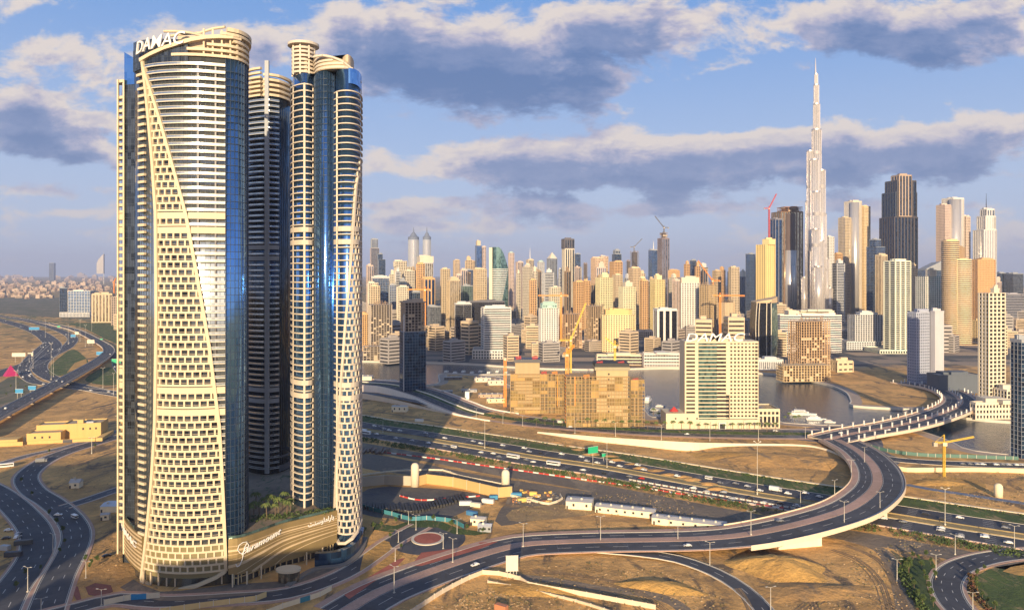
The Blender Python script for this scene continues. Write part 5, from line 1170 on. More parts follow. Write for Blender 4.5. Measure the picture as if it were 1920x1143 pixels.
area('scrub_bank', [(-20, 735), (20, 706), (45, 712), (70, 724), (40, 748), (0, 768), (-40, 790)], .06, ground('dull_scrub', (.10, .11, .06), (.16, .14, .09), (.24, .19, .13), .01, .1))

# tyre tracks worn into the sand: pairs of darker ruts, and wider dirt tracks
TR = MB(); rt = random.Random(44)
for pts in ([(1560, 1030), (1610, 1050), (1650, 1090), (1670, 1150)], [(1580, 1022), (1640, 1050), (1672, 1100), (1690, 1150)], [(1300, 1062), (1370, 1100), (1400, 1150)], [(1000, 1068), (1090, 1078), (1180, 1098), (1260, 1150)], [(980, 1095), (1080, 1100), (1170, 1118), (1210, 1150)], [(1500, 1150), (1560, 1110), (1640, 1120), (1700, 1160)], [(850, 806), (950, 822), (1060, 838), (1180, 852)], [(1000, 824), (1150, 848), (1300, 866), (1420, 884)], [(960, 960), (1060, 968), (1200, 975), (1330, 985)], [(940, 945), (1040, 955), (1075, 962)], [(10, 850), (80, 840), (150, 815), (225, 795)], [(150, 880), (190, 870), (228, 860)], [(1700, 925), (1800, 945), (1915, 965)], [(1690, 1000), (1760, 1020), (1830, 1030)], [(1430, 1060), (1500, 1090), (1540, 1150)], [(690, 770), (760, 780), (840, 795)]):
    ln = line3(pts, 3)
    for rep in range(3):
        sh = rt.uniform(-3, 3)
        for o in (-.95, .95): lay(TR, [(p[0], p[1], .055+.004*rep) for p in ln], o+sh-.28, o+sh+.28, -.03, .012)
S(TR.build('dirt_track', ground('rut_soil', (.20, .135, .075), (.30, .20, .11), None, .1, .8, .95, .3)))
for pts, w__ in (([(960, 1080), (1040, 1088), (1130, 1104), (1210, 1112), (1262, 1128), (1290, 1150)], 3.5), ([(1590, 1010), (1650, 1030), (1680, 1075), (1700, 1150)], 4)):
    b = MB(); lay(b, line3(pts, 4), -w__, w__, -.05, .045); S(b.build('dirt_track', ground('track_soil', (.22, .17, .12), (.28, .21, .14), None, .06, .5, .95, .5)))
# ---------------- lettered apartment-hotel block on the near bank ----------------
HD = GD(803)
HT = thing('hotel_block', 'cream hotel block with white rooftop letters and balcony bays on the canal bank', 'hotel', (XA(1350, HD), HD+10, 0))
M_HC = wall((.64, .54, .38), .8, .08)
def hz(py): return ZA(py, HD)
def hx(px): return XA(px, HD)
xs0, xs1, zt = hx(1284), hx(1422), hz(641)
b = MB(); b.box(xs0+.4, xs1-.4, HD+1.5, HD+22, 0, zt-1); b.build('glazing', glass('win', (2.4, 2.4, 3.2)), HT)
rows = [hz(y) for y in [783-7.15*k for k in range(20)]]; fhh = rows[1]-rows[0]
def bay(x0, x1, nm, y0, kind, z_from=0, pch=3.2, pw_=1.3, sh_=.45, z_to=None):
    b = MB()
    for z in rows:
        if z < z_from-.5 or (z_to and z > z_to): continue
        b.box(hx(x0), hx(x1), y0, HD+1.6, z-fhh*sh_/2, z+fhh*sh_/2)
    if kind == 'punched':
        n = max(1, round((hx(x1)-hx(x0))/pch))
        for k in range(n+1): xc = hx(x0)+(hx(x1)-hx(x0))*k/n; b.box(max(hx(x0), xc-pw_/2), min(hx(x1), xc+pw_/2), y0+.12, HD+1.65, z_from, zt)
    b.build(nm, M_HC, HT)
bay(1285, 1304, 'balcony_bay_cladding', HD-.4, 'bands', hz(778), sh_=.5)
b = MB(); b.box(hx(1284), hx(1286.5), HD-.5, HD+2, 0, zt); b.box(hx(1303), hx(1309), HD-.6, HD+2, 0, zt); b.box(hx(1361), hx(1368), HD-.9, HD+2, hz(740), zt); b.build('pier', M_HC, HT)
b = MB(); b.box(hx(1309), hx(1344), HD-.2, HD+1.4, hz(790), zt-1.5); b.build('bay_glazing', glass('green', (2, 2, 3.3)), HT)
bay(1309, 1344, 'glass_bay_cladding', HD-.9, 'bands', hz(786), sh_=.22); bay(1344, 1361, 'brown_bay_cladding', HD-.5, 'bands', hz(790), sh_=.42); bay(1344, 1366, 'lower_bay_cladding', HD-.8, 'bands', hz(786), sh_=.24, z_to=hz(742))
bay(1368, 1416, 'punched_wall_cladding', HD+.2, 'punched', hz(784), 3.6, 1.5, .52); bay(1416, 1422, 'corner_bay_cladding', HD-.2, 'bands', hz(784), sh_=.4)
b = MB(); b.box(xs0, xs1, HD-.3, HD+22.4, zt-1.0, zt+.8); b.box(hx(1284), hx(1424), HD-1, HD+3, 0, hz(786)); b.build('wall', M_HC, HT)
b = MB(); b.box(xs1-.5, xs1+.1, HD+.3, HD+22.3, 0, zt-1.02); b.box(xs0-.1, xs0+.5, HD+.3, HD+22.3, 0, zt-1.02); b.build('side_wall', wall((.70, .58, .40)), HT)
b = MB(); b.box(hx(1300), hx(1395), HD+4, HD+16, zt+.8, zt+3.5); b.build('plant_room', M_HC, HT)
b = MB(); b.box(hx(1248), hx(1309), HD-2, HD+24, 0, hz(774)); b.build('podium_wing', M_HC, HT)
for px in (1266, 1288, 1306): b = MB(); b.box(hx(px)-.8, hx(px)+.8, HD-2.05, HD-1.9, hz(785), hz(782)); b.build('podium_window', M_BLACK, HT)
b = MB()
for k in range(18): xk = hx(1250)+k*(hx(1424)-hx(1250))/17; b.box(xk-.25, xk+.25, HD-2.6, HD-2.0, 0, hz(790))
b.build('colonnade_grille', M_HC, HT)
b = MB(); b.box(hx(1346), hx(1360), HD-3, HD-1.2, 0, hz(791)); b.build('entrance_portal', wall(WHITE), HT); b = MB(); b.box(hx(1348), hx(1358), HD-3.2, HD-3.01, .3, hz(793)); b.build('entrance_door', M_BLACK, HT)
b = MB(); b.box(hx(1424), hx(1462), HD+2, HD+30, 0, hz(768)); b.build('annex_core', glass('win', (3, 3, 4)), HT)
b = MB(); skinp = rect(hx(1443), HD+16, hx(1462)-hx(1424)+.6, 28.6)
for z0_, z1_ in ((0, 1), (hz(795), hz(792.5)), (hz(781), hz(777)), (hz(772), hz(768)+.8)): b.strip(skinp, z0_, z1_, -.4, .3, closed=True)
for k in range(6): xk = hx(1424)+k*(hx(1462)-hx(1424))/5; b.box(xk-.7, xk+.7, HD+1.3, HD+2.2, 0, hz(768))
b.build('annex_cladding', M_HC, HT)
def flat_place(x0, x1, y, z0):
    return lambda t, yy, d: (x0+(x1-x0)*t, y-d, z0+yy)
text_mesh('DAMAC', 11.5, .9, M_WHITE, 'rooftop_lettering', HT, flat_place(hx(1286), hx(1397), HD+.6, zt+.9), .25, .04)
t = thing('parasol_canopy', 'red pointed canopy on the low wing of the lettered hotel block', 'canopy', (hx(1265), HD+3, hz(774))); b = MB(); b.lathe(hx(1265), HD+3, [(4.5, hz(774)+1.5), (4.4, hz(774)+2), (.2, hz(774)+6)], 8); b.build('canopy', M_RED, t)
b = MB(); b.bar((hx(1265), HD+3, hz(774)), (hx(1265), HD+3, hz(774)+2), .15); b.build('pole', M_POLE, t)

# ---------------- cranes: lattice mast and jib ----------------
def lattice(mb, p, q, w, seg, r, m=0):
    d = [q[i]-p[i] for i in range(3)]; L = sqrt(sum(c*c for c in d)); d = [c/L for c in d]; up = (0, 0, 1) if abs(d[2]) < .8 else (0, 1, 0)
    u = (d[1]*up[2]-d[2]*up[1], d[2]*up[0]-d[0]*up[2], d[0]*up[1]-d[1]*up[0]); l = sqrt(sum(c*c for c in u)); u = [c/l for c in u]
    v = (d[1]*u[2]-d[2]*u[1], d[2]*u[0]-d[0]*u[2], d[0]*u[1]-d[1]*u[0])
    def pt(s, k): a, c = ((-1, -1), (1, -1), (1, 1), (-1, 1))[k % 4]; return tuple(p[i]+d[i]*s+(u[i]*a+v[i]*c)*w/2 for i in range(3))
    for k in range(4): mb.bar(pt(0, k), pt(L, k), r, m)
    n = max(1, int(L/seg))
    for i in range(n):
        for k in range(4): mb.bar(pt(i*L/n, k), pt((i+1)*L/n, k+1), r*.7, m); mb.bar(pt((i+1)*L/n, k), pt((i+1)*L/n, k+1), r*.6, m)
def crane(label, px, D, y0, y1, mat, jib=0, jl=40, luff=0, w=2.0, r=.28, ang=0.0, z0=None):
    x = XA(px, D); zb = ZA(y0, D) if z0 is None else z0; z = ZA(y1, D)
    t = thing('tower_crane', label, 'crane', (x, D, zb))
    b = MB(); lattice(b, (x, D, zb), (x, D, z), w, w*1.3, r); b.build('mast_lattice', mat, t)
    b = MB(); b.box(x-1.6, x+1.6, D-1.6, D+1.6, z, z+2.6); b.build('cab', wall((.75, .60, .40)), t)
    if jl:
        ca, sa = cos(ang), sin(ang); zc_ = z+2.4
        b = MB(); lattice(b, (x, D, zc_), (x+jib*jl*cos(luff)*ca, D+jl*cos(luff)*sa, zc_+jl*sin(luff)), w*.7, w*1.2, r*.8); b.build('jib_lattice', mat, t)
        b = MB(); lattice(b, (x, D, zc_), (x-jib*jl*.3*ca, D-jl*.3*sa, zc_), w*.8, w*1.2, r*.8); b.build('counter_jib_lattice', mat, t)
        b = MB(); b.box(x-jib*jl*.3*ca-1.5, x-jib*jl*.3*ca+1.5, D-jl*.3*sa-1.2, D-jl*.3*sa+1.2, zc_-3, zc_); b.build('counterweight', M_CONC, t)
        b = MB(); lattice(b, (x, D, zc_), (x, D, zc_+6), w*.5, w, r*.7)
        if not luff: b.bar((x, D, zc_+6), (x+jib*jl*.6*ca, D+jl*.6*sa, zc_+.8), .12)
        b.bar((x, D, zc_+6), (x-jib*jl*.28*ca, D-jl*.28*sa, zc_+.5), .12); b.build('apex_mast_lattice', mat, t)
    return t
crane('orange crane mast at the end of the netted building site, nearest the marina', 947, GD(762), 762, 675, M_CRANE, jl=0, w=2.6, r=.45)
crane('orange crane standing in front of the netted building site', 1063, GD(792), 792, 668, M_CRANE, 1, 12, .9, w=2.8, r=.5, ang=-.4)
crane('yellow luffing crane rising behind the netted building site', 1070, GD(700), 700, 640, M_YEL, 1, 62, 1.15, w=2.4, r=.42, ang=.3)
crane('yellow crane on the roof of the netted site below the golden office', 1153, 800, 676, 652, M_YEL, -1, 14, .7, w=1.8, r=.3)
crane('orange crane mast beside the cream unfinished block', 1350, 1600, 636, 556, M_CRANE, 1, 52, 0, w=3.4, r=.6, ang=-.15)
crane('pale orange leaning crane over the tan unfinished tower', 1336, 1720, 545, 528, M_CRANE, -1, 58, .95, w=3, r=.5)
crane('orange crane with a level jib in front of the white-domed tower group', 1052, 1480, 640, 556, M_CRANE, -1, 46, 0, w=3, r=.6)
crane('orange crane with a level jib crossing the grid tower gap', 797, 1400, 560, 545, M_CRANE, -1, 34, 0, w=2.6, r=.55, z0=ZA(610, 1400))
crane('slim crane beside the brown unfinished giant, boom raised', 1442, 2000, 590, 392, M_RED, 1, 44, 1.1, w=3.2, r=.5)
crane('dark crane crowning the tall dark unfinished tower', 1245, 2300, 438, 428, M_DARKM, -1, 46, .9, w=3, r=.55)
crane('dark crane over the far bare dark tower', 1189, 2900, 474, 464, M_DARKM, 1, 46, .8, w=3.4, r=.6)
crane('orange crane behind the ribbed block across the interchange', 214, 3200, 575, 530, M_CRANE, 1, 20, 1.2, w=4, r=.8)
crane('yellow crawler crane in the sandy yard beyond the viaduct', 1770, GD(893), 893, 835, M_YEL, 1, 22, .22, w=1.3, r=.2, ang=-.1)

# ---------------- netted construction pair ----------------
M_NET, t, b_ = newmat('scaffold_net'); pos = t.add('ShaderNodeNewGeometry').outputs['Position']
nn = t.noise(t.vm('MULTIPLY', pos, (1, 1, .25)), .5, 7, .65); c = t.mix(t.sstep(nn, .36, .64), (.17, .115, .04), (.36, .25, .09)); c = t.mix(t.sstep(t.noise(pos, .12, 3), .45, .6), c, (.20, .15, .07)); t.set(b_.inputs['Base Color'], c); b_.inputs['Roughness'].default_value = .95
def netted(label, x0, x1, yt, yb, D, dep, steps, seed, ncols):
    r = random.Random(seed); cx = XA((x0+x1)/2, D); t = thing('construction_site', label, 'building site', (cx, D, 0)); zt = ZA(yt, D)
    X = lambda px: XA(px, D)
    b = MB(); n = int(zt/3.6)
    for k in range(n+1): b.box(X(x0), X(x1), D-1.55, D+dep, k*3.6, k*3.6+.42)
    for px in range(int(x0), int(x1), 7):
        for dy in (0.4, dep-.4): b.box(X(px), X(px)+.8, D+dy-.4, D+dy+.4, 0, zt)
    b.build('concrete_frame', wall((.44, .29, .14)), t)
    M_NET2 = wall((.20, .13, .05), .95, .3); M_NET3 = wall((.42, .27, .10), .95, .3)
    cw, ch = 8.2, 7.2; nx_ = int((X(x1)-X(x0))/cw); nz_ = int(zt/ch); cnt_ = 0
    for ix in range(nx_+1):
        for iz in range(nz_+1):
            q_ = r.random()
            if q_ < .42 or cnt_ > 95: continue
            xa = X(x0)+ix*cw; xb = min(X(x1), xa+cw-.3); za = iz*ch+.5; zb = min(zt, za+ch*(1 if q_ < .72 else .5)-.4)
            if xb-xa < 1 or zb-za < 1: continue
            off = r.uniform(.4, 1.3); b = MB(); b.box(xa, xb, D-off, D-off+.1, za, zb); b.build('net_sheet', r.choice((M_NET, M_NET, M_NET2, M_NET3)), t); cnt_ += 1
    b = MB()
    for k in range(ncols):
        px = x0+(x1-x0)*k/(ncols-1); b.box(X(px)-.13, X(px)+.13, D-1.9, D-1.65, 0, ZA(yt+2, D))
    for k in range(int(zt/5.5)): b.box(X(x0), X(x1), D-1.88, D-1.7, k*5.5+2, k*5.5+2.18)
    b.build('scaffold_grating', wall((.40, .31, .17)), t)
    b = MB(); inner = [X(x0)+2, X(x1)-2]; b.box(inner[0], inner[1], D+4, D+dep-4, 0, zt-3); b.build('lift_core', wall((.14, .11, .07)), t)  # dark box inside the frame, coloured as the shade between the floors
    return t, X
D1 = GD(775)
t, X = netted('long netted building site with ochre scaffold sheets, between the two orange crane masts', 957, 1062, 700, 790, D1, 26, [(958, 985, 700, 750), (984, 1003, 720, 772), (1004, 1030, 705, 745), (1028, 1062, 700, 778), (958, 1010, 755, 775)], 3, 22)
b = MB(); b.box(X(966), X(1012), D1+2, D1+22, 0, ZA(680, D1)); b.build('core_wall', wall((.42, .32, .18)), t)
b = MB(); b.box(X(964), X(1014), D1+1, D1+23, ZA(680, D1), ZA(674, D1)); b.build('dark_formwork', M_DARKM, t)
D2 = GD(800)
t, X = netted('tall netted building site with a dark formwork crown, nearest the lettered hotel', 1062, 1180, 705, 797, D2, 26, [(1062, 1090, 692, 760), (1100, 1142, 740, 772), (1142, 1180, 712, 745), (1120, 1182, 760, 792), (1064, 1092, 765, 790)], 5, 26)
b = MB(); b.box(X(1118), X(1178), D2+1, D2+24, 0, ZA(694, D2)); b.build('core_wall', wall((.46, .36, .20)), t)
b = MB(); b.box(X(1115), X(1181), D2-.5, D2+25, ZA(694, D2), ZA(688, D2)); b.build('climbing_platform', wall((.34, .30, .20)), t)
b = MB(); b.box(X(1116), X(1180), D2, D2+24, ZA(688, D2), ZA(681, D2)); b.build('dark_formwork', M_BLACK, t)
for px in (1045, 1078):
    b = MB(); b.box(X(px)-.3, X(px)+.3, D2-2.3, D2-1.8, ZA(760, D2), ZA(705, D2)); b.build('orange_hoist', M_CRANE, t)
b = MB()
for i in range(9):
    b.box(X(1142)-1, X(1142)+.6, D2-.3, D2+1, ZA(700+i*10, D2)-1.4, ZA(700+i*10, D2)+.2)
b.build('window_opening_grille', M_BLACK, t)
t, X = netted('low netted wing at the canal end of the building site', 1182, 1208, 712, 790, D2+3, 24, [(1182, 1200, 716, 775)], 8, 7)
# formwork tables coloured red and orange on the decks
for i, (px, D, y, col) in enumerate(((972, D1+3, 668, M_RED), (1003, D1+3, 668, M_RED), (1020, D1, 697, M_RED), (1040, D1, 697, M_CRANE), (1125, D2+3, 678, M_RED), (1165, D2+3, 678, M_RED), (1100, D2, 703, M_CRANE), (1192, D2+4, 710, M_RED))):
    x = XA(px, D); z = ZA(y, D); o = MB(); lattice(o, (x-3, D+2, z-2), (x+3, D+2, z-1), 2.5, 1.5, .22); o = o.build('formwork_table', col); tag(o, ('red formwork table on the dark crown above the marina end', 'red formwork table by the orange jib on the dark crown', 'red formwork table on the lower deck beside the front crane', 'orange formwork table on the lower deck beside the front crane', 'red formwork table at the edge of the tall dark crown', 'red formwork table beside the roof crane of the tall crown', 'orange formwork table on the deck by the tall core', 'red formwork table on the low netted wing')[i], 'formwork', 'formwork on the building site')

# ---------------- vehicles ----------------
GLS = glass('black', (9, 9, 9))
def car_proto(kind, paint):
    L, W, Hh = {'car': (4.6, 1.9, 1.45), 'suv': (4.8, 2.0, 1.8), 'van': (5.4, 2.1, 2.3), 'bus': (11.5, 2.6, 3.3), 'truck': (8.5, 2.5, 3.2)}[kind]
    t = thing(kind if kind in ('bus', 'van', 'truck') else 'car', 'x', kind if kind != 'suv' else 'car')
    b = LMB(); g = LMB()
    if kind in ('car', 'suv'):
        prof = [(-L/2, .35), (-L/2, .85), (-L*.40, .95), (-L*.30, Hh-.06), (-L*.05, Hh), (L*.12, Hh-.08), (L*.27, .98), (L*.46, .82), (L/2, .6), (L/2, .3)]
        n = len(prof); w_ = lambda z: W/2*(1 if z < 1 else .84)
        b.add([(x, -w_(z), z) for x, z in prof]+[(x, w_(z), z) for x, z in prof], [tuple(range(n)), tuple(range(2*n-1, n-1, -1))]+[(i, n+i, n+(i+1) % n, (i+1) % n) for i in range(n)])
        for s in (-1, 1): g.box(-L*.30, L*.16, s*W*.43-.03, s*W*.43+.03, 1.0, Hh-.16)
        g.add([(L*.145, -W*.38, Hh-.14), (L*.145, W*.38, Hh-.14), (L*.275, W*.40, 1.02), (L*.275, -W*.40, 1.02)], [(0, 1, 2, 3)])
    else:
        b.box(-L/2, L/2 if kind != 'truck' else L*.28, -W/2, W/2, .45, Hh); 
        if kind == 'truck': b.box(L*.31, L/2, -W/2, W/2, .45, Hh*.78)
        for s in (-1, 1): g.box(-L*.45 if kind != 'truck' else L*.33, L*.46, s*(W/2+.01)-.02, s*(W/2+.01)+.02, Hh*.52, Hh*.80 if kind != 'truck' else Hh*.7)
        g.box(L/2, L/2+.03, -W*.45, W*.45, Hh*.42, Hh*.72)
    b.build('body', paint, t); g.build('window_glazing', GLS, t)
    for sx in (-1, 1):
        for sy in (-1, 1):
            q = LMB(); q.bar((sx*L*.31, sy*W*.5, .34), (sx*L*.31, sy*W*.40, .34), .34, 0, 12); q.build('wheel', M_BLACK, t)
    return t
def paint(n, c): return plain(n, c, .3, .1)
PAINTS = {'white': (.80, .79, .76), 'silver': (.45, .46, .48), 'black': (.03, .03, .035), 'red': (.50, .03, .02), 'grey': (.20, .21, .23)}
protos = {}; counts = {}
ORD = ['first', 'second', 'third', 'fourth', 'fifth', 'sixth', 'seventh', 'eighth', 'ninth', 'tenth', 'eleventh', 'twelfth', 'thirteenth', 'fourteenth', 'fifteenth', 'sixteenth', 'seventeenth', 'eighteenth', 'nineteenth', 'twentieth', 'twenty-first', 'twenty-second', 'twenty-third', 'twenty-fourth', 'twenty-fifth', 'twenty-sixth', 'twenty-seventh', 'twenty-eighth', 'twenty-ninth', 'thirtieth']
def put_vehicles(where, group, items):
    """items: (kind, colour, x, y, z, heading); ordinals counted from the big towers side, within kind and colour"""
    items = sorted(items, key=lambda q: q[2]/max(1, q[3])); seen = {}
    tot = {}
    for q in items: tot[q[:2]] = tot.get(q[:2], 0)+1
    for kind, col, x, y, z, a in items:
        k = (kind, col); i = seen.get(k, 0); seen[k] = i+1; noun = {'suv': 'tall car', 'car': 'car'}.get(kind, kind)
        lab = (f'{col} {noun} on {where}' if tot[k] == 1 else f'{ORD[min(i, 29)]} {col} {noun} from the west on {where}')
        if k not in protos: o = car_proto(kind, paint(col+'_car_paint', PAINTS[col])); protos[k] = o; o.location = (x, y, z); o.rotation_euler = (0, 0, a); o['label'] = lab; o['group'] = group
        else: dup(protos[k], (x, y, z), a, lab, None, group)
def on_line(ln, s, off, flip):
    i = max(0, min(len(ln)-2, int(s))); p, q = ln[i], ln[i+1]; u = (q[0]-p[0], q[1]-p[1]); l = hypot(*u) or 1; u = (u[0]/l, u[1]/l)
    return (p[0]+u[1]*off, p[1]-u[0]*off, p[2]+.16, atan2(u[1], u[0])+(pi if flip else 0))
def px_on(ln, px, off, flip):
    best = min(range(len(ln)-1), key=lambda i: abs(CX+(ln[i][0]+off*0)/ln[i][1]*F-px)); return on_line(ln, best, off, flip)
def cars_at(lst, ln):
    out = []
    for kind, col, px, off in lst: x, y, z, a = px_on(ln, px, off, off > 0); out.append((kind, col, x, y, z, a))
    return out
random.seed(11)
hr = random.Random(12)
def extra_cars(side, n, used_px):
    out = []
    while len(out) < n:
        px = hr.uniform(680, 1915)
        if min(abs(px-u) for u in used_px) < 9 or 1560 < px < 1640: continue
        used_px.append(px); out.append((hr.choice(['car', 'car', 'car', 'suv']), hr.choice(['white', 'white', 'silver', 'grey', 'black', 'white', 'silver']), px, side*hr.choice((9.5, 13, 17, 20.5)))) 
    return out
put_vehicles('the far carriageway of the wide highway', 'vehicles on the far carriageway of the highway', cars_at([('car', 'white', 682, -18), ('car', 'white', 734, -14), ('car', 'silver', 768, -18), ('car', 'white', 820, -12), ('car', 'white', 926, -18), ('car', 'white', 1075, -20), ('car', 'white', 1112, -9), ('car', 'white', 1197, -11), ('suv', 'white', 1268, -10), ('van', 'white', 1302, -17), ('car', 'silver', 1385, -15), ('truck', 'white', 1449, -16), ('car', 'white', 1521, -17), ('car', 'white', 1550, -13), ('car', 'grey', 1870, -12), ('car', 'black', 1000, -14), ('car', 'silver', 860, -16), ('car', 'grey', 1340, -12), ('car', 'black', 1730, -15), ('car', 'white', 1790, -19)]+extra_cars(-1, 22, [682, 734, 768, 820, 926, 1075, 1112, 1197, 1268, 1302, 1385, 1449, 1521, 1550, 1870, 1000, 860, 1340, 1730, 1790]), hw))
put_vehicles('the near carriageway of the wide highway', 'vehicles on the near carriageway of the highway', cars_at([('bus', 'white', 690, 9), ('bus', 'white', 700, 14), ('car', 'silver', 762, 14), ('car', 'white', 815, 12), ('van', 'white', 864, 13), ('car', 'white', 917, 14), ('car', 'white', 942, 11), ('bus', 'white', 982, 12), ('car', 'grey', 1003, 12), ('car', 'white', 1014, 15), ('bus', 'white', 1054, 14), ('car', 'red', 1223, 12), ('car', 'silver', 1330, 15), ('car', 'black', 1470, 12), ('car', 'silver', 1760, 14), ('car', 'black', 1160, 16), ('car', 'white', 1860, 11), ('car', 'grey', 1700, 10)]+extra_cars(1, 20, [690, 700, 762, 815, 864, 917, 942, 982, 1003, 1014, 1054, 1223, 1330, 1470, 1760, 1160, 1860, 1700]), hw))
put_vehicles('the boulevard by the building sites', 'cars on the boulevard', cars_at([('car', 'white', 1078, 11), ('car', 'white', 1460, -10), ('car', 'grey', 1010, -12), ('car', 'silver', 1290, 12), ('car', 'black', 1180, -9), ('car', 'black', 940, 10)], ub))
put_vehicles('the canal bridge', 'cars on the canal bridge', cars_at([('car', 'white', 1653, 9), ('car', 'white', 1582, -6), ('car', 'silver', 1700, -8), ('car', 'grey', 1760, 8)], brl))
put_vehicles('the viaduct', 'cars on the viaduct', cars_at([('car', 'white', 858, 10), ('car', 'grey', 1480, -8), ('car', 'silver', 1290, 11)], va))
pk = [('car', random.choice(['white', 'silver', 'black', 'grey', 'white']), P(px, 867+random.uniform(-.6, .6)+(px-1750)*.02)[0], P(px, 869.5+(px-1750)*.02)[1], .15, random.uniform(-.05, .05)) for px in (1800, 1813, 1826, 1838, 1849, 1862, 1875, 1886, 1899, 1911)]
put_vehicles('the roadside parking row before the green hoarding', 'cars parked before the green hoarding', pk)
cr_ = [ln for n_, ln in ROADS.items() if n_.startswith('city_road')]
put_vehicles('the streets beside the villa plot', 'vehicles in the streets near the villa', [(k, c, *P(px, py)[:2], .14, a) for k, c, px, py, a in (('van', 'white', 140, 971, -.6), ('car', 'white', 109, 966, .2), ('suv', 'white', 33, 1008, 1.5), ('car', 'silver', 34, 1002, 1.5), ('bus', 'white', 10, 876, .5), ('car', 'white', 184, 800, .2), ('truck', 'grey', 78, 866, .3), ('car', 'black', 200, 1043, .9), ('car', 'white', 16, 995, .4), ('car', 'black', 12, 1010, .4))])
inter = []
rr = random.Random(5)
for nm_, ln in list(ROADS.items()):
    if nm_.startswith('interchange') or nm_ == 'flyover_road':
        for k in range(34 if nm_ != 'flyover_road' else 12):
            i = rr.randrange(2, len(ln)-2); x, y, z, a = on_line(ln, i, rr.choice((-6, -3, 3, 6)), rr.random() < .5); sx = CX+x/y*F
            if 0 < sx < 222: inter.append(('car' if rr.random() < .85 else 'suv', rr.choice(['white', 'white', 'silver', 'black', 'grey']), x, y, z, a))
put_vehicles('the interchange', 'cars on the interchange', inter)

# ---------------- street lamps ----------------
def lamp_proto(h, arms=2, name='street_lamp'):
    t = thing(name, 'x', 'street lamp'); b = LMB(); b.bar((0, 0, 0), (0, 0, h), .16+h*.006, 0, 8, .09+h*.002); b.build('pole', M_POLE, t)
    b = LMB(); b.box(-.4, .4, -.4, .4, 0, .5); b.build('base', M_KERB, t)
    for s in ((-1, 1)[:arms]):
        b = LMB(); b.bar((0, 0, h-.2), (s*1.9, 0, h+.35), .07); b.build('arm', M_POLE, t); b = LMB(); b.box(s*1.6-.1, s*2.6, -.22, .22, h+.28, h+.46) if s > 0 else b.box(s*2.6, s*1.6+.1, -.22, .22, h+.28, h+.46); b.build('lamp_head', M_POLE, t)
    return t
LP = {}
def lamps(where, group, items, h=None):
    items = sorted(items, key=lambda q: q[0]/q[1])
    for i, (x, y, z, hh) in enumerate(items):
        k = 'L'; lab = f'{ORD[i]} tall pale lamp post from the west {where}' if len(items) > 1 else f'tall pale lamp post {where}'
        if k not in LP: LP[k] = lamp_proto(12.0); o = LP[k]; o.location = (x, y, z); o.scale = (1, 1, hh/12); o['label'] = lab; o['group'] = group
        else: dup(LP[k], (x, y, z), random.uniform(-.5, .5), lab, (1, 1, hh/12), group)
def LQ(lst, z=0): return [(*P(px, yb, z)[:2], z, (yb-yt)*GD(yb, z)/F) for px, yt, yb in lst]
lamps('along the highway median', 'lamp posts on the highway median', LQ([(718, 788, 811), (909, 788, 840), (1138, 830, 876), (1420, 830, 927), (1772, 916, 984), (1501, 920, 958), (1902, 985, 1029)]))
lamps('on the viaduct', 'lamp posts on the viaduct', LQ([(981, 981, 1024), (1126, 968, 1014), (1271, 981, 1016)], 1.5)+LQ([(1408, 958, 1002), (1583, 940, 982), (1650, 922, 957), (1565, 900, 935), (1621, 838, 866), (1596, 862, 890)], 7))
lamps('round the roundabout and podium street', 'lamp posts by the roundabout', LQ([(780, 965, 993), (766, 958, 983), (747, 994, 1016), (831, 999, 1028), (849, 1009, 1054), (857, 973, 1000), (739, 1061, 1111), (741, 1027, 1052)]))
lamps('in the streets beside the villa plot', 'lamp posts in the western streets', LQ([(99, 1001, 1045), (161, 1052, 1083), (52, 1063, 1109), (77, 1121, 1150), (190, 1104, 1134), (172, 820, 850), (221, 780, 806)]))
lamps('by the slip road and loop road', 'lamp posts by the slip road', LQ([(1331, 1016, 1061), (1445, 1100, 1146), (1682, 1048, 1089), (1755, 1039, 1081), (1791, 1002, 1039), (1824, 1110, 1150)]))
lamps('along the boulevard by the building sites', 'lamp posts on the boulevard', LQ([(893, 765, 784), (943, 774, 794), (980, 778, 798), (1078, 786, 812), (1154, 792, 818), (1240, 796, 824), (1331, 790, 826), (1422, 700+85, 826), (1510, 800, 822), (1700, 770, 800)]))
lamps('across the interchange', 'lamp posts on the interchange', LQ([(30, 695, 730), (62, 655, 690), (96, 645, 712), (100, 670, 706), (193, 690, 727), (150, 600, 640), (128, 610, 645), (172, 590, 620), (85, 600, 632), (213, 700, 740), (160, 610, 650)]))
# lantern posts along the canal bridge: short square white columns
t0 = None; idx = 0; side_name = {0: 'outer', 1: 'middle', 2: 'inner'}
BP = [(1610+i*13.5, None) for i in range(1)]
posts = []
for row, off in enumerate((HB-.8, 1.2, -HB+.8)):
    acc = 0
    for i in range(len(brl)-1):
        p = brl[i]; d = hypot(brl[i+1][0]-p[0], brl[i+1][1]-p[1]); acc += d
        if acc > 9.5: acc = 0; x, y, z, a = on_line(brl, i, off, False); posts.append((row, x, y, z, a))
kk = {}
for row, x, y, z, a in posts:
    kk[row] = kk.get(row, 0)+1; lab = f'{ORD[min(29, kk[row]-1)]} white lantern post from the junction along the {side_name[row]} edge of the canal bridge'
    if row == 1: lab = f'{ORD[min(29, kk[row]-1)]} white lantern post from the junction down the middle of the canal bridge'
    if t0 is None:
        t0 = thing('lantern_post', lab, 'lantern post', (x, y, z), a, 'lantern posts on the canal bridge'); b = LMB(); b.prism(rect(0, 0, 1.0, 1.0), 0, 4.2); b.prism(rect(0, 0, 1.25, 1.25), 4.2, 4.5); b.build('shaft', M_WHITE, t0)
        b = LMB(); b.prism(rect(0, 0, 1.3, 1.3), 0, .4); b.build('plinth', M_KERB, t0)
    else: dup(t0, (x, y, z), a, lab)

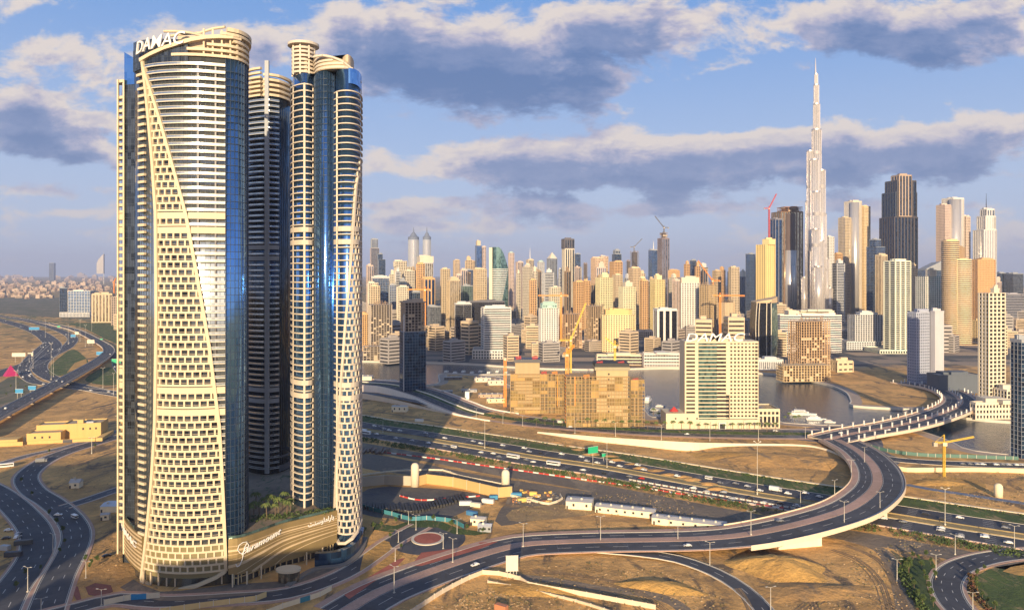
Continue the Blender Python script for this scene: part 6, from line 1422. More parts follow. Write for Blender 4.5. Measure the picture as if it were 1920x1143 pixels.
# ---------------- signs, hoardings, site things ----------------
def panel_sign(name, label, cat, px, yb, w, h, zc_, mat, a=0.0, posts=2, z=0):
    x, y, _ = P(px, yb, z); t = thing(name, label, cat, (x, y, z), a); b = LMB(); b.box(-w/2, w/2, -.15, .15, zc_-h/2, zc_+h/2); b.build('sign_panel', mat, t)
    b = LMB(); b.box(-w/2-.2, w/2+.2, -.1, .18, zc_+h/2, zc_+h/2+.25); b.box(-w/2-.2, w/2+.2, -.1, .18, zc_-h/2-.25, zc_-h/2); b.build('frame', M_POLE, t)
    for k in range(posts): xx = -w/2+w*(k+.5)/posts; b = LMB(); b.bar((xx, .3, 0), (xx, .3, zc_+h/2), .22, 0, 6); b.build('post', M_POLE, t)
    return t
M_GSIGN = plain('green_sign', (.02, .42, .20)); M_BSIGN = plain('blue_sign', (.03, .25, .50)); M_CSIGN = plain('cream_panel', (.72, .62, .48)); M_TSIGN = plain('teal_hoarding', (.05, .22, .28))
panel_sign('billboard', 'tall cream billboard on many legs seen from behind, below the viaduct', 'billboard', 960, 1083, 6.2, 7.6, 7.5, M_CSIGN, .1, 4)
panel_sign('road_sign', 'green gantry sign on a curved pole over the highway', 'road sign', 1112, 872, 9.5, 5.2, 12.5, M_GSIGN, .5, 1)
panel_sign('road_sign', 'small green gantry sign with white edge at the highway verge', 'road sign', 1132, 864, 3.4, 2.6, 5, M_GSIGN, .4, 1)
for px, yb, w, h, zc_, mt, lb in ((64, 622, 26, 7, 9, M_BSIGN, 'blue gantry sign over the upper interchange road'), (144, 632, 9, 6, 10, M_CSIGN, 'cream billboard on the grass beside the interchange, nearer the cream block'), (170, 648, 15, 7, 9, M_CSIGN, 'wide cream billboard on the grass beside the interchange'), (137, 634, 11, 6, 6, M_BSIGN, 'blue sign beside the cream billboards'), (110, 616, 8, 4, 6, M_GSIGN, 'small green sign above the cream billboards'), (35, 680, 22, 6, 14, M_CSIGN, 'long cream gantry panel over the fanned roads'), (57, 678, 9, 5, 13, M_CSIGN, 'short cream gantry panel beside the long one'), (187, 668, 12, 6, 6, M_BSIGN, 'blue sign at the head of the flyover'), (218, 682, 15, 7, 5, M_GSIGN, 'large green sign beside the edge-on tower'), (36, 748, 9, 5, 10, M_BSIGN, 'blue gantry sign over the flyover near the pink triangle'), (60, 745, 9, 5, 12, M_BSIGN, 'second blue gantry sign over the flyover, closer to the sand plot'), (190, 640, 6, 3, 5, M_GSIGN, 'tiny green sign on the bank above the flyover head')):
    panel_sign('road_sign' if mt is not M_CSIGN else 'billboard', lb, 'sign', px, yb, w, h, zc_, mt, .1, 2)
x, y, _ = P(20, 704); t = thing('pink_pyramid', 'small magenta pyramid canopy beside the fanned roads', 'canopy', (x, y, 0)); b = LMB(); b.lathe(0, 0, [(12, 0), (11.6, .6), (.3, 16)], 4); b.build('canopy', plain('magenta_cloth', (.42, .02, .12)), t)
def fence(name, label, cat, pts, h, mat, th=.3, seg=6.0, alt=None, gap=.25):
    ln = spline([P(x, y)[:2] for x, y in pts], seg); t = thing(name, label, cat, (ln[0][0], ln[0][1], 0)); 
    for i in range(min(len(ln)-1, 95)):
        p, q = ln[i], ln[i+1]; l = hypot(q[0]-p[0], q[1]-p[1]); u = ((q[0]-p[0])/l, (q[1]-p[1])/l); b = MB(); b.obox(((p[0]+q[0])/2, (p[1]+q[1])/2), u, l-gap, th, .05, h); b.build('fence_panel', (alt if alt and i % 3 == 2 else mat), t)
        b = MB(); b.obox(p, u, .3, th+.2, 0, h+.25); b.build('post', M_KERB, t)
    return t
fence('site_wall', 'cream panelled wall with posts round the sandy site below the slip road', 'wall', [(770, 1152), (830, 1112), (880, 1086), (905, 1076), (935, 1078), (975, 1088), (990, 1098), (1100, 1118), (1230, 1142)], 2.3, wall((.64, .54, .40)))
fence('site_wall', 'second cream wall with dark slots inside the sandy site', 'wall', [(915, 1092), (985, 1106), (1080, 1128), (1150, 1150)], 1.3, wall((.58, .48, .34)), .6)
fence('hoarding', 'teal hoarding with white panels before the podium', 'hoarding', [(500, 1152), (530, 1140), (562, 1130), (600, 1118), (622, 1106)], 2.4, wall((.74, .62, .42)), .2, 5, M_TSIGN)
fence('hoarding', 'teal hoarding curving round the dark pit behind the roundabout', 'hoarding', [(676, 950), (700, 958), (735, 966), (770, 976), (800, 974), (850, 980), (870, 990)], 2.6, M_TSIGN, .2, 6)
fence('hoarding', 'green hoarding along the road behind the parked cars', 'hoarding', [(1625, 838), (1680, 850), (1740, 856), (1800, 858), (1910, 862)], 3, plain('green_hoarding', (.08, .17, .14)), .2, 6)
fence('hoarding', 'long golden hoarding at the lower edge before the podium forecourt', 'hoarding', [(300, 1150), (400, 1136), (480, 1126), (500, 1118)], 2.6, wall((.66, .48, .22)), .25, 5)
fence('hoarding', 'short blue and cream hoarding below the left foot of the grid tower'.replace('left ', 'western '), 'hoarding', [(195, 1134), (232, 1126), (245, 1124), (275, 1122), (300, 1120)], 2.6, wall((.72, .60, .42)), .25, 5, M_BSIGN)
fence('retaining_wall', 'golden retaining wall of the sunken lot behind the roundabout', 'wall', [(776, 912), (800, 906), (850, 912), (900, 924), (935, 932), (960, 930)], 7, wall((.56, .38, .16)), .8, 12, None, 0)
fence('retaining_wall', 'grey shaded wall at the end of the sunken lot beside the podium', 'wall', [(676, 912), (720, 908), (776, 910)], 7, wall((.45, .40, .32)), .8, 12, None, 0)
fence('barrier', 'cream concrete barrier curving above the sunken lot', 'barrier', [(676, 892), (720, 886), (770, 882), (830, 882), (860, 892), (940, 908), (960, 914)], 1.2, wall((.74, .64, .48)), .8, 9, None, 0)
fence('barrier', 'red and white barrier row below the highway hedge', 'barrier', [(700, 846), (800, 858), (900, 872), (1000, 886), (1100, 900), (1200, 914), (1300, 930), (1400, 944), (1470, 953)], .9, M_RED, .5, 4.2, M_WHITE, .2)
fence('barrier', 'red and white barrier row inside the sunken lot', 'barrier', [(750, 930), (790, 938), (850, 934), (900, 930)], .9, M_RED, .5, 4.2, M_WHITE, .2)
fence('guardrail', 'white slatted guardrail along the near highway edge under the viaduct', 'guardrail', [(1180, 900), (1300, 921), (1420, 942), (1510, 957), (1600, 973), (1680, 986)], 1.1, M_WHITE, .25, 1.6, plain('rail_gap', (.25, .16, .14)), .7)
def silo(label, px, yb, r, h, mat):
    x, y, _ = P(px, yb); t = thing('round_top_shaft', label, 'vent shaft', (x, y, 0)); b = LMB(); b.lathe(0, 0, [(r, 0), (r, h-r), (r*.92, h-r*.55), (r*.7, h-r*.22), (r*.38, h-.05), (.05, h)], 20); b.build('shaft', mat, t, True)
    for k in range(5): b = LMB(); b.strip(ccw(oval(0, 0, r, r, 20)), h*.15+k*h*.13, h*.15+k*h*.13+.18, -.1, .12, closed=True); b.build('ring', M_KERB, t)
silo('cream round-topped shaft beside the golden retaining wall', 778, 911, 2.9, 17, wall((.76, .66, .50))); silo('cream round-topped shaft by the rubble yard', 948, 912, 3.0, 12.5, wall((.76, .66, .50))); silo('pale dome-topped shaft in the sandy yard beyond the viaduct', 1872, 931, 2.7, 9.4, wall((.80, .68, .46)))
def hut(label, px, yb, w, d, h, a, mat=None, nwin=3, name='site_office', rc=(.50, .48, .46), slope=0.8):
    x, y, _ = P(px, yb); t = thing(name, label, 'site building', (x, y, 0), a); b = LMB(); b.box(-w/2, w/2, 0, d, 0, h); b.build('wall', mat or wall((.80, .70, .50)), t)
    b = LMB(); b.add([(-w/2-.3, -.3, h), (w/2+.3, -.3, h), (w/2+.3, d+.3, h), (-w/2-.3, d+.3, h), (-w/2-.3, d/2, h+slope), (w/2+.3, d/2, h+slope)], [(0, 1, 5, 4), (3, 4, 5, 2), (0, 4, 3), (1, 2, 5), (0, 3, 2, 1)]); b.build('roof', wall(rc), t)
    for k in range(nwin): xx = -w/2+w*(k+.6)/nwin; b = LMB(); b.box(xx-.7, xx+.7, -.06, .04, h*.4, h*.75); b.build('window', M_BLACK, t)
    b = LMB(); b.box(-w*.48, -w*.48+1.1, -.08, .04, 0, 2.1); b.build('door', M_DARKM, t)
    for k in range(int(w/7)):
        xx = -w/2+7*k+3; b = LMB(); b.box(xx-.6, xx+.6, d*.3, d*.3+1, h+slope*.4, h+slope+.9); b.build('air_conditioner', M_POLE, t)
    return t
hut('square white site office with a shallow grey roof, next to the long sheds', 1085, 955, 17, 12, 5, -.22, nwin=2); hut('long white site shed with small windows, nearest the square office', 1170, 966, 38, 9, 4, -.34, nwin=7); hut('long white site shed reaching towards the viaduct', 1290, 990, 44, 9, 4, -.36, nwin=6)
hut('white boxy shed on the plot under the ramp wall', 748, 772, 17, 9, 6, -.1, nwin=3); hut('cream site cabin behind the green verge near the roundabout', 895, 985, 9, 6, 4, -.2, nwin=2); hut('dark glazed pavilion with pale roof behind the green verge', 908, 997, 8, 6, 3.4, -.1, wall((.3, .32, .34)), 3, rc=(.6, .6, .6))
hut('white domed kiosk on the grey plot beside the western streets', 139, 915, 7, 6, 4, .1, nwin=1, slope=2.2); hut('pale flat store shed at the foot of the edge-on tower', 212, 960, 16, 12, 4, .1, rc=(.62, .64, .68), nwin=0); hut('white cabin beside the pale store shed', 196, 975, 5, 4, 3.5, .2, nwin=1)
hut('cream block cabin under the ramp by the edge of the round-bay tower', 686, 722, 16, 14, 12, 0, nwin=0); hut('orange roofed shelter on the plot beyond the ramp', 730, 720, 18, 8, 5, 0, wall((.6, .3, .12)), 2)
# villa with flat roofs and walled yard
x, y, _ = P(126, 826); V_ = thing('villa', 'yellow flat-roofed villa with stepped blocks and a walled yard beside the flyover', 'villa', (x, y, 0), .22); M_V = wall((.60, .40, .15), .85)
def vbox(n, x0, x1, y0, y1, z0, z1, m): b = LMB(); b.box(x0, x1, y0, y1, z0, z1); return b.build(n, m, V_)
vbox('main_block', -6, 26, 8, 30, 0, 13, M_V); vbox('side_block', -30, -6.02, 12, 28, 0, 12.2, M_V); vbox('front_block', -32, -4, -4, 11.9, 0, 8, M_V); vbox('yard_block', -60, -38, -8, 4, 0, 5, M_V)
for a in ((-30, 26, -8, -7.3, 0, 3), (26.5, 32, -8, 26, 0, 3), (-60, -32, -12, -11.4, 0, 3.5), (-61, -60.3, -12, 8, 0, 3.5)): vbox('yard_wall', *a, M_V)
for (x0, x1, y0, y1, z) in ((-6, 26, 8, 30, 13), (-30, -6.02, 12, 28, 12.2), (-32, -4, -4, 11.9, 8)):
    b = LMB(); b.strip(ccw([(x0, y0), (x1, y0), (x1, y1), (x0, y1)]), z, z+1.1, -.5, .05, closed=True); b.build('parapet', M_V, V_); vbox('roof', x0+.5, x1-.5, y0+.5, y1-.5, z+.02, z+.2, wall((.42, .33, .22)))
vbox('plant_room', 4, 9, 14, 18, 13.2, 16.5, M_V); vbox('roof_equipment', 12, 18, 13, 16, 13.2, 14.6, wall(GREY)); vbox('gate', -1, 7, -8.1, -7.2, 0, 2.8, M_DARKM)
for xx in (10, 16, 21): vbox('window', xx, xx+1.6, 7.94, 8.05, 8, 10, M_BLACK)
for xx in (-26, -20, -14): vbox('window', xx, xx+1.6, -4.06, -3.95, 4, 6, M_BLACK)
# yachts and moored boats
def boat_proto(L):
    t = thing('motor_yacht' if L > 20 else 'moored_boat', 'x', 'boat'); b = LMB(); W = L*.24; hl = [(-L/2, W*.42), (-L*.1, W*.5), (L*.25, W*.40), (L/2, .05)]
    out = [(x_, -w_) for x_, w_ in hl]+[(x_, w_) for x_, w_ in reversed(hl)]; n = len(out); vs = [(p[0]*.9, p[1]*.75, -.4) for p in out]+[(p[0], p[1], L*.085) for p in out]
    b.add(vs, [(i, (i+1) % n, n+(i+1) % n, n+i) for i in range(n)]+[tuple(range(n, 2*n)), tuple(range(n))[::-1]]); b.build('hull', M_WHITE, t)
    for k, (a, c, h0, h1) in enumerate(((-.38, .22, .085, .145), (-.30, .10, .146, .20))):
        b = LMB(); b.prism([(a*L, -W*.34), (c*L-L*.06, -W*.34), (c*L, 0), (c*L-L*.06, W*.34), (a*L, W*.34)], h0*L, h1*L); b.build('cabin', M_WHITE, t)
        b = LMB(); b.prism([(a*L+.3, -W*.35), (c*L-L*.07, -W*.35), (c*L+.05, 0), (c*L-L*.07, W*.35), (a*L+.3, W*.35)], (h0+.02)*L, (h1-.015)*L); b.build('cabin_window', GLS, t)
    b = LMB(); b.bar((-L*.2, 0, .2*L), (-L*.26, 0, .30*L), .12); b.build('radar_mast', M_POLE, t); return t
BO = boat_proto(30); BO.location = (*P(1505, 778, WZ)[:2], WZ); BO.rotation_euler = (0, 0, -.28); BO['label'] = 'larger white motor yacht moored by the hotel annex'; BO['group'] = 'yachts by the hotel annex'
dup(BO, (*P(1530, 787, WZ)[:2], WZ), -.22, 'smaller sleek white yacht moored beside the larger one by the annex', (.7, .8, .8)); dup(BO, (*P(1556, 792, WZ)[:2], WZ), -.3, 'last small white boat at the annex mooring, nearest the bridge', (.4, .5, .5))
dup(BO, (*P(1216, 752, WZ)[:2], WZ), 1.2, 'white yacht moored at the end of the netted building site', (.9, 1, 1)); dup(BO, (*P(1228, 770, WZ)[:2], WZ), .6, 'small white boat between the netted site and the hotel wing', (.5, .6, .6))
SBt = boat_proto(12); SBt.location = (*P(1238, 762, WZ)[:2], WZ); SBt['label'] = 'tiny moored boat beside the hotel wing'; SBt['group'] = 'boats in the marina'
mar = [(836+i*16+j*3, 697+(i % 2)*2) for i in range(8) for j in range(2)]
for i, (px, py) in enumerate(mar): dup(SBt, (*P(px, py, WZ)[:2], WZ), 1.3, f'{ORD[i]} small white boat from the navy tower in the marina row', None, 'boats in the marina')
x, y, _ = P(900, 702, WZ); o = MB(); o.box(x-62, x+56, y-2, y+1, WZ, WZ+.9); tag(o.build('jetty', M_KERB), 'pale jetty behind the row of small marina boats', 'jetty')
# marina forecourt pavilions and shade blocks
for i, (px, py, w_, h_, lb) in enumerate(((850, 712, 26, 4, 'dark low pavilion at the marina edge nearest the navy tower'), (838, 742, 14, 6, 'dark box kiosk with white frame on the marina court'), (880, 735, 20, 3, 'grey curved shelter on the marina court'), (905, 716, 24, 6, 'pale terrace block behind the marina court'), (930, 722, 22, 7, 'tall pale terrace block beside the orange mast'), (920, 745, 30, 4, 'brown terrace block below the marina court'), (876, 748, 5, 9, 'narrow white advertising column on the marina court'), (930, 755, 22, 5, 'cream low block at the foot of the orange mast'))):
    hut(lb, px, py, w_, 10, h_, .1, wall(((.16, .15, .15), (.2, .2, .2), (.36, .36, .36), (.62, .56, .48), (.66, .56, .44), (.50, .34, .24), (.8, .8, .78), (.76, .62, .40))[i]), 3 if w_ > 8 else 0, 'kiosk', (.4, .38, .36), .3)
# junk, containers and parts in the yards
def crate(lb, px, py, w_, d_, h_, a, mat, nm='container'):
    x, y, _ = P(px, py); t = thing(nm, lb, 'container', (x, y, 0), a); b = LMB(); b.box(-w_/2, w_/2, -d_/2, d_/2, 0, h_); b.build('body', mat, t); b = LMB()
    for k in range(int(w_/.6)): b.box(-w_/2+k*.6, -w_/2+k*.6+.25, -d_/2-.07, -d_/2+.01, .1, h_-.1)
    b.build('corrugation', mat, t)
rr = random.Random(21)
for i, (px, py, col, nm) in enumerate(((925, 935, (.05, .25, .45), 'blue'), (968, 930, (.05, .25, .45), 'blue'), (978, 940, (.70, .5, .15), 'yellow'), (873, 946, (.75, .72, .66), 'white'), (892, 949, (.72, .66, .5), 'cream'), (1000, 928, (.75, .5, .12), 'yellow'), (885, 965, (.06, .2, .4), 'blue'), (915, 942, (.75, .72, .66), 'white'), (940, 1143, (.5, .2, .1), 'rust-red'), (44, 1020, (.1, .1, .1), 'black'), (25, 1042, (.07, .07, .08), 'black'), (10, 1030, (.5, .5, .5), 'grey'), (820, 758, (.8, .8, .8), 'white'), (786, 790, (.75, .75, .7), 'white'), (1050, 792, (.75, .7, .6), 'cream'))):
    crate(f'{nm} steel container, {ORD[i]} counted through the work yards', px, py, rr.uniform(5, 9), 2.6, 2.6, rr.uniform(-.6, .6), plain(f'{nm}_container', col))
for i in range(26):
    px, py = rr.uniform(960, 1052), rr.uniform(918, 942); x, y, _ = P(px, py); b = MB()
    for k in range(5): a = rr.uniform(0, 6); b.obox((x+rr.uniform(-2, 2), y+rr.uniform(-1.5, 1.5)), (cos(a), sin(a)), rr.uniform(.6, 3), rr.uniform(.4, 1.4), 0, rr.uniform(.4, 1.6))
    o = b.build('rubble', plain(('pale', 'yellow', 'rust', 'dark')[i % 4]+'_rubble', ((.6, .52, .4), (.7, .45, .12), (.4, .18, .08), (.12, .12, .13))[i % 4])); tag(o, 'heap of mixed building rubble in the walled yard beside the square site office', 'rubble', 'rubble in the walled yard', 'stuff')
fence('yard_wall', 'low pale wall round the rubble yard', 'wall', [(955, 930), (1000, 940), (1030, 946), (1054, 936), (1050, 928)], 1.6, wall((.74, .64, .48)), .4, 6)
random.seed(31)
for i in range(34): 
    px = 684+i*5.6; py = 965-abs(i-17)*.9-(i*.5); x, y, _ = P(px, py); b = MB(); b.obox((x, y), (.25, -.97), 13+random.uniform(-3, 2), 1.5, .05, 1.2+random.random()); o = b.build('steel_bundle', plain('dark_steel_bundle', (.03, .03, .032))); tag(o, f'{ORD[i] if i < 30 else ORD[i-30]+" from the far end,"} dark stacked steel bundle in the sunken lot row', 'steel bundle', 'steel bundles in the sunken lot')
random.seed(8)
for i in range(22):
    x, y, _ = P(678+i*2.4, 846+random.uniform(-3, 3)); b = MB(); b.obox((x, y), (0, 1), random.uniform(8, 14), 1.4, .05, random.uniform(1, 2.4)); tag(b.build('formwork_stack_block', plain('brown_timber', (.16, .11, .08))), 'dark brown timber pack in the yard below the highway, beside the round-bay tower', 'timber pack', 'timber packs below the highway')
# unseen slabs added behind the camera to shade the foreground streets
B('tall office slab on the district side of the western streets', -700, 0, 0, 400, 'grid', TAN, 'win', 0, .2) if False else None
def near_block(lab, x0, x1, y0, y1, h): 
    t = thing('office_block', lab, 'office block', ((x0+x1)/2, (y0+y1)/2, 0)); pl = [(x0, y0), (x1, y0), (x1, y1), (x0, y1)]; skin(t, pl, 0, h, 'grid', TAN, 'win', 4, 5, 1.6, 1.6); roof(t, pl, h, TAN)
near_block('broad tan office slab of the same district, standing behind the viewpoint', -430, -264, -60, -35, 138)
near_block('lower tan office slab of the same district, behind the viewpoint and nearer the podium axis', -250, -60, -30, -12, 84)
# ---------------- trees, palms, hedges, low-rise districts, haze ----------------
def leaf_mat(n, c1, c2):
    m, t, b = newmat(n); r = t.add('ShaderNodeObjectInfo').outputs['Random']; pos = t.add('ShaderNodeNewGeometry').outputs['Position']; nz = t.noise(pos, .9, 3)
    t.set(b.inputs['Base Color'], t.mix(t.sstep(nz, .3, .7), c1, c2)); b.inputs['Roughness'].default_value = .8; return m
ML1 = leaf_mat('tree_leaf', (.035, .07, .015), (.10, .14, .035)); ML2 = leaf_mat('palm_leaf', (.05, .10, .02), (.16, .18, .05)); M_BARK = plain('bark', (.16, .11, .07), .9)
def leafball(mb, c, rx, ry, rz, n, s, r):
    for _ in range(n):
        while True:
            p = (r.uniform(-1, 1), r.uniform(-1, 1), r.uniform(-1, 1)); d = p[0]**2+p[1]**2+p[2]**2
            if .15 < d < 1: break
        q = (c[0]+p[0]*rx, c[1]+p[1]*ry, c[2]+p[2]*rz); a = [r.gauss(0, 1) for _ in range(3)]; l = sqrt(sum(v*v for v in a)); a = [v/l for v in a]
        e = [r.gauss(0, 1) for _ in range(3)]; dt = sum(x*y for x, y in zip(a, e)); e = [y-dt*x for x, y in zip(a, e)]; l = sqrt(sum(v*v for v in e)) or 1; e = [v/l for v in e]; k = s*r.uniform(.6, 1.4)
        mb.add([tuple(q[i]-a[i]*k-e[i]*k*.5 for i in range(3)), tuple(q[i]+a[i]*k-e[i]*k*.5 for i in range(3)), tuple(q[i]+a[i]*k*.6+e[i]*k*.7 for i in range(3)), tuple(q[i]-a[i]*k*.6+e[i]*k*.7 for i in range(3))], [(0, 1, 2, 3)])
def tree_proto(seed, h=7):
    r = random.Random(seed); t = thing('tree', 'x', 'tree'); b = LMB(); b.bar((0, 0, 0), (0, 0, h*.55), .22, 0, 7, .12)
    for k in range(4): a = k*1.6+r.random(); b.bar((0, 0, h*.35+k*.3), (cos(a)*h*.2, sin(a)*h*.2, h*.62+k*.3), .10, 0, 5, .04)
    b.build('trunk', M_BARK, t); b = LMB()
    for k in range(9): a = r.uniform(0, 6.3); d = r.uniform(0, h*.22); leafball(b, (cos(a)*d, sin(a)*d, h*r.uniform(.55, .9)), h*.15, h*.15, h*.12, 70, h*.035, r)
    b.build('crown', ML1, t); return t
def palm_proto(seed, h=7.5):
    r = random.Random(seed); t = thing('palm_tree', 'x', 'palm'); b = LMB(); b.bar((0, 0, 0), (.2, .1, h), .25, 0, 7, .17); b.build('trunk', M_BARK, t); b = LMB()
    for k in range(16):
        a = k*2*pi/16+r.uniform(-.15, .15); L = r.uniform(2.4, 3.2); up = r.uniform(.1, 1.0); pts = [(.2+cos(a)*L*s, .1+sin(a)*L*s, h+up*1.6*s*(1-s)*2-2.0*s*s*(1.2-up*.6)) for s in (0, .35, .7, 1)]
        for p, q, w0, w1 in zip(pts, pts[1:], (.15, .42, .36), (.42, .36, .05)):
            nx, ny = -sin(a), cos(a); b.add([(p[0]-nx*w0, p[1]-ny*w0, p[2]-.1), (p[0], p[1], p[2]+.12), (p[0]+nx*w0, p[1]+ny*w0, p[2]-.1), (q[0]-nx*w1, q[1]-ny*w1, q[2]-.1), (q[0], q[1], q[2]+.12), (q[0]+nx*w1, q[1]+ny*w1, q[2]-.1)], [(0, 1, 4, 3), (1, 2, 5, 4)])
    b.build('crown', ML2, t); return t
PR = {}
def plant(kind, pts, where, group):
    pts = sorted(pts, key=lambda q: q[0]/q[1]); r = random.Random(len(pts))
    for i, (x, y, z) in enumerate(pts):
        noun = 'palm' if kind == 'palm' else 'leafy tree'; lab = f'{ORD[i % 30]}{" palm" if False else ""} {noun} from the west {where}' if i < 30 else f'{ORD[i-30]} {noun} of the eastern part {where}'
        s = r.uniform(.75, 1.2)*(.62 if kind == 'tree' else 1)
        if kind not in PR: PR[kind] = palm_proto(3) if kind == 'palm' else tree_proto(4); o = PR[kind]; o.location = (x, y, z); o['label'] = lab; o['group'] = group
        else: dup(PR[kind], (x, y, z), r.uniform(0, 6), lab, (s, s, s), group)
r = random.Random(2)
plant('palm', [(XA(px, D), D, 23) for px, D in ((468, 392), (476, 396), (486, 400), (496, 404), (505, 408), (512, 412), (522, 402), (530, 408), (538, 398), (545, 406), (480, 410), (500, 394), (516, 396), (534, 414))], 'on the podium roof deck', 'palms on the podium deck')
plant('palm', [(*P(px, 797+(px-1000)*.026+((px//7) % 2))[:2], 0) for px in range(1006, 1470, 16)], 'along the boulevard verge', 'palms on the boulevard')
plant('palm', [(*P(px, py)[:2], 0) for px, py in ((1225, 780), (1236, 786), (1480, 786), (1472, 790), (1490, 792), (1498, 790))], 'at the hotel waterside', 'palms at the hotel waterside')
plant('tree', [(*P(px, py)[:2], .1) for px, py in ((1722, 1052), (1728, 1066), (1733, 1080), (1737, 1094), (1741, 1108), (1745, 1122), (1750, 1136), (1745, 1058), (1750, 1072), (1754, 1086), (1706, 1060), (1704, 1074), (1708, 1088), (1714, 1102), (1722, 1118), (1730, 1134), (1712, 1048), (1736, 1046))], 'in the hedged garden beside the loop road', 'trees beside the loop road')
plant('tree', [(*P(px, py)[:2], .1) for px, py in ((1832, 1082), (1830, 1094), (1833, 1106), (1842, 1120), (1852, 1132), (1866, 1142), (1846, 1070))], 'round the lawn inside the loop road', 'trees round the loop lawn')
plant('tree', [(*P(px, py)[:2], .1) for px, py in ((684, 1000), (700, 994), (716, 990), (742, 982), (770, 978), (812, 978), (846, 990), (876, 996), (905, 1000), (732, 1010), (752, 1030))], 'on the verges round the roundabout', 'trees by the roundabout')
plant('tree', [(*P(px, py)[:2], .05) for px, py in ((160, 1055), (172, 1060), (182, 1056), (168, 1068), (40, 905), (60, 930), (92, 968), (106, 984), (118, 1000), (121, 1020), (112, 1038), (48, 1080), (30, 1104), (76, 1070), (178, 840), (92, 850))], 'along the streets beside the villa plot', 'trees in the western streets')
plant('tree', [(*P(px, py)[:2], .05) for px, py in ((20, 728), (34, 722), (48, 728), (28, 738), (60, 734), (12, 742), (44, 740), (100, 690), (150, 612), (180, 618), (205, 622), (222, 628), (60, 592), (90, 590), (215, 700), (30, 590), (130, 598))], 'on the banks of the interchange', 'trees by the interchange')
# shrub belts: nobody could count these
def shrub_belt(ln, o0, o1, n, s, label, hz=1.1, z=.1, m=None):
    r = random.Random(n); nr = norms(ln); b = MB()
    for _ in range(n):
        i = r.randrange(0, len(ln)-1); t_ = r.random(); o = r.uniform(o0, o1); p, q, nn_ = ln[i], ln[i+1], nr[i]
        if r.random() < .35*(1+sin(i*.9)): continue
        leafball(b, (p[0]+(q[0]-p[0])*t_+nn_[0]*o, p[1]+(q[1]-p[1])*t_+nn_[1]*o, z+hz*.5), s, s, hz*.6, 9, .42, r)
    ob = b.build('shrubbery', m or ML1); tag(ob, label, 'shrubs', None, 'stuff')
shrub_belt(hw, 27, 40, 2300, 1.3, 'ragged belt of shrubs between the near highway edge and the barrier row', 1.8)
shrub_belt(hw, -48, -44, 500, .8, 'low clipped shrubs along the far highway verge', .8)
shrub_belt(ub, -4, 4, 420, .8, 'low shrubs in the green median of the boulevard', .9)
shrub_belt(line3([(480, 974), (520, 966), (560, 960), (600, 952)], 4), -2, 4, 0+60, 1.0, 'clipped shrubs along the podium roof edge', 1.2, 23.1) if False else None
b = MB(); r = random.Random(3)
for i in range(150): px = 455+i*1.1; D = 388+(px-455)*.09+r.uniform(-3, 6); leafball(b, (XA(px, D), D, 23.8), 1.3, 1.3, .7, 8, .35, r)
tag(b.build('shrubbery', ML1), 'planted beds of low shrubs on the podium roof deck', 'shrubs', None, 'stuff')
lp = line3([(1700, 1050), (1693, 1075), (1703, 1100), (1722, 1130), (1745, 1165)], 4); shrub_belt(lp, -2, 2, 400, 1.0, 'dense curved hedge bordering the dirt track by the loop garden', 1.8)
lp = line3([(1822, 1078), (1822, 1100), (1834, 1122), (1860, 1148)], 4); shrub_belt(lp, -1.5, 1.5, 260, .8, 'reddish flowering shrubs inside the loop road', 1.0, .1, leaf_mat('red_leaf', (.16, .03, .03), (.10, .12, .03)))
# villas and low blocks spread over the plain and between the towers
def low_proto(i):
    r = random.Random(50+i); w_, d_, h_ = ((18, 14, 8), (24, 16, 10), (30, 22, 18), (40, 26, 26), (26, 26, 34))[i]; col = ((.44, .31, .23), (.52, .40, .30), (.46, .38, .30), (.36, .33, .31), (.58, .45, .30))[i]
    t = thing(('villa', 'villa', 'low_block', 'low_block', 'apartment_block')[i], 'x', ('house', 'house', 'block', 'block', 'block')[i]); b = LMB(); b.box(-w_/2, w_/2, -d_/2, d_/2, 0, h_); b.build('wall', wall(col), t); b = LMB(); b.box(-w_*.2, w_*.15, -d_*.2, d_*.2, h_+.4, h_+3); b.build('roof_room', wall(col), t)
    b = LMB()
    for k in range(int(h_/3.6)): b.box(-w_*.46, w_*.46, -d_/2-.08, -d_/2+.02, k*3.6+1.2, k*3.6+2.6)
    for k in range(int(h_/3.6)):
        for s_ in (-1, 1): b.box(s_*w_/2-.06, s_*w_/2+.06, -d_*.42, d_*.42, k*3.6+1.1, k*3.6+2.7)
    b.build('window_grille', glass('win', (2.6, 2.6, 3.6)), t)
    b = LMB(); b.box(-w_*.45, w_*.45, -d_*.42, d_*.42, h_+.01, h_+.4); b.build('roof', wall((.40, .35, .30)), t); return t
low = [low_proto(i) for i in range(5)]; used = [False]*5
lowlab = ['small sand-coloured flat-roofed villa on the hazy plain', 'larger pale flat-roofed villa on the hazy plain', 'low flat-roofed block tucked among the city towers', 'mid-rise banded block tucked among the city towers', 'taller narrow block tucked among the city towers']
lowgrp = ['small villas on the plain', 'larger villas on the plain', 'low blocks among the towers', 'mid-rise blocks among the towers', 'narrow blocks among the towers']
def put_low(i, x, y, a, s):
    if not used[i]: used[i] = True; o = low[i]; o.location = (x, y, 0); o.rotation_euler = (0, 0, a); o.scale = s; o['label'] = lowlab[i]; o['group'] = lowgrp[i]
    else: dup(low[i], (x, y, 0), a, lowlab[i], s, lowgrp[i])
r = random.Random(77)
for k in range(230):
    py = 519+41*r.random()**.8; D = GD(py); px = r.uniform(-5, 228)
    if 100 < px < 235 and py > 548: continue
    s = r.uniform(.9, 1.5)*max(1, D/4200); put_low(r.randrange(2), XA(px, D), D, r.uniform(0, 3), (s, s, s*r.uniform(.8, 1.5)))
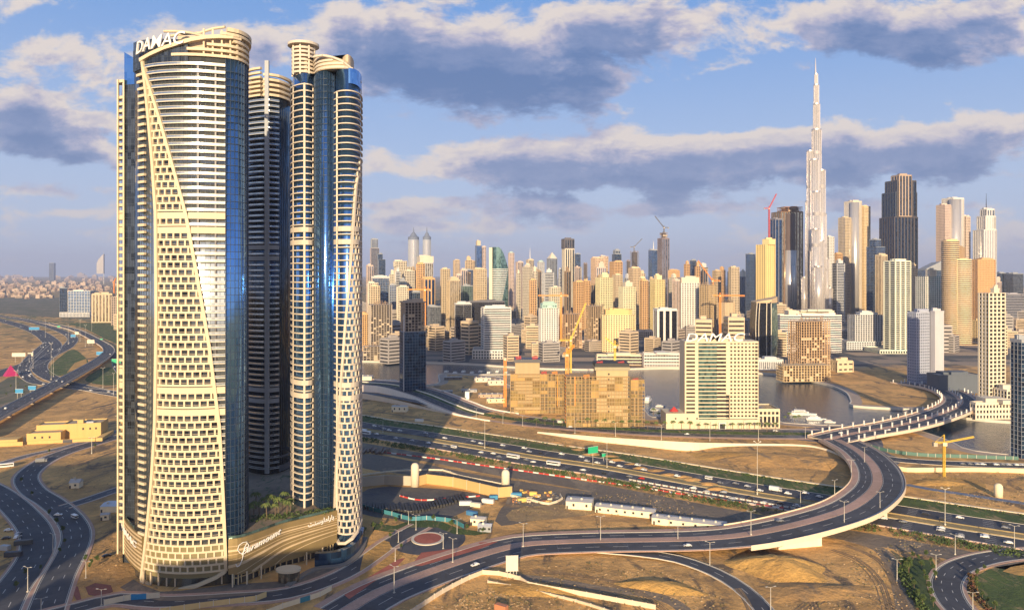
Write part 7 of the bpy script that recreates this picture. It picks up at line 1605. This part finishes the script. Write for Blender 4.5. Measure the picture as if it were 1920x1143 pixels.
for k in range(60): D = r.uniform(2600, 7000); px = r.uniform(1868, 1925); s = r.uniform(1, 1.6); put_low(r.randrange(2), XA(px, D), D, r.uniform(0, 3), (s, s, s*1.2))
n = 0
ct = ((CREAM, 'grid', 'win'), (TAN, 'grid', 'win'), (ORANGE, 'grid', 'dark'), (PINK, 'fin', 'grey'), (STEEL, 'glass', 'navy'), (LCREAM, 'balc', 'dark'), (BROWN, 'fin', 'dark'), (LGREY, 'band', 'dark'))
cn = ('cream', 'tan', 'orange-lit', 'pink ribbed', 'dark blue glass', 'pale balconied', 'brown ribbed', 'grey banded')
for k in range(84):
    px = r.uniform(680, 1420) if k < 66 else r.uniform(1560, 1900); D = r.uniform(1750, 3000); w_ = r.uniform(9, 20)*(1900/D)**.5; yt = 512-r.gauss(2, 12)+(14 if D < 2200 else 0); yt = min(545, max(488, yt)); i = r.randrange(8)
    x = XA(px, D)
    if any(abs(x-f[0])+abs(D-f[1]) < f[2]*.6+14 for f in FOOT): continue
    c, st, gk = ct[i]; tr = [(px-w_*.3, px+w_*.3, yt-r.uniform(3, 7), 'solid', c, 'win')] if r.random() < .45 else []
    B(f'{cn[i]} mid-rise tower in the dense skyline mass', px-w_/2, px+w_/2, yt, D, st, c, gk, r.uniform(0, 42), r.uniform(.7, 1), tiers=tr, group=f'{cn[i]} towers in the skyline mass')
while n < 330:
    D = 1250+1900*r.random()**1.2; px = r.uniform(676, 1920); x = XA(px, D)
    if any(abs(x-f[0])+abs(D-f[1]) < f[2]*.8+14 for f in FOOT) or (px > 1420 and D < 1350): continue
    i = r.choice((2, 2, 3, 3, 4, 4)); s = r.uniform(.7, 1.15); put_low(i, x, D, r.choice((0, .35, -.3, .8)), (s, s, s*r.uniform(.5, 2.0))); FOOT.append((x, D, 10)); n += 1
# loose stones, tufts and tyre-churned clods over the sand
r = random.Random(9); b = MB(); g = MB()
zones = ((1010, 1400, 1055, 1143), (1400, 1700, 990, 1143), (960, 1300, 925, 965), (860, 1350, 800, 832), (1150, 1600, 840, 885), (0, 230, 840, 1100), (680, 860, 740, 785), (1690, 1920, 885, 950), (800, 1000, 1085, 1143), (1600, 1900, 975, 1035))
grid_ = set()
for ln, hw_ in [(l_, 14) for l_ in ROADS.values()]+[(hw, 30), (va, 24), (brl, 24)]:
    for p in ln:
        k_ = int(hw_//4)
        for i in range(-k_, k_+1):
            for j in range(-k_, k_+1): grid_.add((int(p[0]//4)+i, int(p[1]//4)+j))
for k in range(5200):
    z = zones[k % len(zones)]; px, py = r.uniform(z[0], z[1]), r.uniform(z[2], z[3]); x, y, _ = P(px, py); s_ = r.uniform(.25, .8)
    if (int(x//4), int(y//4)) in grid_: continue
    if k % 3: b.add([(x+s_*cos(a)*r.uniform(.6, 1.2), y+s_*sin(a)*r.uniform(.6, 1.2), 0) for a in (0, 1.25, 2.5, 3.8, 5)]+[(x, y, s_*.6)], [(i, (i+1) % 5, 5) for i in range(5)])
    else: leafball(g, (x, y, .3), s_, s_, .4, 5, .3, r)
tag(b.build('gravel', ground('clods', (.55, .36, .17), (.34, .24, .14), None, .1, .9, .95, .2)), 'loose stones and churned clods scattered over the sand', 'gravel', None, 'stuff')
tag(g.build('undergrowth', leaf_mat('dry_tuft', (.12, .11, .04), (.22, .17, .08))), 'dry desert tufts scattered over the sand', 'scrub', None, 'stuff')
# air: an even haze box round everything
HZ, t, b_ = newmat('haze_air'); t.n.clear(); out = t.add('ShaderNodeOutputMaterial'); pv = t.add('ShaderNodeVolumePrincipled', {'Color': (.56, .66, .96, 1), 'Density': 4.4e-5, 'Anisotropy': .0})
t.l.new(pv.outputs[0], out.inputs['Volume'])
b = MB(); b.box(-31500, 31500, -900, 31500, -6, 900); o = b.build('haze', HZ); o['kind'] = 'stuff'; o['label'] = 'pale blue morning haze in the air over the whole city'
